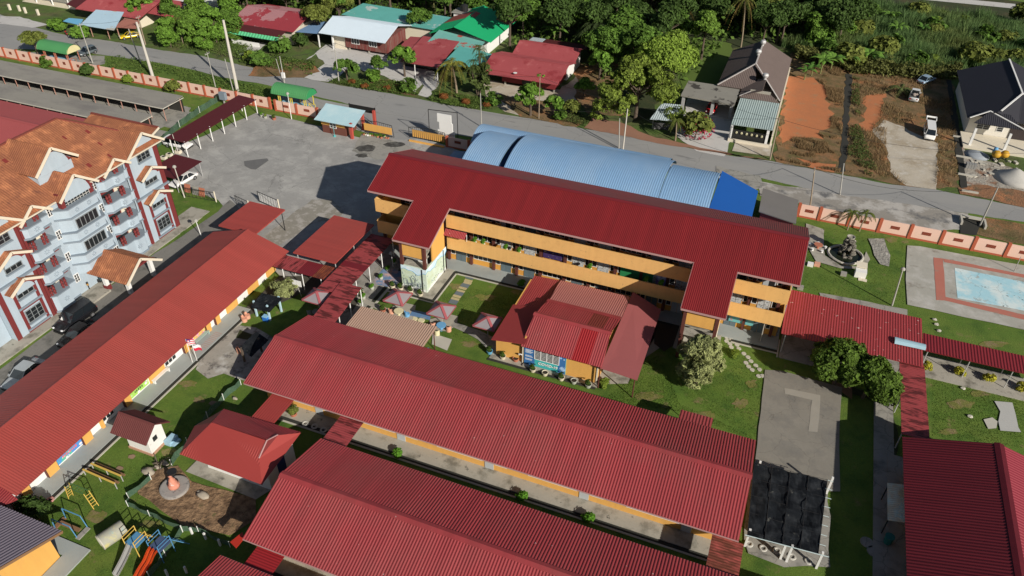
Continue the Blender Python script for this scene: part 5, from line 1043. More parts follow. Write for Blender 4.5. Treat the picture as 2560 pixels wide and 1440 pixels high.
for x, y in ((-6.4,148.5),(-6.6,143),(-4.2,134.3)): P(h6, 'roof_ventilator', MB().lathe((x,y,6.0 if y > 140 else 5.0),[(.25,0),(.25,.4),(.5,.5),(.55,.8),(.4,1.05),(.1,1.12)],12), STEEL)
P(h6, 'carport_slab', MB().slab([(-17.1,126.6,3.0),(-7.9,126.0,3.0),(-7.9,133.6,3.0),(-17.1,133.6,3.0)],.25), mat('carport_concrete',(0.24,0.23,0.20),.9,.15,.5,spots=((0.05,0.045,0.04),.3,.28,.05)))
for x, y in ((-16.6,127),(-11.5,127),(-8.3,126.6)): P(h6, 'pillar', boxes((x-.25,x+.25,y-.25,y+.25,0,2.75)), mat('stone_clad',(0.3,0.3,0.3),.8,.4,3))
P(h6, 'front_canopy', MB().corr([(-7.3,118.9,2.6),(-.8,119.2,2.6),(-.8,129.6,3.05),(-7.3,129.2,3.05)],(0,1,.04),.35,.05,.05), mat('zinc_grey_green',(0.33,0.41,0.40),.5,.1,.5,spots=((0.10,0.12,0.12),.14,.9,.04),stretch=(3,.6,1)))
P(h6, 'gate_pillar', boxes((-7.3,-6.9,118.5,118.9,0,2.5),(-1.6,-1.2,118.7,119.1,0,2.5)), WHITE)
P(h6, 'front_gate', MB().prism([(-6.85,118.7),(-1.65,118.85),(-1.65,118.93),(-6.85,118.78)],.2,1.9), BLACK)
rt = MB(); [rt.blob((-6.2+i*.8,118.6,1.5),.18,.05,.22) for i in range(6)]
P(h6, 'gate_ornament', rt, mat('brass_ornament',(0.5,0.47,0.3)))
P(h6, 'front_wall', boxes((-7.3,-.8,117.9,118.3,0,.5)), CREAM)
sd = T('zinc_shelter', 'small zinc lean-to shelter under the mango tree beside the bungalow', 'shelter', (-19.5,121,0))
P(sd, 'roof', MB().corr(pan((1625,298,2.1),(1690,303,2.1),(1702,262,2.7),(1655,258)),(0,1,.1),.35,.05,.05), ZINC)
for q in ((1630,322),(1688,325)): P(sd, 'post', MB().tube(g(*q),g(*q)+V((0,0,2.1)),.06), STEEL)
P(sd, 'screen', MB().bar(g(1632,325)+V((0,0,.8)),g(1685,328)+V((0,0,.8)),.05,1.2), mat('mesh_black',(0.05,0.05,0.05),.9,.4,3,spots=((0.5,0.5,0.5),.2,3,.1)))
# black roofed new house
h7 = T('new_house', 'unfinished white house with black tiled roof at the right edge', 'house', (36,142,0))
BK = mat('roof_black_tile',(0.022,0.022,0.03),.6,.15,.5,fine=(3,.1))
P(h7, 'wall', boxes((29.3,44,136.6,156,0,3.3)), mat('wall_fresh_white',(0.68,0.65,0.58),.85,.05,.5)); P(h7, 'floor_slab', boxes((28.6,46,130.5,136.5,0,.35)), CREAM)
P(h7, 'roof', MB().corr([(28.6,135.5,3.2),(28.6,158,3.2),(36.2,158,6.4),(36.2,141,6.4),(32.5,135.5,4.85)],(7.6,0,3.2),.3,.03,.1), BK)
P(h7, 'roof', MB().corr([(36.25,141,6.4),(36.25,158,6.4),(44.5,158,3.1),(44.5,141,3.1)],(8,0,-3.2),.3,.03,.1), BK)
P(h7, 'roof', MB().corr([(36.2,140.9,6.4),(44.5,136,3.2),(36.2,136,3.4),(32.5,135.4,4.8)],(0,1,.5),.3,.03,.1), BK)
P(h7, 'gable_roof', MB().corr([(29.4,133.6,3.25),(36.6,133.6,3.25),(34.5,135.8,4.6),(31.5,135.8,4.6)],(0,1,.6),.3,.03,.1), BK)
P(h7, 'ridge_tiles', MB().bar((36.2,158,6.5),(36.2,141,6.5),.25,.12).bar((36.2,141,6.5),(33,135.8,5.0),.25,.12).bar((28.9,135.2,3.4),(31.5,135.9,4.7),.22,.12).bar((31.5,135.9,4.7),(36.8,133.5,3.35),.22,.12).bar((36.2,141,6.5),(44,136.2,3.4),.25,.12), WHITE)
for x in (29.4,34.4,39.4,44.4): P(h7, 'porch_column', boxes((x,x+.35,131.2,131.55,.35,3.2)), WHITE)
window(h7, 30.6,32.6,136.6,1.2,2.6,2,bars=3); window(h7, 33.6,34.6,136.6,1.2,2.7,1,bars=3); P(h7, 'front_door', boxes((35.6,38.6,136.5,136.58,.4,3.0)), mat('iron_door',(0.04,0.03,0.03),.5,.3,4))
# ================================================================== vegetation
def leafm(n, c, v=.3, sp=None, tr=.25): return mat('leaf_'+n, c, .75, .12, .3, spec=.25, lf=v, spots=sp, trans=tr)
LB = leafm('bright', (0.125,0.24,0.03), .35); LM = leafm('mid', (0.095,0.18,0.026), .4); LD = leafm('dark', (0.055,0.10,0.02), .4)
LO = leafm('olive', (0.15,0.18,0.035), .4); LY = leafm('lime', (0.17,0.24,0.03), .35); LS = leafm('silver', (0.30,0.33,0.135), .45)
LYL = leafm('yellow', (0.42,0.40,0.04), .35); LP = leafm('palm', (0.12,0.15,0.03), .4); LDY = leafm('dry', (0.22,0.16,0.05), .3)
LR = leafm('copper', (0.20,0.075,0.02), .3); LBO = leafm('bougainvillea', (0.40,0.03,0.07), .3)
vr = random.Random(21)
def rdir(r):
    while 1:
        v = V((r.uniform(-1,1), r.uniform(-1,1), r.uniform(-1,1)))
        if .05 < v.length < 1: return v.normalized()
def leaf(mb, p, n, s, r, asp=.6):
    a = n.orthogonal().normalized(); a = Matrix.Rotation(r.uniform(0,6.28), 3, n) @ a; b = n.cross(a)*s*asp; a = a*s
    i = len(mb.v); mb.v += [tuple(p-a), tuple(p-b+n*s*.12), tuple(p+a), tuple(p+b+n*s*.12)]; mb.f.append((i,i+1,i+2,i+3))
def crown(blobs, nl, size, r, asp=.6, up=.35, gap=.0):
    mb = MB(); tot = sum(b[3]**2 for b in blobs)
    for cx, cy, cz, br in blobs:
        c = V((cx,cy,cz)); k = int(nl*br*br/tot); sub = [rdir(r) for _ in range(max(5,int(7*br)))]
        for _ in range(k):
            d = r.choice(sub)+rdir(r)*.55; d = d.normalized(); rad = br*(.62+.45*r.random()**.6)
            if d.z < -.5: rad *= .7
            p = c+V((d.x*rad, d.y*rad, d.z*rad*.8)); n = (d+rdir(r)*.8+V((0,0,up))).normalized(); leaf(mb, p, n, size*r.uniform(.6,1.3), r, asp)
    return mb
def trunkmb(h, r0, r, limbs=5, spread=1.5, lean=(0,0)):
    mb = MB(); top = V((lean[0], lean[1], h)); mid = V((lean[0]*.4+r.uniform(-.15,.15), lean[1]*.4, h*.5))
    mb.tube((0,0,-.1), mid, r0, r0*.75, 8).tube(mid, top, r0*.75, r0*.5, 8)
    for i in range(limbs):
        a = 2*math.pi*i/limbs+r.uniform(-.4,.4); s = top*r.uniform(.75,1.0); e = s+V((math.cos(a)*spread, math.sin(a)*spread, spread*r.uniform(.5,1.1)))
        m_ = s.lerp(e,.5)+V((0,0,.15)); mb.tube(s, m_, r0*.42, r0*.28, 6).tube(m_, e, r0*.28, r0*.12, 6)
    return mb
PROT = {}
def proto(key, cm, lm, tm, tmat=BARK, extra=()):
    me = [('crown', mesh('crown', cm, lm)), ('trunk', mesh('trunk', tm, tmat))]+[(n, mesh(n, b, m)) for n, b, m in extra]
    PROT[key] = me
def plant(key, name, label, cat, loc, scale=1.0, rz=None, group=None, sz=None):
    o = T(name, label, cat, loc, group, vr.uniform(0,6.28) if rz is None else rz)
    o.scale = (scale, scale, scale*(sz or 1))
    for n, me in PROT[key]:
        c = bpy.data.objects.new(n, me); C.objects.link(c); c.parent = o
    return o
def broad(key, R_, H, nb, nl, ls, lm, seed, flat=.75, up=.35):
    r = random.Random(seed); B = []
    for i in range(nb):
        a = r.uniform(0,6.28); d = R_*math.sqrt(r.random())*.72; br = R_*r.uniform(.28,.46)
        z = H-R_*flat*(.5+.9*(d/R_)**2)+r.uniform(-.1,.1)*R_
        B.append((d*math.cos(a), d*math.sin(a), z, br))
    proto(key, crown(B, nl, ls, r, up=up), lm, trunkmb(H*.5, .05*H**.9*.5+.08, r, 6, R_*.55))
broad('t_dark', 4.2, 9, 20, 4940, 0.31, LD, 1); broad('t_dark2', 3.6, 11, 19, 4560, 0.31, LD, 2, 1.2)
broad('t_mid', 4.0, 9, 19, 4940, 0.31, LM, 3); broad('t_mid2', 3.4, 10.5, 19, 4560, 0.30, LM, 4, 1.3)
broad('t_bright', 3.6, 8, 18, 4940, 0.28, LB, 5, .95); broad('t_olive', 4.0, 8.5, 19, 4940, 0.30, LO, 6)
r_ = random.Random(7); B = []
for i in range(60):
    a = r_.uniform(0,6.28); d = 6.3*math.sqrt(r_.random()); z = 10.6-6.2*(d/6.3)**1.6*r_.uniform(.5,1.15)-r_.uniform(0,2.2); B.append((d*math.cos(a)*(1+.2*math.sin(3*a)), d*math.sin(a)*(1+.2*math.sin(3*a)), max(1.3,z), r_.uniform(.8,2.0)))
proto('t_mango', crown(B, 21000, .27, r_), leafm('mango',(0.15,0.205,0.03),.5), trunkmb(5, .35, r_, 8, 4.0))
broad('t_feather', 6.3, 11, 26, 17000, .30, leafm('feathery',(0.20,0.30,0.04),.35), 8, .95)
broad('t_column', 3.2, 12, 20, 7500, .30, leafm('columnar',(0.14,0.24,0.035),.4), 9, 1.9)
broad('t_small', 2.0, 4.6, 10, 1500, .26, LB, 10, .95); broad('t_small2', 2.2, 4.2, 11, 1500, .26, LM, 11, .8)
broad('t_near', 3.1, 5.4, 30, 19000, .19, leafm('glossy',(0.085,0.145,0.018),.5), 12, .95)
# silver shrub tree: irregular tall ellipsoid of many sprays
r_ = random.Random(13)
B = [(r_.uniform(-1,1)*1.45*(1-abs(z-2.9)/4.4), r_.uniform(-1,1)*1.45*(1-abs(z-2.9)/4.4), z, r_.uniform(.35,1.05)) for z in [1.0+.19*i for i in range(25)] for _ in (0,1)]
proto('silver', crown(B, 30000, .17, r_, .35, .6), LS, trunkmb(2.4, .16, r_, 5, 1.0))
B = [(r_.uniform(-1.5,1.5), r_.uniform(-1.3,1.3), r_.uniform(1.2,2.1), r_.uniform(.5,.8)) for i in range(12)]
proto('silver_small', crown(B, 5200, .13, r_, .35, .6), LS, trunkmb(1.2, .12, r_, 6, 1.2))
def bush(key, rad, nl, ls, lm, seed, h=.8):
    r = random.Random(seed); B = [(0,0,rad*h,rad*.8)]+[(r.uniform(-.5,.5)*rad, r.uniform(-.5,.5)*rad, rad*h*r.uniform(.6,1.3), rad*.5) for _ in range(6)]
    proto(key, crown(B, nl, ls, r, .6, .5), lm, trunkmb(rad*.6, .05, r, 4, rad*.5))
bush('b_mid', 1.2, 900, .2, LM, 31); bush('b_bright', 1.1, 900, .2, LB, 32); bush('b_dark', 1.3, 900, .22, LD, 33); bush('b_yellow', .65, 800, .11, LYL, 34)
bush('b_lime', .7, 800, .12, LY, 35); bush('b_copper', .8, 700, .13, LR, 36, .75); bush('b_olive', 1.3, 900, .22, LO, 37); bush('b_clip', .42, 600, .07, leafm('clipped',(0.06,0.11,0.015),.3), 38, .9)
bush('b_green', .75, 900, .13, leafm('vivid',(0.10,0.25,0.02),.3), 39)
# palms
def frond(mb, base, ang, L_, droop, r, up=.9, lw=.5, n=12, dens=2):
    d = V((math.cos(ang), math.sin(ang), 0)); s = Z_.cross(d); pts = []
    for i in range(n+1):
        t = i/n; pts.append(base+d*L_*(t-.12*t*t)+Z_*(L_*up*t-L_*(up+droop)*t*t))
    for i in range(n):
        a, b = pts[i], pts[i+1]; w_ = .05*(1-i/n)+.015
        k = len(mb.v); mb.v += [tuple(a-s*w_),tuple(a+s*w_),tuple(b+s*w_),tuple(b-s*w_)]; mb.f.append((k,k+1,k+2,k+3))
        if i < 1: continue
        for q in range(dens):
            p = a.lerp(b, (q+.5)/dens); l = lw*L_*.36*(math.sin(math.pi*min(1,(i+.6)/n))**.5+.15)
            for sg in (-1,1):
                t = (s*sg+d*.45-Z_*r.uniform(.2,.7)).normalized(); e = p+t*l; w2 = d*.075*L_/3
                k = len(mb.v); mb.v += [tuple(p-w2),tuple(p+w2),tuple(e+w2*.3)]; mb.f.append((k,k+1,k+2))
def palm(key, H, L_, nf, lm, seed, lean=(0,0), tr=.16, droop=.55, dry=0):
    r = random.Random(seed); top = V((lean[0],lean[1],H)); mb = MB(); db = MB()
    for i in range(nf):
        a = 2*math.pi*i/nf*2.4+r.uniform(-.2,.2); tgt = db if i < dry else mb
        frond(tgt, top, a, L_*r.uniform(.8,1.1), droop+r.uniform(-.15,.25)+(.8 if i < dry else 0), r, r.uniform(.25,.95) if i >= dry else .1)
    t = MB(); k = 6; P_ = [V((lean[0]*(i/k)**1.6, lean[1]*(i/k)**1.6, H*i/k)) for i in range(k+1)]
    for i in range(k): t.tube(P_[i], P_[i+1], tr*(1.25-.5*i/k), tr*(1.2-.5*(i+1)/k), 8)
    ex = [('dead_fronds', db, LDY)] if dry else []
    proto(key, mb, lm, t, mat('palm_trunk',(0.24,0.19,0.13),.9,.2,2), ex)
palm('coco', 5.2, 4.2, 20, leafm('coconut',(0.20,0.20,0.035),.4), 41, (.8,.2), .17, .6, 4)
palm('coco_tall', 9.5, 3.6, 16, leafm('coco_tall',(0.16,0.18,0.04),.4), 42, (1.2,.5), .15, .8, 6)
palm('oilpalm', 5.5, 6.2, 30, leafm('oilpalm',(0.045,0.07,0.022),.4), 43, (0,0), .35, .5, 3)
palm('fan', 2.8, 1.7, 14, LP, 44, (.2,.1), .09, .5); palm('slim', 6.5, 1.9, 14, LP, 45, (.2,0), .09, .5, 2); palm('sapling', .8, 3.0, 12, leafm('sapling',(0.10,0.13,0.04),.35), 46, (0,0), .15, .35, 0)
def banana(key, H, nl, seed, lm):
    r = random.Random(seed); mb = MB()
    for i in range(nl):
        a = 2*math.pi*i/nl*1.7+r.uniform(-.3,.3); L_ = H*r.uniform(.6,.85); d = V((math.cos(a),math.sin(a),0)); s = Z_.cross(d); up = r.uniform(.6,1.1); n = 6; b0 = V((0,0,H*.5))
        pr = None
        for j in range(n+1):
            t = j/n; c = b0+d*L_*t*.85+Z_*(L_*up*t-L_*(up*.9)*t*t); w_ = .28*math.sin(math.pi*min(1,.12+t*.88))*H/3
            q = (c-s*w_-Z_*w_*.3, c, c+s*w_-Z_*w_*.3)
            if pr:
                k = len(mb.v); mb.v += [tuple(x) for x in pr+q]; mb.f += [(k,k+1,k+4,k+3),(k+1,k+2,k+5,k+4)]
            pr = q
    t = MB().tube((0,0,-.1),(0,0,H*.55),.13,.08,7); proto(key, mb, lm, t, mat('banana_stem',(0.16,0.16,0.06),.8,.2,2))
banana('ban', 3.4, 9, 51, leafm('banana',(0.13,0.25,0.04),.3,tr=.35)); banana('ban2', 3.0, 8, 52, leafm('banana2',(0.09,0.20,0.035),.3,tr=.35))
# slender multi-crown tree next to coconut palm
r_ = random.Random(61); mb = MB(); tt_ = MB()
for k in range(7):
    q = V((r_.uniform(-1.6,1.6), r_.uniform(-1,1), r_.uniform(4.5,9.5)))
    for i in range(11): frond(mb, q, 2*math.pi*i/11+r_.uniform(-.3,.3), r_.uniform(1.3,1.9), .6, r_, r_.uniform(.2,.9), n=8)
    tt_.path([(q.x*.3,q.y*.3,0),(q.x*.8,q.y*.8,q.z*.6),q], .07, 6)
B = [(r_.uniform(-1.4,1.4), r_.uniform(-.9,.9), r_.uniform(1.8,6.5), r_.uniform(.6,1.0)) for i in range(16)]
c2 = crown(B, 2600, .24, r_); mb.add(c2.v, c2.f); proto('multi', mb, leafm('palmcluster',(0.085,0.12,0.03),.4), tt_)
def bushy(key, R_, H, nb, nl, ls, lm, seed):
    r = random.Random(seed); B = []
    for i in range(nb):
        a = r.uniform(0,6.28); z = H*(.12+.76*r.random()); k = math.sin(math.pi*min(.98,.22+.72*z/H))**.6; d = R_*.62*k*math.sqrt(r.random()); B.append((d*math.cos(a), d*math.sin(a), z, R_*r.uniform(.32,.5)*(.6+.4*k)))
    proto(key, crown(B, nl, ls, r), lm, trunkmb(H*.5, .16, r, 4, R_*.4))
bushy('t_bushy', 3.4, 7.2, 22, 7000, .26, LB, 71); bushy('t_bushy2', 3.0, 8.2, 22, 7000, .26, LM, 72); bushy('t_bushy3', 3.2, 6.2, 20, 6500, .26, leafm('thicket',(0.12,0.22,0.03),.45), 73)
# ---- placed trees
def at_(px, py): p = g(px, py); return (p.x, p.y, 0)
TR = [
 ('t_mango','mango_tree','huge olive green mango tree overhanging the zinc shelter','tree',1588,296,1.0,None),
 ('t_feather','feathery_tree','large lime feathery tree between the red timber house and the bungalow lawn','tree',1648,212,1.0,None),
 ('t_bright','broadleaf_tree','bright leafy tree right behind the corner of the red timber house','tree',1520,176,1.1,None),
 ('t_small','small_tree','small leaning leafy tree by the right wall of the red timber house','tree',1498,200,1.3,None),
 ('t_column','columnar_tree','tall columnar tree at the left edge of the bungalow lawn','tree',1752,150,1.0,None),
 ('t_column','columnar_tree','tall columnar tree touching the top edge above the feathery tree','tree',1690,60,.9,None),
 ('t_small','small_tree','round leafed roadside tree left of the thin pole near the red timber house','tree',1326,290,1.35,None),
 ('t_small','small_tree','low roadside tree right of the thin pole near the red timber house','tree',1384,296,.95,None),
 ('t_small','small_tree','young leafy tree in front of the steps of the red timber house','tree',1352,228,.75,None),
 ('t_small','small_tree','lone upright young tree on the sand right of the red timber house','tree',1458,250,.95,None),
 ('t_small2','small_tree','dark pointed tree in the forecourt nearest the leaning pole','tree',869,206,1.15,None),
 ('t_small2','small_tree','dark rounded tree in the middle of the concrete forecourt','tree',950,190,1.0,None),
 ('t_small','small_tree','round bright tree in front of the low red carport roof','tree',1012,192,1.35,None),
 ('t_olive','young_tree','wispy olive tree standing by the road at the far left bus shelter','tree',97,142,.62,None),
 ('t_small','creeper_tree','tree smothered in creepers beside the yellow car','tree',365,60,1.5,None),
 ('t_bushy','broadleaf_tree','bright bushy tree right of the yellow car','tree',428,118,.85,None),
 ('t_bushy3','broadleaf_tree','bright bushy tree at the centre of the green thicket','tree',485,108,1.05,None),
 ('t_bushy','broadleaf_tree','bright bushy tree beside the tall concrete pole top','tree',542,108,1.05,None),
 ('t_bushy2','broadleaf_tree','mid green tree left of the green striped awning','tree',588,104,.85,None),
 ('t_bushy','broadleaf_tree','bright tree crowding the left wall of the awning house','tree',575,62,1.05,None),
 ('t_bushy3','broadleaf_tree','leafy tree above the centre of the green thicket','tree',500,62,1.1,None),
 ('t_bushy2','broadleaf_tree','mid green tree between the creeper tree and the thicket','tree',440,70,.9,None),
 ('t_bushy','broadleaf_tree','bright tree at the foot of the tall concrete pole top, nearest the road','tree',515,128,.6,None),
 ('t_bright','broadleaf_tree','bright tree at the top edge above the thicket','tree',520,30,1.1,None),
 ('t_mid2','broadleaf_tree','tall mid green tree at the top edge behind the thicket','tree',600,15,1.0,None),
 ('t_olive','broadleaf_tree','olive tree between the cream house and the blue carport','tree',800,95,.85,None),
 ('t_olive','broadleaf_tree','olive tree behind the blue carport roof','tree',850,60,.85,None),
 ('t_mid','broadleaf_tree','rounded tree squeezed between the white-blue roof and the green roof','tree',1050,95,.7,None),
 ('t_near','garden_tree','dark glossy tree between the spotted red roof and the pale slab','tree',None,None,1.05,(2112,885,4.2)),
 ('t_near','garden_tree','dark glossy tree right against the rusty walkway roof','tree',None,None,.98,(2185,925,3.9)),
 ('silver','silver_leaved_tree','tall silvery green tree in front of the right stair tower','tree',1738,962,1.12,None),
 ('silver_small','silver_leaved_shrub','spreading pale silver shrub beside the white notice board','shrub',712,742,1.0,None),
 ('coco','coconut_palm','yellowing coconut palm in front of the low red carport roof','palm',1142,232,1.0,None),
 ('multi','palm_cluster','slim dark cluster of crowned palms beside the yellowing palm','palm',1200,240,1.0,None),
 ('coco_tall','coconut_palm','tall leaning coconut palm behind the bungalow','palm',1852,118,1.0,None),
 ('fan','small_palm','small palm on the verge before the bungalow gate','palm',1688,352,1.25,None),
 ('fan','areca_palm','left palm of the two behind the rock fountain','palm',2118,575,.95,None),
 ('fan','areca_palm','right palm of the two behind the rock fountain','palm',2148,578,1.0,None),
 ('sapling','young_palm','young feathery palm on the dirt lot left of the pickup','palm',2252,235,1.1,None),
 ('slim','slim_palm','slim palm among the bright bushes right of the yellow car','palm',458,110,.8,None),
 ('oilpalm','oil_palm','dark oil palm with huge fronds left of the feathery tree','palm',1490,130,1.0,None),
 ('oilpalm','oil_palm','dark oil palm directly behind the feathery tree','palm',1585,120,1.1,None),
 ('oilpalm','oil_palm','dark oil palm at the top edge over the lawn','palm',1700,70,.9,None),
]
for key, nm, lab, cat, px_, py_, sc_, q in TR:
    loc = at_(px_, py_) if q is None else (g(*q).x, g(*q).y, 0)
    plant(key, nm, lab, cat, loc, sc_)
PAL = [('b_mid',124,166,1.3,'clipped green shrub by the wall at the far left of the shed row'),('b_dark',228,190,1.3,'dark leafy shrub at the wall below the parked hatchback'),('b_lime',322,208,1.6,'spiky pale plant by the pink wall behind the shed'),('b_olive',437,232,1.2,'rounded flowering shrub at the wall near the shed end'),
 ('b_yellow',2313,922,1.0,'yellow shrub nearest the rusty walkway roof'),('b_yellow',2396,936,1.05,'second yellow shrub from the rusty walkway, beside the corridor'),('b_yellow',2470,952,1.05,'third yellow shrub along the corridor'),('b_yellow',2550,975,1.05,'last yellow shrub at the right edge'),
 ('b_green',995,1140,.8,'small vivid bush between the two long classroom blocks, leftmost'),('b_green',1307,1250,.85,'small vivid bush between the long classroom blocks, middle'),('b_green',1472,1305,.9,'small vivid bush between the long classroom blocks, rightmost'),
 ('b_lime',1512,966,1.0,'yellow-green bush at the canteen corner slab'),('b_lime',1838,892,.9,'spiky plant beside the round stepping stones'),('b_dark',100,1300,1.1,'dark bush behind the grey roofed block'),('b_dark',75,1285,.9,'dark bush next to the walkway end and grey roof'),
 ('b_lime',775,812,.8,'spiky lime plant beside the blue bin'),('b_mid',770,935,.7,'small plant in the dark nursery shade'),('b_green',1305,715,.8,'little bush against the left canteen roof'),
 ('b_copper',880,212,1.0,'coppery ball shrub beside the dark pointed tree'),('b_copper',912,222,1.0,'coppery ball shrub below the concrete forecourt'),('b_copper',968,228,1.0,'coppery ball shrub between forecourt and road'),('b_copper',1110,250,1.2,'largest coppery ball shrub by the yellowing palm'),('b_copper',1165,262,1.1,'coppery ball shrub under the palm cluster'),('b_copper',1217,270,1.0,'coppery ball shrub beside the thin wired pole'),
 ('b_mid',1237,264,1.5,'round green shrub on the sand near the coppery shrubs'),('b_bright',935,205,1.5,'leafy shrub under the dark rounded tree'),('b_mid',1022,232,1.6,'grassy shrub at the left of the driveway mouth'),('b_olive',1428,288,1.4,'low croton shrub left of the weedy verge'),
 ('b_olive',1735,345,2.3,'bougainvillea bush with crimson flowers beside the bungalow drive'),('b_mid',650,165,2.0,'low garden shrub in front of the cream walled house'),('b_lime',625,155,2.2,'yellow-flowering shrub by the road before the cream house'),('b_mid',700,135,2.2,'leafy shrub at the right of the green striped awning'),('b_bright',205,100,1.8,'climbing bush at the blue sheet porch'),('b_bright',150,80,1.8,'bush left of the blue sheet porch'),
 ('b_mid',1400,300,1.2,'green shrub by the roadside tree'),('b_dark',750,120,1.6,'dark shrub right of the cream walled house')]
for key, px_, py_, sc_, lab in PAL: plant(key, 'shrub', lab, 'shrub', at_(px_, py_), sc_)
# crimson flowers on the bougainvillea are its own part
fb = bpy.data.objects[[o.name for o in C.objects if o.get('label','').startswith('bougainvillea')][0]]
r_ = random.Random(77); fl_ = MB()
for k in range(260):
    d = rdir(r_); leaf(fl_, V((d.x*1.25-.1, d.y*1.25, .85+d.z*.8)), (d+rdir(r_)*.5).normalized(), r_.uniform(.06,.11), r_)
P(fb, 'flowers', fl_, LBO, local=True)
BAN = [(2028,190),(2050,185),(2010,200),(2075,178),(2110,175),(2160,170),(2175,165),(2235,95),(2300,90),(2215,60),(2150,40),(2130,30),(1513,190),(1060,30),(1085,22),(1140,20),(1170,12),(1005,8),(2060,20),(1385,110),(1200,105)]
for i, (a, b) in enumerate(BAN):
    zn = 'at the back of the orange earth plot' if 2000 < a < 2080 and b > 150 else 'at the head of the ditch' if 2100 <= a < 2200 and b > 150 else 'rising out of the reed field' if a > 2040 else 'beside the red timber house' if a > 1500 else 'at the top edge behind the teal and green roofs' if b < 60 else 'under the forest edge behind the village roofs'
    plant('ban' if i % 2 else 'ban2', 'banana_plant', 'banana plant with broad upright leaves '+zn, 'banana plant', at_(a, b), vr.uniform(1.1,1.55), group='banana plants '+zn)
# background forest, one object per tree
def PX(X, Y, Z=0):
    d = V((X,Y,Z-CAMH)); w_ = d.dot(CF); return 1280+FPX*d.dot(CR)/w_, 720-FPX*d.dot(CU)/w_
def inpoly(x, y, P_):
    c = False; n = len(P_)
    for i in range(n):
        (x0,y0),(x1,y1) = P_[i], P_[(i+1)%n]
        if (y0 > y) != (y1 > y) and x < (x1-x0)*(y-y0)/(y1-y0)+x0: c = not c
    return c
FORB = [(-137,143),(-120,134),(-113,143),(-96,142),(-94,151),(-72,152),(-70,156),(-56,154),(-56,140),(-52,146),(-36,146),(-34,132),(-18,140),(-13,168),(-1,168),(2,165),(12,172),(14,205),(-10,250),(-60,250),(-180,180),(-180,150)]
FW = [tuple(q) for q in FORB]
cnt = 0; yy = 132
KD = [('t_bushy2','mid green bushy forest tree',3),('t_bushy3','fresh green bushy forest tree',2),('t_dark','dark rounded forest tree',5),('t_dark2','dark tall forest tree',4),('t_mid','mid green rounded forest tree',4),('t_mid2','mid green tall forest tree',3),('t_olive','olive forest tree',2),('t_bright','bright leafy forest tree',1)]
bag = [k for k in KD for _ in range(k[2])]
while yy < 236:
    xx = -180
    while xx < 14:
        x = xx+vr.uniform(-1.8,1.8); y = yy+vr.uniform(-1.8,1.8)
        if inpoly(x, y, FW):
            qx, qy = PX(x, y, 6)
            if -80 < qx < 2640 and qy > -170:
                k = vr.choice(bag); lawn = -24 < x < -12 and y < 172
                if not lawn:
                    zn = [z_ for lim, z_ in ((-112,'above the roadside thicket'),(-96,'behind the cream walled house'),(-76,'behind the white-blue roof'),(-56,'behind the green roof'),(-36,'behind the red timber house'),(-16,'behind the feathery tree'),(99,'behind the bungalow')) if x < lim][0]
                    dp = [d_ for lim, d_ in ((150,'front row'),(163,'second row'),(178,'third row'),(195,'fourth row'),(400,'back row at the top edge')) if y-(x+60)*.25 < lim][0]
                    lb_ = k[1]+' '+zn+', '+dp
                    plant(k[0], 'forest_tree', lb_, 'tree', (x,y,0), vr.uniform(.85,1.22), group=lb_); cnt += 1
        xx += 7.0
    yy += 6.4
# extra dark trees behind the bungalow
for a, b, s, lb_ in ((1905,118,1.0,'dark rounded tree right behind the bungalow ridge'),(1950,112,1.05,'dark rounded tree behind the right rear corner of the bungalow'),(2000,100,.9,'dark rounded tree above the back of the orange plot'),(2040,85,.95,'dark rounded tree at the left edge of the reed field'),(1930,60,1.0,'dark rounded tree in the second row behind the bungalow ridge'),(1990,50,.9,'dark rounded tree deep behind the orange plot'),(2080,110,.7,'smallest dark tree at the reed field corner'),(1870,75,1.0,'dark rounded tree at the foot of the leaning coconut palm')):
    plant('t_dark', 'forest_tree', lb_, 'tree', at_(a,b), s, group='dark trees behind the bungalow')
for i in range(34):
    a, b = vr.uniform(2040,2600), vr.uniform(30,175)
    p_ = g(a,b)
    if b > 60+(a-2040)*.0 or a < 2400: plant(vr.choice(['b_olive','b_mid','b_lime']), 'shrub', 'rough shrub clump standing in the reed field', 'shrub', at_(a,b), vr.uniform(1.3,2.6), group='shrub clumps in the reed field')
# undergrowth (stuff): shrub layer, reeds, weeds
def scatter(poly, n, size, h, r, raw=False, asp=.6, upright=False, dens=None):
    P_ = [(p[0],p[1]) for p in poly] if raw else [tuple(g(*p)[:2]) for p in poly]
    x0 = min(p[0] for p in P_); x1 = max(p[0] for p in P_); y0 = min(p[1] for p in P_); y1 = max(p[1] for p in P_); mb = MB(); k = 0; tr_ = 0
    from mathutils import noise
    while k < n and tr_ < n*12:
        tr_ += 1; x = r.uniform(x0,x1); y = r.uniform(y0,y1)
        if not inpoly(x, y, P_): continue
        nz = noise.noise(V((x*.16,y*.16,3.1)))*.5+.5; n2 = noise.noise(V((x*.6,y*.6,9)))*.5+.5
        if dens is not None and nz*.6+n2*.4 < dens: continue
        if any(inpoly(x, y, q_) for q_ in CLEAR): continue
        hh = h*(.35+.9*nz*n2*2)
        if upright:
            a = r.uniform(0,6.28); w_ = size*r.uniform(.6,1.3); b = V((x,y,0)); t = b+V((r.uniform(-.35,.35)*hh, r.uniform(-.35,.35)*hh, hh*r.uniform(.7,1.2))); s = V((math.cos(a),math.sin(a),0))*w_
            i = len(mb.v); mb.v += [tuple(b-s),tuple(b+s),tuple(t)]; mb.f.append((i,i+1,i+2))
        else:
            z = hh*r.random()**.5; leaf(mb, V((x,y,z+.1)), (rdir(r)+V((0,0,.9))).normalized(), size*r.uniform(.6,1.3), r, asp)
        k += 1
    return mb
rs = random.Random(99)
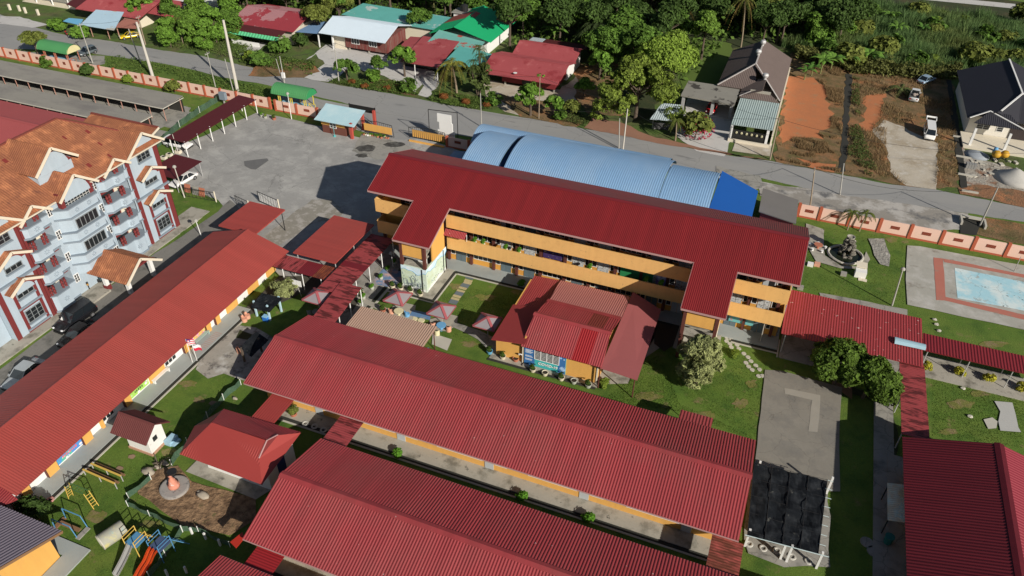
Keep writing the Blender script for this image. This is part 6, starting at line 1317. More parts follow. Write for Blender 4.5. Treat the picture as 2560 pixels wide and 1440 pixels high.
CLEAR = [[tuple(g(*p)[:2]) for p in q] for q in ([(1968,190),(2035,195),(2060,215),(2080,290),(2075,320),(2045,335),(2060,350),(1990,345),(1955,360),(1952,330)],[(2215,305),(2300,340),(2345,360),(2335,470),(2265,462),(2228,430),(2215,370)],[(2165,240),(2210,240),(2195,300),(2155,320)])]
M1('undergrowth', 'dense low undergrowth filling the ground beneath the forest trees', 'undergrowth', scatter(FORB+[], 26000, .5, 2.6, rs, raw=True), leafm('undergrowth',(0.08,0.14,0.022),.5), kind='stuff')
REED = [(1950,118),(2090,140),(2180,172),(2300,186),(2420,170),(2620,215),(2760,100),(2560,66),(2400,44),(2230,22),(2140,5),(2050,30)]
M1('tall_reeds', 'tall blue-green reed and cane field right of the bungalow', 'reeds', scatter(REED, 60000, .11, 2.7, rs, upright=True), leafm('reeds',(0.12,0.205,0.07),.45,sp=((0.18,0.22,0.07),.35,.08,.2),tr=.4), kind='stuff')
M1('scrub_leaves', 'olive scrub between the reed field and the dirt lots', 'scrub', scatter([(1985,125),(2090,140),(2300,176),(2400,168),(2400,200),(2300,202),(2130,188),(2060,168),(1985,150)], 9000, .3, 1.9, rs), leafm('scrub',(0.12,0.13,0.035),.45), kind='stuff')
M1('dry_weeds', 'dry brown weeds over the dirt lots', 'weeds', scatter([(1945,380),(1970,180),(2085,160),(2110,190),(2100,432),(2010,415),(1940,400)], 9000, .05, .6, rs, upright=True, dens=.5).add(*(lambda m_: (m_.v, m_.f))(scatter([(2130,190),(2370,200),(2390,340),(2398,470),(2229,458),(2112,432)], 9000, .05, .6, rs, upright=True, dens=.48))), leafm('dryweed',(0.25,0.17,0.085),.4), kind='stuff')
M1('green_weeds', 'green weeds along the dirt lot edges and ditch', 'weeds', scatter([(2130,190),(2146,195),(2150,330),(2200,450),(2114,432),(2122,340)], 3200, .12, .5, rs, dens=.5).add(*(lambda m_: (m_.v, m_.f))(scatter([(1380,300),(1465,318),(1480,300),(1440,280)], 2000, .1, .5, rs))), leafm('weed',(0.085,0.12,0.03),.4), kind='stuff')
VG = [[(262,150),(300,142),(400,162),(480,180),(560,200),(700,228),(690,250),(600,246),(400,205),(262,178)],[(590,130),(610,125),(790,160),(780,190),(740,185),(640,165),(600,160)],[(820,205),(1010,205),(1050,240),(1000,238),(900,225),(845,212)],[(1060,255),(1100,230),(1200,250),(1230,275),(1180,275),(1090,260)],[(385,110),(620,60),(640,160),(500,130),(400,118)]]
mb = MB()
for q in VG:
    s_ = scatter(q, 3800, .14, .55, rs, dens=.38); mb.add(s_.v, s_.f)
M1('verge_plants', 'low weeds and grass tufts on the roadside verges and village gardens', 'ground plants', mb, leafm('verge',(0.085,0.135,0.025),.45), kind='stuff')
# lawn tufts: short blades breaking up the mown grass edges
mb = MB()
for q in ([(1050,700),(1300,740),(1240,890),(1130,840),(1080,740)],[(1650,880),(1720,1000),(1900,1100),(1910,930),(1800,850)],[(100,1290),(420,1100),(560,930),(600,960),(430,1160),(340,1220),(420,1330),(540,1440),(250,1440)],[(2020,560),(2260,600),(2260,790),(2010,720)],[(2330,900),(2560,960),(2560,1120),(2330,1090)],[(1510,1000),(1650,880),(1700,1010),(1880,1090),(1880,1100),(1700,1030)]):
    s_ = scatter(q, 5200, .035, .09, rs, upright=True); mb.add(s_.v, s_.f)
M1('lawn_tufts', 'short grass blades over the school lawns', 'grass', mb, leafm('lawnblade',(0.10,0.16,0.025),.4), kind='stuff')
print('forest', cnt)
# ================================================================== vehicles
TY = mat('tyre_rubber',(0.018,0.018,0.018),.9,.1,1); RIM = mat('wheel_rim',(0.35,0.35,0.36),.3,.05,1,metal=.6); HL = mat('headlight_glass',(0.7,0.72,0.74),.15,.05,1); TL = mat('tail_light_red',(0.35,0.01,0.01),.3,.05,1)
CG = mat('car_glass',(0.012,0.016,0.02),.06,.05,1,spec=.8)
def smoothcar(st, nseg=5):
    """st: list of (x, halfwidth, z0, z1); rounded box sections joined along x"""
    mb = MB(); n = 12
    for x, hw, z0, z1 in st:
        hz = (z1-z0)/2; cz = (z0+z1)/2
        for i in range(n):
            a = 2*math.pi*(i+.5)/n; c, s = math.cos(a), math.sin(a); e = .42
            mb.v.append((x, hw*math.copysign(abs(c)**e, c), cz+hz*math.copysign(abs(s)**e, s)))
    k = len(st)
    for j in range(k-1):
        for i in range(n): mb.f.append((j*n+i, j*n+(i+1)%n, (j+1)*n+(i+1)%n, (j+1)*n+i))
    mb.f.append(tuple(range(n-1,-1,-1))); mb.f.append(tuple(range((k-1)*n, k*n))); return mb
def vehicle(name, label, cat, pa, pb, L_, W, Hh, col, kind='sedan', z=0.0, ang=None, ctr=None, zz=.5):
    """pa rear pixel, pb front pixel at mid height"""
    if ctr is None: a = g(*pa, zz); b = g(*pb, zz); c = (a+b)/2; an = math.atan2(b.y-a.y, b.x-a.x)
    else: c = g(*ctr); an = ang
    t = T(name, label, cat, (c.x, c.y, z), None, an)
    paint = mat('paint_'+name+'_'+label.split()[0], col, .22, .02, 1, spec=.6)
    h = L_/2; w = W/2; bz = .28; belt = Hh*.58
    body = [(-h, w*.86, bz+.12, belt*.80),(-h+.12, w*.96, bz, belt*.97),(-h*.6, w, bz-.03, belt),(0, w, bz-.03, belt),(h*.42, w, bz-.03, belt*.98),(h*.62, w*.98, bz-.03, belt*.93),(h-.25, w*.94, bz, belt*.80),(h-.04, w*.84, bz+.08, belt*.66)]
    if kind == 'van': body = [(-h, w*.95, bz, Hh*.55),(-h+.1, w, bz, Hh*.6),(h*.8, w, bz, Hh*.58),(h-.1, w*.96, bz, Hh*.48),(h, w*.9, bz+.05, Hh*.40)]
    if kind == 'pickup': body = [(-h, w*.94, bz+.1, belt),(-h+.1, w, bz, belt),(0, w, bz, belt),(h*.6, w, bz, belt*.97),(h-.1, w*.95, bz, belt*.85),(h, w*.88, bz+.05, belt*.7)]
    P(t, 'body', smoothcar(body), paint, True, True)
    if kind == 'sedan': r0, r1, f0, f1 = -h*.74, -h*.42, h*.08, h*.44
    elif kind == 'hatch': r0, r1, f0, f1 = -h*.96, -h*.80, h*.12, h*.48
    elif kind == 'suv': r0, r1, f0, f1 = -h*.95, -h*.82, h*.14, h*.48
    elif kind == 'van': r0, r1, f0, f1 = -h*.98, -h*.93, h*.70, h*.90
    else: r0, r1, f0, f1 = -h*.1, -h*.05, h*.25, h*.45
    zb = (Hh*.55 if kind == 'van' else belt*.96); zt = Hh-.06
    gl = MB().add([(r0,-w*.9,zb),(f1,-w*.9,zb),(f1,w*.9,zb),(r0,w*.9,zb),(r1,-w*.74,zt),(f0,-w*.74,zt),(f0,w*.74,zt),(r1,w*.74,zt)],[(0,3,2,1),(4,5,6,7),(0,1,5,4),(1,2,6,5),(2,3,7,6),(3,0,4,7)])
    P(t, 'windows', gl, CG, False, True)
    rf_ = MB(); n_ = [(r1-.06,-w*.76),(f0+.06,-w*.76),(f0+.14,-w*.5),(f0+.14,w*.5),(f0+.06,w*.76),(r1-.06,w*.76),(r1-.1,0)]
    rf_.prism(n_, zt-.01, zt+.05)
    P(t, 'roof_panel', rf_, paint, False, True)
    pl = MB()
    for s in (-1,1):
        pl.bar((r0,s*w*.9,zb),(r1,s*w*.745,zt),.07,.05).bar((f1,s*w*.9,zb),(f0,s*w*.745,zt),.06,.05).bar(((r0+f1)/2,s*w*.91,zb),((r1+f0)/2,s*w*.75,zt),.06,.04)
    P(t, 'window_pillar', pl, paint, False, True)
    for x in (-h*.62, h*.62):
        for s in (-1,1):
            wr = .32 if kind not in ('suv','pickup') else .36
            o = P(t, 'wheel', MB().tube((x,s*(w-.2),wr),(x,s*(w+.02),wr),wr,wr,14), TY, False, True)
            r2 = bpy.data.objects.new('rim', mesh('rim', MB().tube((x,s*(w-.1),wr),(x,s*(w+.03),wr),wr*.62,wr*.55,10), RIM)); C.objects.link(r2); r2.parent = o
    for s in (-1,1):
        P(t, 'headlight', MB().blob((h-.12,s*w*.68,belt*.70),.12,.18,.09,0,8,5), HL, True, True)
        P(t, 'tail_light', MB().box(-h-.01,-h+.08,s*w*.66-.14,s*w*.66+.14,belt*.68,belt*.86), TL, False, True)
        P(t, 'wing_mirror', MB().box(f1-.25,f1-.1,s*(w+.08)-.07,s*(w+.08)+.07,belt*.98,belt*1.1), paint, False, True)
    P(t, 'bumper', MB().box(h-.08,h+.03,-w*.7,w*.7,.25,.42), BLACK, False, True)
    P(t, 'number_plate', MB().box(h+.03,h+.05,-.25,.25,.34,.44), BLACK, False, True)
    return t
vehicle('parked_mpv','white people carrier half under the long maroon carport','car',(392,350),(500,370),4.6,1.75,1.6,(0.75,0.75,0.75),'hatch')
vehicle('parked_saloon','white saloon under the short maroon carport','car',(487,432),(428,466),4.5,1.75,1.45,(0.75,0.75,0.75))
vehicle('parked_suv','big black people carrier beside the flats','car',(222,768),(150,818),4.8,1.85,1.85,(0.01,0.01,0.012),'suv',zz=.8)
vehicle('parked_saloon','black saloon in shade beside the black people carrier','car',(232,812),(160,862),4.5,1.75,1.45,(0.012,0.012,0.012))
vehicle('parked_saloon','silver saloon at the left edge beside the kindergarten roof','car',(98,905),(22,968),4.6,1.8,1.45,(0.33,0.36,0.38))
vehicle('parked_saloon','bright yellow saloon under the village porch','car',(345,86),(306,92),4.3,1.65,1.35,(0.75,0.55,0.02))
vehicle('parked_hatchback','dark grey hatchback at the end of the far bus shelter','car',(236,124),(200,136),3.7,1.6,1.5,(0.10,0.12,0.13),'hatch')
vehicle('parked_hatchback','red hatchback in the bungalow carport','car',None,None,3.9,1.65,1.4,(0.45,0.015,0.02),'hatch',ang=R(-92),ctr=(1778,277))
vn = vehicle('parked_van','white van with raised tailgate on the gravel drive','van',None,None,4.5,1.7,1.95,(0.75,0.75,0.73),'van',ang=R(-91),ctr=(2320,340))
P(vn, 'raised_tailgate', MB().path([(-2.2,-.75,1.9),(-3.2,-.75,2.15),(-3.2,.75,2.15),(-2.2,.75,1.9)],.09,6).slab([(-2.95,-.75,2.08),(-3.25,-.75,2.16),(-3.25,.75,2.16),(-2.95,.75,2.08)],.06), WHITE, False, True)
pu = vehicle('parked_pickup','white pickup with loaded bed on the dirt lot','pickup',None,None,4.4,1.7,1.75,(0.62,0.64,0.64),'pickup',ang=R(84),ctr=(2283,247))
P(pu, 'bed', MB().box(-2.1,-.3,-.7,.7,.9,1.06).box(-2.1,-.3,-.8,-.72,1.0,1.3).box(-2.1,-.3,.72,.8,1.0,1.3), mat('bed_dark',(0.08,0.08,0.08)), False, True)
P(pu, 'cargo', MB().blob((-1.2,.1,1.25),.4,.35,.25).blob((-.8,-.3,1.2),.25,.25,.2), mat('cargo_mixed',(0.3,0.25,0.22),.9,.4,4), False, True)
vehicle('parked_saloon','pale blue old saloon beyond the pickup at the reed edge','car',(2300,205),(2332,193),4.4,1.7,1.35,(0.26,0.36,0.46))
def motorbike(label, px_, py_, ang, col, z=0, rider=False):
    p = g(px_, py_); t = T('motorcycle', label, 'motorcycle', (p.x,p.y,z), None, ang)
    for x in (-.6,.62): P(t, 'wheel', MB().tube((x,-.05,.3),(x,.05,.3),.3,.3,12), TY, False, True)
    P(t, 'body', smoothcar([(-.75,.06,.55,.68),(-.4,.14,.42,.78),(0,.14,.35,.72),(.25,.16,.35,.9),(.42,.10,.6,1.0)]), mat('bike_'+label.split()[0], col, .3), True, True)
    P(t, 'seat', MB().box(-.6,.05,-.12,.12,.74,.82), BLACK, False, True); P(t, 'handlebar', MB().tube((.38,-.32,1.02),(.38,.32,1.02),.025).tube((.62,0,.3),(.38,0,1.0),.035), BLACK, False, True)
    P(t, 'front_shield', MB().slab([(.40,-.15,1.0),(.40,.15,1.0),(.56,.15,.55),(.56,-.15,.55)],.03), mat('bike_'+label.split()[0], col, .3), False, True)
    return t
motorbike('red motorcycle at the road edge before the blue sheet porch', 168, 90, R(150), (0.35,0.02,0.02))
motorbike('dark motorcycle under the blue carport of the white-blue roofed house', 872, 118, R(-100), (0.05,0.05,0.06))
motorbike('black motorcycle parked under the orange tiled porch', 262, 708, R(200), (0.04,0.08,0.10), .0)
motorbike('yellow and brown motorcycle on the porch step of the flats', 222, 721, R(150), (0.40,0.22,0.05), .3)
motorbike('small motorcycle in the dark bay of the red timber house', 1263, 205, R(-95), (0.04,0.04,0.05))
# ================================================================== poles and wires
def top(bx, by, tx, ty):
    b = g(bx, by); d = ray(tx, ty); t = math.hypot(b.x,b.y)/math.hypot(d.x,d.y); h = CAMH+d.z*t; return b, V((d.x*t, d.y*t, h))
PT = {}
CP = mat('concrete_pole',(0.52,0.49,0.44),.85,.08,1); SP = mat('grey_steel_pole',(0.36,0.35,0.32),.6,.08,1); WPm = mat('wood_pole',(0.28,0.22,0.16),.9,.15,1)
def pole(key, label, b, t_, r, m, arm=None, name='utility_pole', n=8):
    p0, p1 = top(*b, *t_); t = T(name, label, 'pole', p0); P(t, 'shaft', MB().tube(p0-V((0,0,.1)), p1, r, r*.62, n), m); PT[key] = p1
    if arm == 'x': P(t, 'crossarm', MB().bar(p1+V((0,-.6,-.35)), p1+V((0,.6,-.35)), .09, .09).tube(p1+V((0,-.5,-.3)),p1+V((0,-.5,-.1)),.05).tube(p1+V((0,.5,-.3)),p1+V((0,.5,-.1)),.05), SP)
    if arm == 'lamp': P(t, 'lamp_head', MB().lathe(p1,[(.05,-.05),(.28,.0),(.24,.18),(.08,.3)],10), SP)
    if arm == 'ring': P(t, 'ring_bracket', MB().path([p0+V((.35*math.cos(a),0,3.6+.45*math.sin(a))) for a in [k*math.pi/8 for k in range(17)]],.03,5), BLACK)
    if arm == 'box': P(t, 'meter_box', MB().box(p0.x-.1,p0.x+.5,p0.y-.45,p0.y-.1,1.3,2.3), WHITE)
    return t
pole('A','tall thick pale concrete pole standing in the verge by the shed wall',(382,192),(341,55),.30,CP)
pole('B','tallest thick concrete pole in the verge above the long carport',(594,228),(558,50),.32,CP)
pole('C','slim leaning steel pole beside the far bus shelter',(232,158),(198,58),.12,SP,'x')
pole('D','slim steel pole just left of the first thick concrete pole',(353,160),(321,72),.12,SP)
pole('E','slim brown pole at the village side near the yellow car',(364,112),(344,39),.13,WPm,'x')
pole('F','slim steel pole in the grass verge left of the tallest concrete pole',(540,222),(517,130),.10,SP,'x')
pole('G','slim pale pole touching the wall left of the tallest concrete pole',(585,233),(562,147),.10,SP)
pole('H','short leaning pole next to the white meter box pole',(707,205),(690,147),.09,SP)
pole('I','pole with a white meter box above the green bus shelter',(712,210),(699,140),.11,SP,'box')
pole('J','steel pole with crossarm at the concrete forecourt mouth',(848,208),(835,107),.12,SP,'x')
pole('K','yard lamp post inside the pink wall by the green bus shelter',(729,298),(719,235),.07,WHITE,'lamp','lamp_post')
pole('L','dark slim pole with ring bracket behind the blue hall',(1204,318),(1201,233),.10,SP,'ring')
pole('M','slim wooden pole between the two roadside trees',(1347,297),(1350,192),.10,WPm)
pole('N','shorter of two poles rising behind the blue vault',(1547,374),(1549,296),.11,SP)
pole('O','taller pale pole rising behind the blue vault',(1557,376),(1569,272),.13,CP)
pole('Q','leaning timber pole at the bungalow side wall',(1925,399),(1948,297),.13,WPm,'x')
pole('R','pole planted at the start of the lattice wall',(2022,545),(2037,421),.12,WPm,'x')
pole('S','lone pole on the gravel verge opposite the ditch',(2100,487),(2110,408),.11,SP)
pole('U','leaning pole at the right beyond the lattice wall',(2448,567),(2495,468),.13,SP)
pole('W','thick steel lamp pole on the lawn left of the painted court',(2230,764),(2257,674),.11,SP,'lamp','lamp_post')
pole('X','thin pole standing behind the painted court',(2535,680),(2552,642),.06,SP)
pole('Y','mast rising in front of the right wing of the school block',(1900,856),(1928,741),.06,SP,None,'mast')
pole('Z','lamp post beside the fence between the flats and the yard',(462,495),(436,418),.09,CP,'lamp','lamp_post')
pole('a','lamp post behind the condenser units by the flats',(447,386),(431,336),.07,CP,None,'lamp_post')
pole('b','slender lamp post by the lane near the kindergarten roof',(503,590),(490,553),.07,WHITE,'lamp','lamp_post')
pole('c','thin lamp post with white head on the slab in front of the stair mural',(983,668),(978,634),.05,WHITE,'lamp','lamp_post')
def wire(a, b, sag, key):
    a = V(a); b = V(b); n = 14; P_ = []
    for i in range(n+1):
        t = i/n; p = a.lerp(b, t); p.z -= sag*4*t*(1-t); P_.append(p)
    return MB().path(P_, .022, 4)
wl2 = [('E','C',.6,'cable strung from the brown village pole to the far shelter pole'),('F','I',.9,'cable strung across the road to the meter box pole'),('I','J',.8,'cable from the meter box pole to the forecourt pole'),('J','M',1.6,'cable above the palms from the forecourt pole to the wooden pole'),
 ('M','Q',2.2,'cable from the wooden pole to the bungalow side pole'),('L','O',1.5,'cable from the ring bracket pole to the pale pole behind the vault'),('O','R',1.8,'cable along the roadside from the pale pole to the lattice wall pole'),('R','U',1.8,'cable over the gravel verge to the leaning right pole'),('R','S',.5,'short cable from the lattice wall pole to the gravel verge pole')]
for a, b, s_, lab in wl2: tag(M1('overhead_cable', lab, 'cable', wire(PT[a], PT[b], s_, a), BLACK))
q = PT['Q']; M1('overhead_cable', 'cable crossing the orange earth from the bungalow pole to the right edge', 'cable', wire(q, (34,118,6), 1.5, 'q'), BLACK)
M1('overhead_cable', 'cable from the bungalow pole to its grey canopy', 'cable', wire(q, (-11,126,3.4), .5, 'q'), BLACK)
# ================================================================== garden furniture
UR = mat('umbrella_red',(0.34,0.085,0.095),.8,.08,1); UG = mat('umbrella_lilac',(0.26,0.235,0.25),.8,.08,1)
CP_ = mat('seat_peach',(0.62,0.32,0.22),.8,.08,1); CB_ = mat('seat_blue',(0.13,0.34,0.58),.8,.08,1); CC_ = mat('seat_cream',(0.62,0.57,0.36),.8,.08,1)
def umbrella(label, px_, py_):
    p = g(px_, py_, 2.5); t = T('garden_umbrella', label, 'umbrella', (p.x,p.y,0), 'square garden umbrellas with red ribs'); h = 1.25; zt, ze_ = 2.75, 2.05
    cs = [(-h,-h,ze_),(h,-h,ze_),(h,h,ze_),(-h,h,ze_)]
    mb = MB()
    for i in range(4): mb.add([cs[i],cs[(i+1)%4],(0,0,zt)],[(0,1,2)]); mb.add([(a,b,c-.06) for a,b,c in (cs[i],cs[(i+1)%4],(0,0,zt))],[(2,1,0)])
    P(t, 'canopy', mb, UG, False, True)
    rb_ = MB()
    for x, y, z in cs: rb_.bar((x,y,z+.03),(0,0,zt+.03),.3,.03)
    for i in range(4): rb_.bar(V(cs[i])-V((0,0,.02)), V(cs[(i+1)%4])-V((0,0,.02)), .06, .1)
    P(t, 'ribs', rb_, UR, False, True); P(t, 'pole', MB().tube((0,0,0),(0,0,zt),.06), SP, False, True)
    return (p.x, p.y)
def barrel_seat(label, x, y, ang, m):
    t = T('barrel_seat', label, 'garden seat', (x,y,0), None, ang); mb = MB(); n = 14
    for r0, z0, r1, z1 in ((.30,0,.30,.45),(.22,.46,.22,.02)):
        for i in range(n):
            a0, a1 = 2*math.pi*i/n, 2*math.pi*(i+1)/n; mb.add([(r0*math.cos(a0),r0*math.sin(a0),z0),(r0*math.cos(a1),r0*math.sin(a1),z0),(r1*math.cos(a1),r1*math.sin(a1),z1),(r1*math.cos(a0),r1*math.sin(a0),z1)],[(0,1,2,3)])
    mb.tube((0,0,.38),(0,0,.44),.29,.29,n)
    for i in range(5):
        a0, a1 = math.pi*(.6+.16*i), math.pi*(.6+.16*(i+1)); mb.add([(.31*math.cos(a),.31*math.sin(a),z) for a in (a0,a1) for z in (.4,.75)],[(0,2,3,1)]); mb.add([(.26*math.cos(a),.26*math.sin(a),z) for a in (a0,a1) for z in (.4,.75)],[(0,1,3,2)])
        mb.add([(.31*math.cos(a0),.31*math.sin(a0),.75),(.31*math.cos(a1),.31*math.sin(a1),.75),(.26*math.cos(a1),.26*math.sin(a1),.75),(.26*math.cos(a0),.26*math.sin(a0),.75)],[(0,1,2,3)])
    P(t, 'seat', mb, m, False, True)
def table(label, x, y, r, m, h=.7):
    t = T('round_table', label, 'table', (x,y,0)); P(t, 'table_top', MB().lathe((0,0,h-.08),[(r,0),(r,.08)],16), m, False, True); P(t, 'pedestal', MB().lathe((0,0,0),[(.3,0),(.16,.1),(.16,h-.08)],10), m, False, True)
ux = umbrella('red ribbed square umbrella nearest the stair mural', 994, 735)
table('cream round table under the umbrella nearest the stair mural', ux[0]+.35, ux[1]-.7, .55, CC_)
for dx, dy, m_, lab in ((-.6,-.8,CP_,'peach barrel seat left of the cream round table'),(.0,-1.75,CP_,'peach barrel seat in front of the cream round table'),(1.3,-.5,CB_,'blue barrel seat right of the cream round table')): barrel_seat(lab, ux[0]+dx, ux[1]+dy, 1, m_)
ux = umbrella('red ribbed square umbrella over the blue round table', 1103, 767)
table('blue round table beside the washed blue path', ux[0]+.35, ux[1]-.9, .55, CB_)
for dx, dy, m_, lab in ((-.7,-.9,CP_,'peach barrel seat left of the blue round table'),(1.2,-.8,CP_,'peach barrel seat right of the blue round table'),(.3,-1.9,CC_,'cream barrel seat in front of the blue round table')): barrel_seat(lab, ux[0]+dx, ux[1]+dy, 2, m_)
umbrella('umbrella half hidden behind the canteen side roof', 1219, 797)
ux = umbrella('umbrella left of the streaked walkway roof', 792, 733)
table('grey round table under the umbrella left of the streaked walkway', ux[0]+.3, ux[1]-1.0, .5, CONCD)
for dx, dy, lab in ((-.6,-1.1,'grey barrel seat left of the grey round table'),(.2,-1.9,'grey barrel seat in front of the grey round table')): barrel_seat(lab, ux[0]+dx, ux[1]+dy, 2, CONCD)
POTC = mat('pot_cream',(0.62,0.56,0.42),.8,.1,2); POTB = mat('pot_blue',(0.12,0.36,0.55),.8,.1,2); POTG = mat('pot_grey',(0.40,0.42,0.36),.8,.1,2); POTT = mat('pot_terracotta',(0.42,0.15,0.09),.8,.1,2); SOIL = mat('pot_soil',(0.03,0.022,0.015),.95)
def pot(label, px_, py_, m, s=1.0, plantk='b_clip', z=0, name='plant_pot', raw=None, ps=1.0):
    p = raw or g(px_, py_); t = T(name, label, 'plant pot', (p[0],p[1],z)); t.scale = (s,s,s)
    P(t, 'pot', MB().lathe((0,0,0),[(.24,0),(.30,.15),(.33,.42),(.36,.46),(.30,.46),(.28,.38)],12), m, True, True); P(t, 'soil', MB().lathe((0,0,.36),[(.29,0),(.28,.03)],10), SOIL, False, True)
    if plantk:
        c = bpy.data.objects.new('foliage', PROT[plantk][0][1]); C.objects.link(c); c.parent = t; c.location = (0,0,.35); c.scale = (ps,ps,ps)
for i, (a, b, m_, pk_, lab) in enumerate([(1224,884,POTB,'b_clip','blue pot with small tree, leftmost at the canteen'),(1257,897,POTC,'b_clip','cream pot just right of the blue pot'),(1289,903,POTT,None,'brown bowl pot at the left end of the concrete bench'),(1332,929,POTC,'b_clip','cream pot below the COVID-19 panel'),(1362,938,POTC,None,'cream pot with no ball plant below the COVID-19 panel'),(1403,950,POTC,'b_clip','cream pot below the right edge of the blue mural'),(1434,958,POTG,None,'grey empty pot below the plain yellow wall'),(1470,968,POTG,'b_clip','rightmost grey-green pot in the canteen row'),(1453,942,POTC,None,'white pot standing against the plain yellow wall'),
  (904,738,POTC,'b_clip','cream pot at the corner of the streaked walkway'),(982,720,POTC,'b_clip','cream pot left of three by the mural tower apron'),(1002,725,POTC,'b_clip','cream pot second by the mural tower apron'),(1027,732,POTC,'b_clip','cream pot third by the mural tower apron'),(1051,740,POTC,'b_clip','cream pot nearest the stepping path by the tower apron'),(903,762,POTG,'b_green','big grey pot with tall shrub beside the walkway post'),(958,780,POTT,'b_clip','terracotta pot behind the tan shelter roof'),(735,1040,POTT,'b_olive','pot with spreading plant by the plain red link roof'),
  (655,292,POTG,'b_green','dark pot by the pink wall under the long carport end'),(664,296,POTG,'b_lime','pot with tall leafy plant by the pink wall'),(686,300,POTT,'b_clip','brown pot by the pink wall panel'),(815,802,POTT,'b_clip','orange pot at the nursery corner')]):
    pot(lab, a, b, m_, 1.0, pk_, ps=.45 if pk_ in ('b_green','b_olive','b_lime') else 1.0)
rp2 = random.Random(8)
for i in range(13):
    x = -62.9+i*.36; pot('potted plant in the row before the plain yellow gate board', 0, 0, rp2.choice([POTC,POTT,WHITE]), .6, rp2.choice(['b_clip','b_green','b_lime']), raw=(x, 97.1+rp2.uniform(-.25,.25)), ps=.5) if False else None
    p_ = T('plant_pot', 'potted plant crowded in front of the plain yellow gate board', 'plant pot', (x, 97.1+rp2.uniform(-.3,.3), 0), 'pots crowded before the yellow gate board'); p_.scale = (.65,)*3
    P(p_, 'pot', MB().lathe((0,0,0),[(.24,0),(.33,.42),(.30,.46)],10), rp2.choice([POTC,POTT,WHITE]), True, True)
    c = bpy.data.objects.new('foliage', PROT[rp2.choice(['b_clip','b_green','b_mid'])][0][1]); C.objects.link(c); c.parent = p_; c.location = (0,0,.3); c.scale = (.5,)*3
for i, y in enumerate((59,61,63.2,65,66.6)):
    p_ = T('plant_pot', 'small potted plant beside the posts of the long streaked walkway', 'plant pot', (-40.9,y,0), 'pots along the streaked walkway'); P(p_, 'pot', MB().lathe((0,0,0),[(.2,0),(.26,.35),(.24,.4)],10), POTG, True, True)
    c = bpy.data.objects.new('foliage', PROT['b_green'][0][1]); C.objects.link(c); c.parent = p_; c.location = (0,0,.3); c.scale = (.5,)*3
for i, x in enumerate((-29.8,-26.9,-25.2,-16.5,-9.9,-8.2,-33,-30.9)):
    p_ = T('plant_pot', 'potted plant standing on the first floor gallery of the school block', 'plant pot', (x,69.0,3.09), 'pots along the first floor gallery'); p_.scale = (.9,.9,1.3)
    P(p_, 'pot', MB().lathe((0,0,0),[(.2,0),(.26,1.0),(.24,1.1)],10), POTC, True, True)
    c = bpy.data.objects.new('foliage', PROT['b_green'][0][1]); C.objects.link(c); c.parent = p_; c.location = (0,0,.95); c.scale = (.55,.55,.6)
def tyre(label, px_, py_, m=mat('tyre_old_white',(0.45,0.44,0.40),.9,.15,4), grp=None, z=0.03):
    p = g(px_, py_); t = T('tyre_planter', label, 'tyre planter', (p.x,p.y,z), grp); t.scale = (.85,)*3; mb = MB(); n = 14
    for i in range(n):
        for j in range(6):
            q = []
            for di, dj in ((0,0),(1,0),(1,1),(0,1)):
                A = 2*math.pi*(i+di)/n; B_ = 2*math.pi*(j+dj)/6; q.append(((.30+.11*math.cos(B_))*math.cos(A),(.30+.11*math.cos(B_))*math.sin(A),.11+.11*math.sin(B_)))
            mb.add(q, [(0,1,2,3)])
    P(t, 'tyre', mb, m, False, True); P(t, 'soil', MB().lathe((0,0,.02),[(.25,0),(.24,.05)],10), SOIL, False, True)
for a, b, lab in ((764,1061,'white tyre planter left of three under the long classroom roof'),(787,1068,'shaded tyre planter, middle of three'),(809,1077,'shaded tyre planter nearest the streaked link roof'),(1872,1362,'white tyre planter leftmost under the black net edge'),(1907,1373,'white tyre planter second under the black net edge'),(1942,1379,'white tyre planter beside the middle net post'),(1979,1394,'white tyre planter right of the middle net post'),(2020,1405,'dark tyre planter at the right end of the net edge')): tyre(lab, a, b)
tyre('pink ring planter beside the kindergarten walkway', 127, 1252, mat('pink_ring',(0.5,0.25,0.22),.9,.3,3))
# stepping stones
STN = [(1335,1105),(1365,1112),(1332,1130),(1385,1135),(1358,1152),(1415,1160),(1370,1178),(1430,1190),(1470,1230),(1503,1258),(1527,1290),(1487,1303),(1565,1325),(1508,1333),(1537,1360),(1595,1357),(1588,1410),(1620,1408)]
for x, y in STN:
    p = g(1400+x/3.2, 500+y/3.2); M1('stepping_stone', 'round pale stepping stone in the lawn right of the stair tower', 'stepping stone', MB().lathe((p.x,p.y,0),[(.27,0),(.26,.06)],10), KERB, group='round stepping stones right of the stair tower')
SLT = mat('slate_slab',(0.12,0.15,0.17),.8,.15,1); CRS = mat('cream_slab',(0.42,0.36,0.20),.85,.15,1)
for i, (x, y) in enumerate([(1625,178),(1608,215),(1598,238),(1573,265),(1550,292),(1530,322),(1512,348),(1490,375),(1472,402),(1455,432)]):
    p = g(780+x/4.114, 650+y/4.114); s_ = i in (0,3,6,9); 
    M1('path_slab', ('dark slate' if s_ else 'cream')+' slab of the stepping path beside the mural tower', 'path slab', MB().box(p.x-.5,p.x+.5,p.y-(.36 if s_ else .2),p.y+(.36 if s_ else .2),0,.05), SLT if s_ else CRS, group=('slate' if s_ else 'cream')+' slabs of the stepping path')
for a, b, lab in ((1035,797,'left yellow disc beside the tan shelter roof'),(1053,801,'right yellow disc beside the tan shelter roof'),(2167,1356,'upper grey disc in the shaded lawn'),(2184,1379,'lower grey disc in the shaded lawn')):
    p = g(a, b); M1('lawn_disc', lab, 'stone disc', MB().lathe((p.x,p.y,0),[(.55 if a > 2000 else .42,0),(.53 if a > 2000 else .4,.06)],16), CONCD if a > 2000 else CC_)
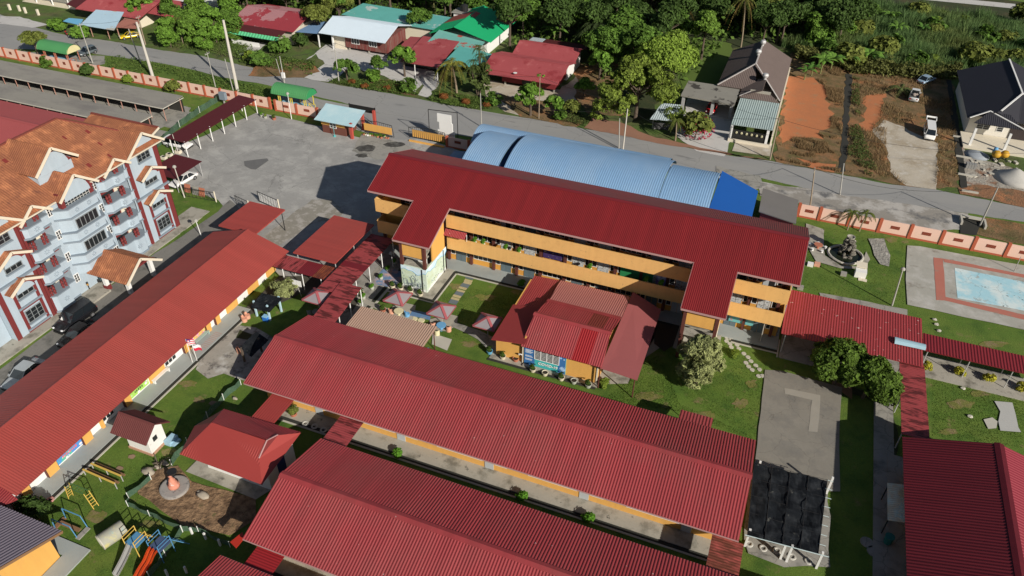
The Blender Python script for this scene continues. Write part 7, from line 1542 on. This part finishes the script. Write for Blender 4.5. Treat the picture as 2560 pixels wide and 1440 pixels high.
# painted wash area
wa = T('wash_basin', 'blue tiled wash basin wall at the end of the tan shelter', 'wash basin', (-29.0,52.2,0)); P(wa, 'wall', boxes((-29.6,-28.2,51.6,51.75,0,1.1),(-29.6,-29.45,51.75,53.2,0,1.0)), CB_); P(wa, 'floor', boxes((-32,-28.0,51.2,53.8,0,.08)), CB_)
# ================================================================== playground
YP = mat('play_yellow',(0.62,0.42,0.09),.6,.12,1); BP = mat('play_blue',(0.08,0.24,0.42),.6,.15,1); RP = mat('play_red_slide',(0.55,0.07,0.015),.25,.06,1,spec=.6); GS = mat('slide_grey',(0.34,0.34,0.33),.7,.2,1)
def barset(name, label, cat, loc, parts, grp=None):
    t = T(name, label, cat, loc, grp)
    for n_, mb, m in parts: P(t, n_, mb, m)
    return t
for lab, a, b, c in (('yellow bar play bench farther from the monkey bars',(234,1172),(308,1203),.75),('yellow bar play bench nearer the monkey bars',(214,1187),(293,1222),.75)):
    A, B_ = g(*a), g(*b); up_ = V((0,0,c)); mid = (A+B_)/2
    barset('play_beam', lab, 'playground beam', mid, [('beam', MB().bar(A+up_,B_+up_,.14,.08), YP)]+[('leg', MB().tube(q, q+up_, .05), GS) for q in (A,mid,B_)]+[('plank', MB().bar(A+V((0,.35,.4)),B_+V((0,.35,.4)),.22,.05), TIMB)])
A0, A1, B0, B1_ = g(172,1247), g(183,1238), g(235,1273), g(247,1264); up_ = V((0,0,1.9)); sh_ = (B0-A0).normalized()*.35
lt = lambda a, b, sgn: MB().tube(a, a+up_+sh_*sgn, .035).tube(b, b+up_+sh_*sgn, .035)
lm = MB(); [lm.tube(A0.lerp(A0+up_+sh_, k/6), A1.lerp(A1+up_+sh_, k/6), .025) for k in range(1,6)]; ln_ = MB(); [ln_.tube(B0.lerp(B0+up_-sh_, k/6), B1_.lerp(B1_+up_-sh_, k/6), .025) for k in range(1,6)]
tm_ = MB().tube(A0+up_+sh_, B0+up_-sh_, .035).tube(A1+up_+sh_, B1_+up_-sh_, .035); [tm_.tube((A0+up_+sh_).lerp(B0+up_-sh_, k/7), (A1+up_+sh_).lerp(B1_+up_-sh_, k/7), .025) for k in range(1,7)]
barset('monkey_bars', 'yellow monkey bars with two ladders on the kindergarten lawn', 'monkey bars', (A0+B0)/2, [('ladder_rail', lt(A0,A1,1), YP),('ladder_rail', lt(B0,B1_,-1), YP),('rungs', lm, YP),('rungs', ln_, YP),('overhead_rungs', tm_, mat('play_green',(0.05,0.12,0.04),.6))])
c = g(178,1322); 
barset('glider_swing', 'faded blue glider swing with brown planks near the grey roof', 'swing', c, [('frame', MB().path([c+V(q) for q in ((-1.2,-.5,0),(-1.0,-.5,1.5),(1.0,-.5,1.5),(1.2,-.5,0))],.045), BP),('frame', MB().path([c+V(q) for q in ((-1.2,.6,0),(-1.0,.6,1.5),(1.0,.6,1.5),(1.2,.6,0))],.045), BP),('seat', MB().bar(c+V((-1.1,0,.35)),c+V((1.1,0,.35)),.35,.06), TIMB),('end_block', MB().box(c.x-1.5,c.x-1.1,c.y-.6,c.y+.6,0,.12), TIMB),('end_block', MB().box(c.x+1.1,c.x+1.5,c.y-.6,c.y+.6,0,.12), CONCD)])
a_, b_ = g(258,1352,.65), g(303,1322,.65); c = (a_+b_)/2; t = T('concrete_barrel', 'weathered concrete play barrel lying on the lawn', 'barrel', (c.x,c.y,0)); d = (b_-a_).normalized()
P(t, 'shell', MB().tube(c-d*1.0, c+d*1.0, .68, .68, 18, False).tube(c+d*1.0, c-d*1.0, .56, .56, 18, False).tube(c-d*1.02, c-d*.99, .68, .6, 18, False), mat('barrel_faded',(0.33,0.33,0.27),.9,.2,1,spots=[((0.48,0.44,0.20),.35,.9,.1),((0.2,0.36,0.42),.22,1.1,.1)]), True)
P(t, 'rim', MB().tube(c-d*1.03, c-d*.95, .70, .70, 18, False), KERB)
def slide(label, topp, endp, hgt, cm_, wd, dbl, lad, lc, plat):
    T0 = g(*topp, hgt); E_ = g(*endp, .1); t = T('slide', label, 'slide', (T0.x,T0.y,0)); d = (E_-T0); n = 12; s = V((-d.y,d.x,0)).normalized()
    for k in range(2 if dbl else 1):
        off = s*(wd*1.05)*(k-.5 if dbl else 0); mb = MB(); prev = None
        for i in range(n+1):
            u = i/n; z = hgt+(0.1-hgt)*u+(.12*math.sin(u*3*math.pi)*(1-u) if dbl else -.1*math.sin(math.pi*u)); c0 = V((T0.x+d.x*u, T0.y+d.y*u, z))+off
            q = [c0-s*wd/2+V((0,0,.22)), c0-s*wd/2, c0+s*wd/2, c0+s*wd/2+V((0,0,.22))]
            if prev:
                for j in range(3): mb.add([prev[j],prev[j+1],q[j+1],q[j]],[(0,1,2,3)]); mb.add([p_-V((0,0,.04)) for p_ in (prev[j],prev[j+1],q[j+1],q[j])],[(3,2,1,0)])
            prev = q
        P(t, 'chute', mb, cm_, dbl)
    dd = V((d.x,d.y,0)).normalized(); back = T0-dd*1.2
    P(t, 'platform', MB().prism([T0+s*.6,T0-s*.6,back-s*.6,back+s*.6],hgt-.08,hgt), plat)
    for q in (T0+s*.6,T0-s*.6,back-s*.6,back+s*.6): P(t, 'leg', MB().tube((q.x,q.y,0),(q.x,q.y,hgt+.75),.04), lc)
    rr_ = MB()
    for a, b in ((T0+s*.6,back+s*.6),(T0-s*.6,back-s*.6)):
        for z in (hgt+.35,hgt+.73): rr_.tube((a.x,a.y,z),(b.x,b.y,z),.03)
    P(t, 'guard_rail', rr_, lc)
    L0 = back-s*.3-dd*.05; L1 = back+s*.3-dd*.05; ldir = V((lad[0],lad[1],0)); lb = MB()
    for q in (L0,L1): lb.tube((q.x,q.y,hgt),(q.x+ldir.x,q.y+ldir.y,0),.035)
    for k in range(1,6): 
        u = k/6; lb.tube((L0.x+ldir.x*u,L0.y+ldir.y*u,hgt*(1-u)),(L1.x+ldir.x*u,L1.y+ldir.y*u,hgt*(1-u)),.025)
    P(t, 'ladder', lb, lc); return t
slide('grey slide with yellow frame beside the concrete barrel', (325,1364), (288,1440), 1.5, GS, .5, False, (.9,.9), YP, BP)
slide('orange double wave slide with blue grid tower', (385,1374), (343,1450), 1.4, RP, .38, True, (.9,.9), BP, mat('grid_blue',(0.05,0.08,0.16)))
NET = mat('green_netting',(0.055,0.12,0.075),.9,.3,5,spots=((0.12,0.19,0.12),.4,7,.3),trans=.3)
def netfence(label, pts, h, nm='net_fence', m=NET, post=True):
    Q = [g(*p) for p in pts]; t = T(nm, label, 'fence', Q[0]); mb = MB()
    for a, b in zip(Q[:-1], Q[1:]):
        n = max(2,int((b-a).length/.8)); d = (b-a).normalized(); s = V((-d.y,d.x,0))
        for i in range(n):
            u, v = a.lerp(b,i/n), a.lerp(b,(i+1)/n); k1, k2 = .06*math.sin(i*2.1), .06*math.sin((i+1)*2.1)
            mb.add([u+s*k1, v+s*k2, v+s*k2*2+V((0,0,h-.08*((i+1)%2))), u+s*k1*2+V((0,0,h-.08*(i%2)))],[(0,1,2,3)])
    P(t, 'net', mb, m)
    if post:
        for q in Q: P(t, 'post', MB().tube(q, q+V((0,0,h+.1)), .035), WHITE)
    return t
netfence('green net fence around the dug plot with the small monument', [(379,1200),(322,1246),(321,1266),(375,1290),(457,1328),(497,1330),(576,1368)], .7)
netfence('green net fence from the dug plot down to the bottom edge', [(457,1330),(415,1390),(375,1445)], .8)
netfence('green net fence from the rough court towards the playhouse', [(603,962),(560,1000),(520,1045),(470,1110),(430,1165)], .8)
netfence('green shade net screen behind the long maroon carport', [(392,372),(450,318),(500,282),(560,245)], 1.1)
# monument, posts
c = g(438,1222); mo = T('monument', 'small pink tiered monument on a round grey plinth', 'monument', c)
P(mo, 'plinth', MB().lathe(c,[(1.25,0),(1.25,.32),(1.15,.35)],24), mat('plinth_grey',(0.30,0.28,0.26),.9,.15,1,spots=((0.12,0.12,0.12),.25,1.4,.1)), False)
P(mo, 'tiers', MB().lathe(c+V((0,0,.35)),[(.5,0),(.5,.3),(.36,.34),(.36,.6),(.28,.65),(.30,.9),(.14,1.15),(.12,1.4),(.2,1.45)],16), mat('monument_pink',(0.55,0.22,0.15),.8,.1,2,spots=((0.55,0.48,0.45),.3,2,.1)), True)
P(mo, 'basin', MB().lathe(c+V((-.05,.35,1.75)),[(.1,0),(.4,.05),(.42,.22),(.3,.2)],12), BLACK)
for a, b, lab in ((481,1335,'white stub post on the net fence nearest the slides'),(515,1348,'white stub post in the middle of the net fence corner'),(551,1364,'white stub post nearest the classroom gable'),(467,1432,'white post below the net fence'),(420,1440,'white rail post at the bottom edge')):
    q = g(a, b); M1('stub_post', lab, 'post', MB().box(q.x-.07,q.x+.07,q.y-.07,q.y+.07,0,.85), WHITE)
rk = random.Random(4)
for a, b, s_, lab in ((372,1182,.7,'long boulder by the net fence'),(412,1160,.45,'rock beside the dark scrap heap'),(395,1170,.4,'small rock in the scrap heap'),(508,1240,.6,'pale broken slab in the dug plot'),(500,1232,.3,'round stone beside the broken slab'),(548,1108+20,.25,'loose stone by the hall step'),(588,997,.3,'pale rock beside the nursery')):
    q = g(a, b); M1('rock', lab, 'rock', MB().blob((q.x,q.y,s_*.25),s_,s_*.6,s_*.4,.25,9,6), mat('rock_grey',(0.33,0.29,0.23),.95,.25,2), True)
sc_ = MB(); 
for k in range(14):
    q = g(402+rk.uniform(-12,14), 1165+rk.uniform(-12,12)); sc_.bar(q+V((0,0,.1)), q+V((rk.uniform(-.8,.8),rk.uniform(-.6,.6),rk.uniform(.2,.7))), .08, .06)
M1('scrap_heap', 'heap of dark scrap and branches by the monument', 'scrap heap', sc_, mat('scrap',(0.10,0.08,0.06),.9,.5,2), kind='stuff')
# flags on the kindergarten walkway
def flag(label, b, tp, m, m2, stripes):
    p0, p1 = top(*b, *tp); t = T('flagpole', label, 'flagpole', p0); P(t, 'pole', MB().tube(p0, p1, .035), WHITE); d = V((.55,.55,0)); n = 6
    for i, mm in enumerate(stripes):
        mb = MB(); h = .75/len(stripes)
        for k in range(n):
            u0, u1 = k/n, (k+1)/n; f = lambda u: p1+d*u+V((.06*math.sin(u*7),-.06*math.sin(u*7),-.05-.25*u))
            mb.add([f(u0)-V((0,0,h*i)), f(u1)-V((0,0,h*i)), f(u1)-V((0,0,h*(i+1))), f(u0)-V((0,0,h*(i+1)))],[(0,1,2,3)])
        P(t, 'flag_stripe', mb, mm)
    if m2: P(t, 'flag_canton', MB().slab([p1+V((0.02,-.02,.0)), p1+V((.28,.22,-.12)), p1+V((.28,.22,-.5)), p1+V((.02,-.02,-.38))],.02), m2)
FR, FW_, FB = mat('flag_red',(0.5,0.02,0.05)), mat('flag_white',(0.72,0.70,0.72)), mat('flag_blue',(0.03,0.03,0.22))
flag('flagpole with striped red and white flag with a blue corner', (482,908), (464,848), FR, FB, [FR,FW_,FR,FW_,FR,FW_]); flag('flagpole with a white and red flag beside the striped one', (493,903), (480,862), FR, None, [FW_,FR])
def bench(label, x, y, L_, ax, m, z=.15, h=.42, w=.4):
    t = T('bench', label, 'bench', (x,y,z)); a, b = (L_/2, w/2) if ax == 'x' else (w/2, L_/2); P(t, 'seat', MB().box(-a,a,-b,b,h-.06,h), m, False, True)
    for s in (-1,1): P(t, 'leg', MB().box(s*(a-.1)-.05,s*(a-.1)+.05,-b+.03,b-.03,0,h-.06) if ax == 'x' else MB().box(-a+.03,a-.03,s*(b-.1)-.05,s*(b-.1)+.05,0,h-.06), m, False, True)
bench('long white bench below the wide yellow bay of the kindergarten', -53.4, (yb(378)+yb(412))/2, 2.2, 'y', WHITE)
bench('grey-green bench below the pink AL-BIRUNI banner', -53.5, (yb(488)+yb(525))/2, 2.6, 'y', mat('bench_sage',(0.3,0.42,0.38)))
st_ = MB()
for k in range(10): y = yb(490)+k*.28; st_.box(-53.0,-52.1,y,y+.13,.15,.16)
M1('striped_mat', 'striped grey and brown mat on the walkway under the AL-BIRUNI banner', 'mat', st_, mat('mat_stripe',(0.36,0.28,0.25),.9))
pc = T('concrete_bench', 'long low concrete slab bench below the COVID-19 panel', 'bench', (-16.8,55.4,0)); P(pc, 'slab', boxes((-19.5,-13.3,55.16,55.5,.1,.28)), CONC)
# shade net structures
BNET = mat('black_shade_net',(0.008,0.010,0.013),.95,.4,1.5,spec=.15,spots=[((0.025,0.028,0.032),.35,.9,.2),((0.10,0.10,0.09),.1,1.3,.1)])
def netroof(label, pts, z, posts, pm, sag=.25, grid=False, zp=None):
    Q = [g(p[0],p[1],z) for p in pts]; c = sum(Q, V((0,0,0)))/len(Q); t = T('shade_net_shelter', label, 'shade shelter', (c.x,c.y,0)); n = 24; mb = MB()
    for i in range(n+1):
        for j in range(n+1):
            u, v = i/n, j/n; p = (Q[0].lerp(Q[1],u)).lerp(Q[3].lerp(Q[2],u), v); from mathutils import noise as NZ
            p = p+V((0,0,(.22*NZ.noise(V((p.x*.9,p.y*.9,2))) if grid else 0)-sag*(.15 if grid else 1)*abs(math.sin(math.pi*u*(4 if grid else 1)))*abs(math.sin(math.pi*v*(7 if grid else 1)))+random.uniform(-.03,.03))); mb.v.append(tuple(p))
    for i in range(n):
        for j in range(n): k = i*(n+1)+j; mb.f.append((k,k+1,k+n+2,k+n+1))
    k = len(mb.v); mb.v += [(a,b,c_-.03) for a,b,c_ in mb.v]; mb.f += [tuple(q+k for q in f[::-1]) for f in mb.f]
    P(t, 'net', mb, BNET)
    for a, b in posts: q = g(a, b); P(t, 'post', MB().box(q.x-.09,q.x+.09,q.y-.09,q.y+.09,0,z), pm)
    if grid:
        bm = MB()
        for k in range(5): bm.tube(Q[0].lerp(Q[1],k/4)+V((0,0,.06)), Q[3].lerp(Q[2],k/4)+V((0,0,.06)), .03)
        for k in range(5): bm.tube(Q[0].lerp(Q[3],k/4.3)+V((0,0,.02)), Q[1].lerp(Q[2],k/4)+V((0,0,.02)), .015)
        P(t, 'roof_bars', bm, mat('dark_bar',(0.012,0.012,0.014))); bm = MB()
        for k in range(9): a = Q[1].lerp(Q[2],k/8); bm.tube(a-V((.1,0,0)), a+V((.5,0,0)), .03)
        bm.tube(Q[3]+V((-.2,0,.05)), Q[2]+V((.8,0,.05)), .04); P(t, 'bar_ends', bm, mat('pale_bar',(0.45,0.55,0.55)))
    return t
netroof('large black shade net beside the pale assembly slab', [(1885,1157),(2068,1200),(2045,1385),(1868,1340)], 2.3, [(1862,1365),(1888,1195),(2065,1235),(1965,1405)], WHITE, .3, True)
for a, b in ((1950,1398),(2040,1420)): q = g(a,b); M1('stub_post','white post along the front of the black shade net','post',MB().box(q.x-.09,q.x+.09,q.y-.09,q.y+.09,0,2.2),WHITE,group='front posts of the black shade net')
sheet('nursery_gravel', [(1860,1350),(1870,1200),(1900,1180),(2070,1220),(2075,1420),(1960,1420),(1870,1385)], 9, CONCD, .15)
netroof('small black net shelter on pale blue posts by the silver shrub', [(626,768),(655,732),(707,746),(673,781)], 2.2, [(643,790),(676,801),(704,779)], mat('post_pale_blue',(0.42,0.6,0.68)))
netroof('black net shelter over plants beside the long red classroom gable', [(600,868),(640,828),(672,850),(628,892)], 2.0, [(612,905),(655,880)], BARK)
for a, b, m_, lab in ((620,795,CP_,'peach seat left under the small net shelter'),(612,803,CP_,'peach seat in front of the small net shelter'),(600,882,CP_,'peach seat beside the darker net shelter')): q = g(a,b); barrel_seat(lab, q.x, q.y, .5, m_)
q = g(666,801); t = T('storage_drum','bright blue square tub by the small net shelter','tub',q); P(t,'tub',MB().box(q.x-.3,q.x+.3,q.y-.25,q.y+.25,0,.6),mat('tub_blue',(0.02,0.16,0.55)))
P(t,'lid',MB().box(q.x-.33,q.x+.33,q.y-.28,q.y+.28,.61,.66),mat('lid_pale_blue',(0.25,0.5,0.7)))
p0, p1 = top(754,741,742,712); t = T('notice_board','white two panel notice board on a thin post by the silver shrub','notice board',p0); P(t,'post',MB().tube(p0,p1,.04),SP); P(t,'panel',MB().box(p1.x-.6,p1.x-.03,p1.y,p1.y+.06,1.6,2.4),WHITE); P(t,'panel',MB().box(p1.x+.03,p1.x+.6,p1.y,p1.y+.06,1.6,2.4),WHITE)
# gates near flats
def metalfence(label, a, b, h, m=BLACK, infill=None, name='metal_gate'):
    A, B_ = g(*a), g(*b); t = T(name, label, 'gate', (A+B_)/2); n = 8; mb = MB().path([A, A+V((0,0,h)), B_+V((0,0,h)), B_],.045)
    for i in range(1,n): q = A.lerp(B_,i/n); mb.tube(q+V((0,0,.1)), q+V((0,0,h)), .02)
    mb.tube(A+V((0,0,.15)),B_+V((0,0,.15)),.03); mb.tube(A+V((0,0,h)),B_+V((0,0,.15)),.02); P(t, 'bars', mb, m)
    P(t, 'gate_post', MB().tube(B_, B_+V((0,0,h+.2)), .09), CREAM)
    if infill: mb = MB(); d = (B_-A)*.9; s = A+(B_-A)*.05; mb.slab([s+V((0,0,.3)), s+d+V((0,0,.3)), s+d+V((0,0,h-.1)), s+V((0,0,h-.1))],.03); P(t, 'infill', mb, infill)
metalfence('mesh gate with leaning boards between white saloon and lane', (465,492), (541,505), 1.5)
metalfence('open mesh gate behind the flat red canopy', (592,512), (625,528), 1.5)
metalfence('white panel gate in a black frame behind the flat red canopy', (648,505), (700,528), 1.7, BLACK, WHITE)
for i, (a, b, lab) in enumerate(((470,482,'tall leaning board against the mesh gate'),(490,488,'weathered leaning board in the middle of the mesh gate'),(506,492,'orange leaning board on the mesh gate'))):
    q = g(a,b); M1('leaning_board', lab, 'board', MB().slab([q+V((-.5,-.1,.1)),q+V((.5,-.1,.1)),q+V((.5,.25,1.3)),q+V((-.5,.25,1.3))],.05), [POTT,CONCD,POTT][i])
for a, b, lab in ((411,399,'condenser unit nearest the flats'),(425,392,'middle condenser unit beside the long carport'),(447,384,'small condenser unit by the white people carrier')):
    q = g(a,b); t = T('condenser_unit', lab, 'condenser unit', q); P(t,'casing',MB().box(q.x-.45,q.x+.45,q.y-.3,q.y+.3,.1,.55),CREAM); P(t,'fan',MB().lathe((q.x,q.y,.555),[(.25,0),(.25,.01)],14),BLACK)
p = g(562,262); t = T('electric_cabinet','grey electric cabinet on legs by the pink wall','cabinet',p); P(t,'cabinet',MB().box(p.x-.6,p.x+.6,p.y-.3,p.y+.3,1.0,2.3),GREYT); P(t,'leg',MB().box(p.x-.1,p.x+.1,p.y-.1,p.y+.1,0,.99),SP)
# ================================================================== fountain and right lawn
c = g(2112,640); ft = T('rock_fountain','rock fountain tower with white basin in an oval pond','fountain',c)
ring = [(c.x+1.9*math.cos(a)*(1+.12*math.cos(2*a)), c.y+2.2*math.sin(a)) for a in [k*math.pi/12 for k in range(25)]]
P(ft,'pond_rim',MB().path([V((x,y,.22)) for x,y in ring],.17,6),KERB); P(ft,'water',MB().poly([(x,y,.1) for x,y in ring[:-1]]),mat('pond_dark',(0.015,0.02,0.012),.1))
rk = random.Random(12); mb = MB()
for k in range(60):
    z = rk.uniform(0,2.3); r_ = 1.15-.3*z; a = rk.uniform(0,6.28); mb.blob((c.x+.1+r_*.8*math.cos(a),c.y+.4+r_*.8*math.sin(a),z),rk.uniform(.22,.4),rk.uniform(.2,.35),rk.uniform(.18,.32),.3,6,5)
P(ft,'rocks',mb,mat('fountain_rock',(0.13,0.12,0.10),.95,.3,3,spots=((0.5,0.48,0.42),.22,3,.1)))
P(ft,'basin',MB().lathe(c+V((.05,.45,2.5)),[(.3,0),(.5,.08),(.52,.25),(.42,.23),(.3,.1)],12),CONC)
sheet('fountain_paving', [(2015,560),(2060,575),(2062,640),(2100,665),(2150,668),(2165,630),(2175,650),(2160,672),(2100,672),(2040,655),(2020,620)], 9, CONC, .15)
q = g(2043,622); table('orange round table beside the rock fountain', q.x, q.y, .55, POTT)
for i in range(5):
    a = i*1.256+.3; M1('garden_stool','white stool around the orange round table','stool',MB().lathe((q.x+1.0*math.cos(a),q.y+1.0*math.sin(a),0),[(.18,0),(.13,.2),(.19,.42)],10),WHITE,group='white stools around the orange table')
c = g(2195,640); sheet('rubble_slab', [(2170,598),(2210,598),(2225,640),(2222,668),(2200,662),(2185,640)], 11, mat('rubble_grey',(0.28,0.27,0.24),.95,.3,1,bump=2,bscale=3,spots=((0.42,0.40,0.36),.3,.9,.1)), .15)
q = g(2152,690); t = T('stone_shrine','small white and beige box monument on the lawn','stone box',q); P(t,'base',MB().box(q.x-.8,q.x+.5,q.y-.55,q.y+.4,0,.9),WHITE); P(t,'slanted_top',MB().slab([(q.x-.8,q.y+.2,1.15),(q.x+.45,q.y+.2,1.15),(q.x+.45,q.y+1.3,1.25),(q.x-.8,q.y+1.3,1.25)],.12),CREAM); P(t,'foot_slab',MB().box(q.x-.3,q.x+.7,q.y-1.1,q.y-.6,0,.08),CREAM)
for a, b, m_, lab in ((2025,664,WHITE,'white painted box by the school block end wall'),(2042,664,CP_,'pink painted box by the school block end wall'),(2108,688,CONCD,'square manhole box on the right lawn'),(2000,722,CONCD,'low slab beside the spotted red roof')):
    q = g(a,b); M1('garden_box', lab, 'box', MB().box(q.x-.35,q.x+.35,q.y-.3,q.y+.3,0,.4), m_)
for k in range(7):
    q = g(2000+k*15, 640+rk.uniform(-6,6)) if k < 3 else g(2310+rk.uniform(0,140), 855+rk.uniform(0,60))
for a, b, lab in ((2336,800,'flat stone on the lawn below the painted court, topmost'),(2341,812,'flat stone on the lawn below the painted court, middle'),(2347,828,'flat stone on the lawn above the dark red walkway'),(2424,1042,'white lawn ornament on the right lawn'),(2407,972,'pale slab stone beside the second yellow shrub')):
    q = g(a,b); M1('lawn_stone', lab, 'stone', MB().blob((q.x,q.y,.08),.28,.2,.14,.2,7,5), KERB)
# notice panels under the walkway, bins
for x, lab in ((12.2,'pale blue notice panel under the spotted red walkway roof'),):
    M1('notice_board', lab, 'notice board', MB().box(x-1.5,x+1.2,67.95,68.02,1.0,2.3), mat('panel_pale_blue',(0.40,0.52,0.60),.5,.1,1))
q = g(1227,672); t = T('dust_bin','black dustbin on the ground floor walkway of the school block','bin',q); P(t,'bin',MB().lathe((q.x,q.y+1.2,.14),[(.25,0),(.32,.75),(.34,.8)],12),BLACK)
# ================================================================== building site
c = g(2535,448); M1('sand_pile','pale grey sand pile in front of the black roofed house','sand pile',MB().lathe((c.x,c.y,0),[(3.2,0),(2.2,.5),(1.1,1.2),(.3,1.65),(.05,1.7)],20),mat('sand_grey',(0.42,0.41,0.38),.95,.1,1,fine=(5,.15)),True)
c = g(2440,388); M1('gravel_pile','blue-grey gravel heap at the terrace corner','gravel pile',MB().lathe((c.x,c.y,0),[(2.0,0),(1.2,.35),(.4,.6),(.1,.62)],16),mat('gravel_blue',(0.28,0.31,0.34),.95,.2,3),True)
for a, lab in ((2484,'yellow cement mixer nearer the gravel heap'),(2505,'yellow cement mixer nearer the sand pile')):
    c = g(a,402); t = T('cement_mixer', lab, 'cement mixer', c); P(t,'drum',MB().lathe(c+V((0,0,.6)),[(.25,0),(.6,.25),(.68,.6),(.4,1.05),(.3,1.1)],14),mat('mixer_yellow',(0.50,0.28,0.02),.6,.12,1),True); P(t,'frame',MB().path([c+V((-.6,-.4,0)),c+V((-.3,0,.7)),c+V((.6,-.4,0))],.05),BLACK)
    for s in (-.5,.5): P(t,'wheel',MB().tube(c+V((s,.5,.25)),c+V((s+.1,.5,.25)),.25,.25,10),TY)
c = g(2486,382); M1('storage_drum','blue plastic drum behind the cement mixers','drum',MB().lathe(c,[(.3,0),(.33,.4),(.3,.9)],12),CB_,True)
rk = random.Random(33)
for k in range(22):
    q = g(2425+rk.uniform(0,125), 400+rk.uniform(0,45)); M1('rubble_block','broken concrete block scattered on the building site','rubble',MB().obox((q.x,q.y),rk.uniform(0,3),rk.uniform(.2,.5),rk.uniform(.12,.3),0,rk.uniform(.1,.3)),KERB,group='broken blocks on the building site')
c = g(2425,420); br = MB(); [br.box(c.x-.7+.36*i,c.x-.38+.36*i,c.y-.5+.2*j,c.y-.33+.2*j,0,.8) for i in range(4) for j in range(5)]; M1('brick_stack','stack of grey blocks beside the site drain','block stack',br,mat('block_grey',(0.25,0.25,0.24)))
for k, (a, b) in enumerate([(2400,345),(2408,395),(2414,440),(2424,482)]):
    q = g(a,b); M1('drain_beam',['pale concrete strut across the site drain at the terrace','pale concrete strut across the site drain beside the gravel','pale concrete strut across the site drain beside the block stack','pale concrete kerb where the site drain meets the road'][k],'concrete beam',MB().box(q.x-1.1,q.x+1.1,q.y-.15,q.y+.15,.05,.3),KERB)
t = T('culvert_headwall','dark culvert opening beside the road behind the lattice wall','culvert',g(2430,560)); q = g(2430,560); P(t,'wall',boxes((q.x-1.6,q.x-1.35,q.y-1,q.y+1,0,.6),(q.x+1.35,q.x+1.6,q.y-1,q.y+1,0,.6)),KERB); P(t,'slab',boxes((q.x-1.3,q.x+1.3,q.y+.6,q.y+1.2,.4,.6)),KERB)
for a, b, lab in ((50,28,'white gate pillar nearest the road bend'),(26,25,'white stub pillar at the top left'),(97,38,'pale slab pillar beside the bare lot'),(65,33,'second pale stub pillar by the bare lot')):
    q = g(a,b); M1('gate_pillar', lab, 'pillar', MB().box(q.x-.2,q.x+.2,q.y-.2,q.y+.2,0,1.3), CREAM)
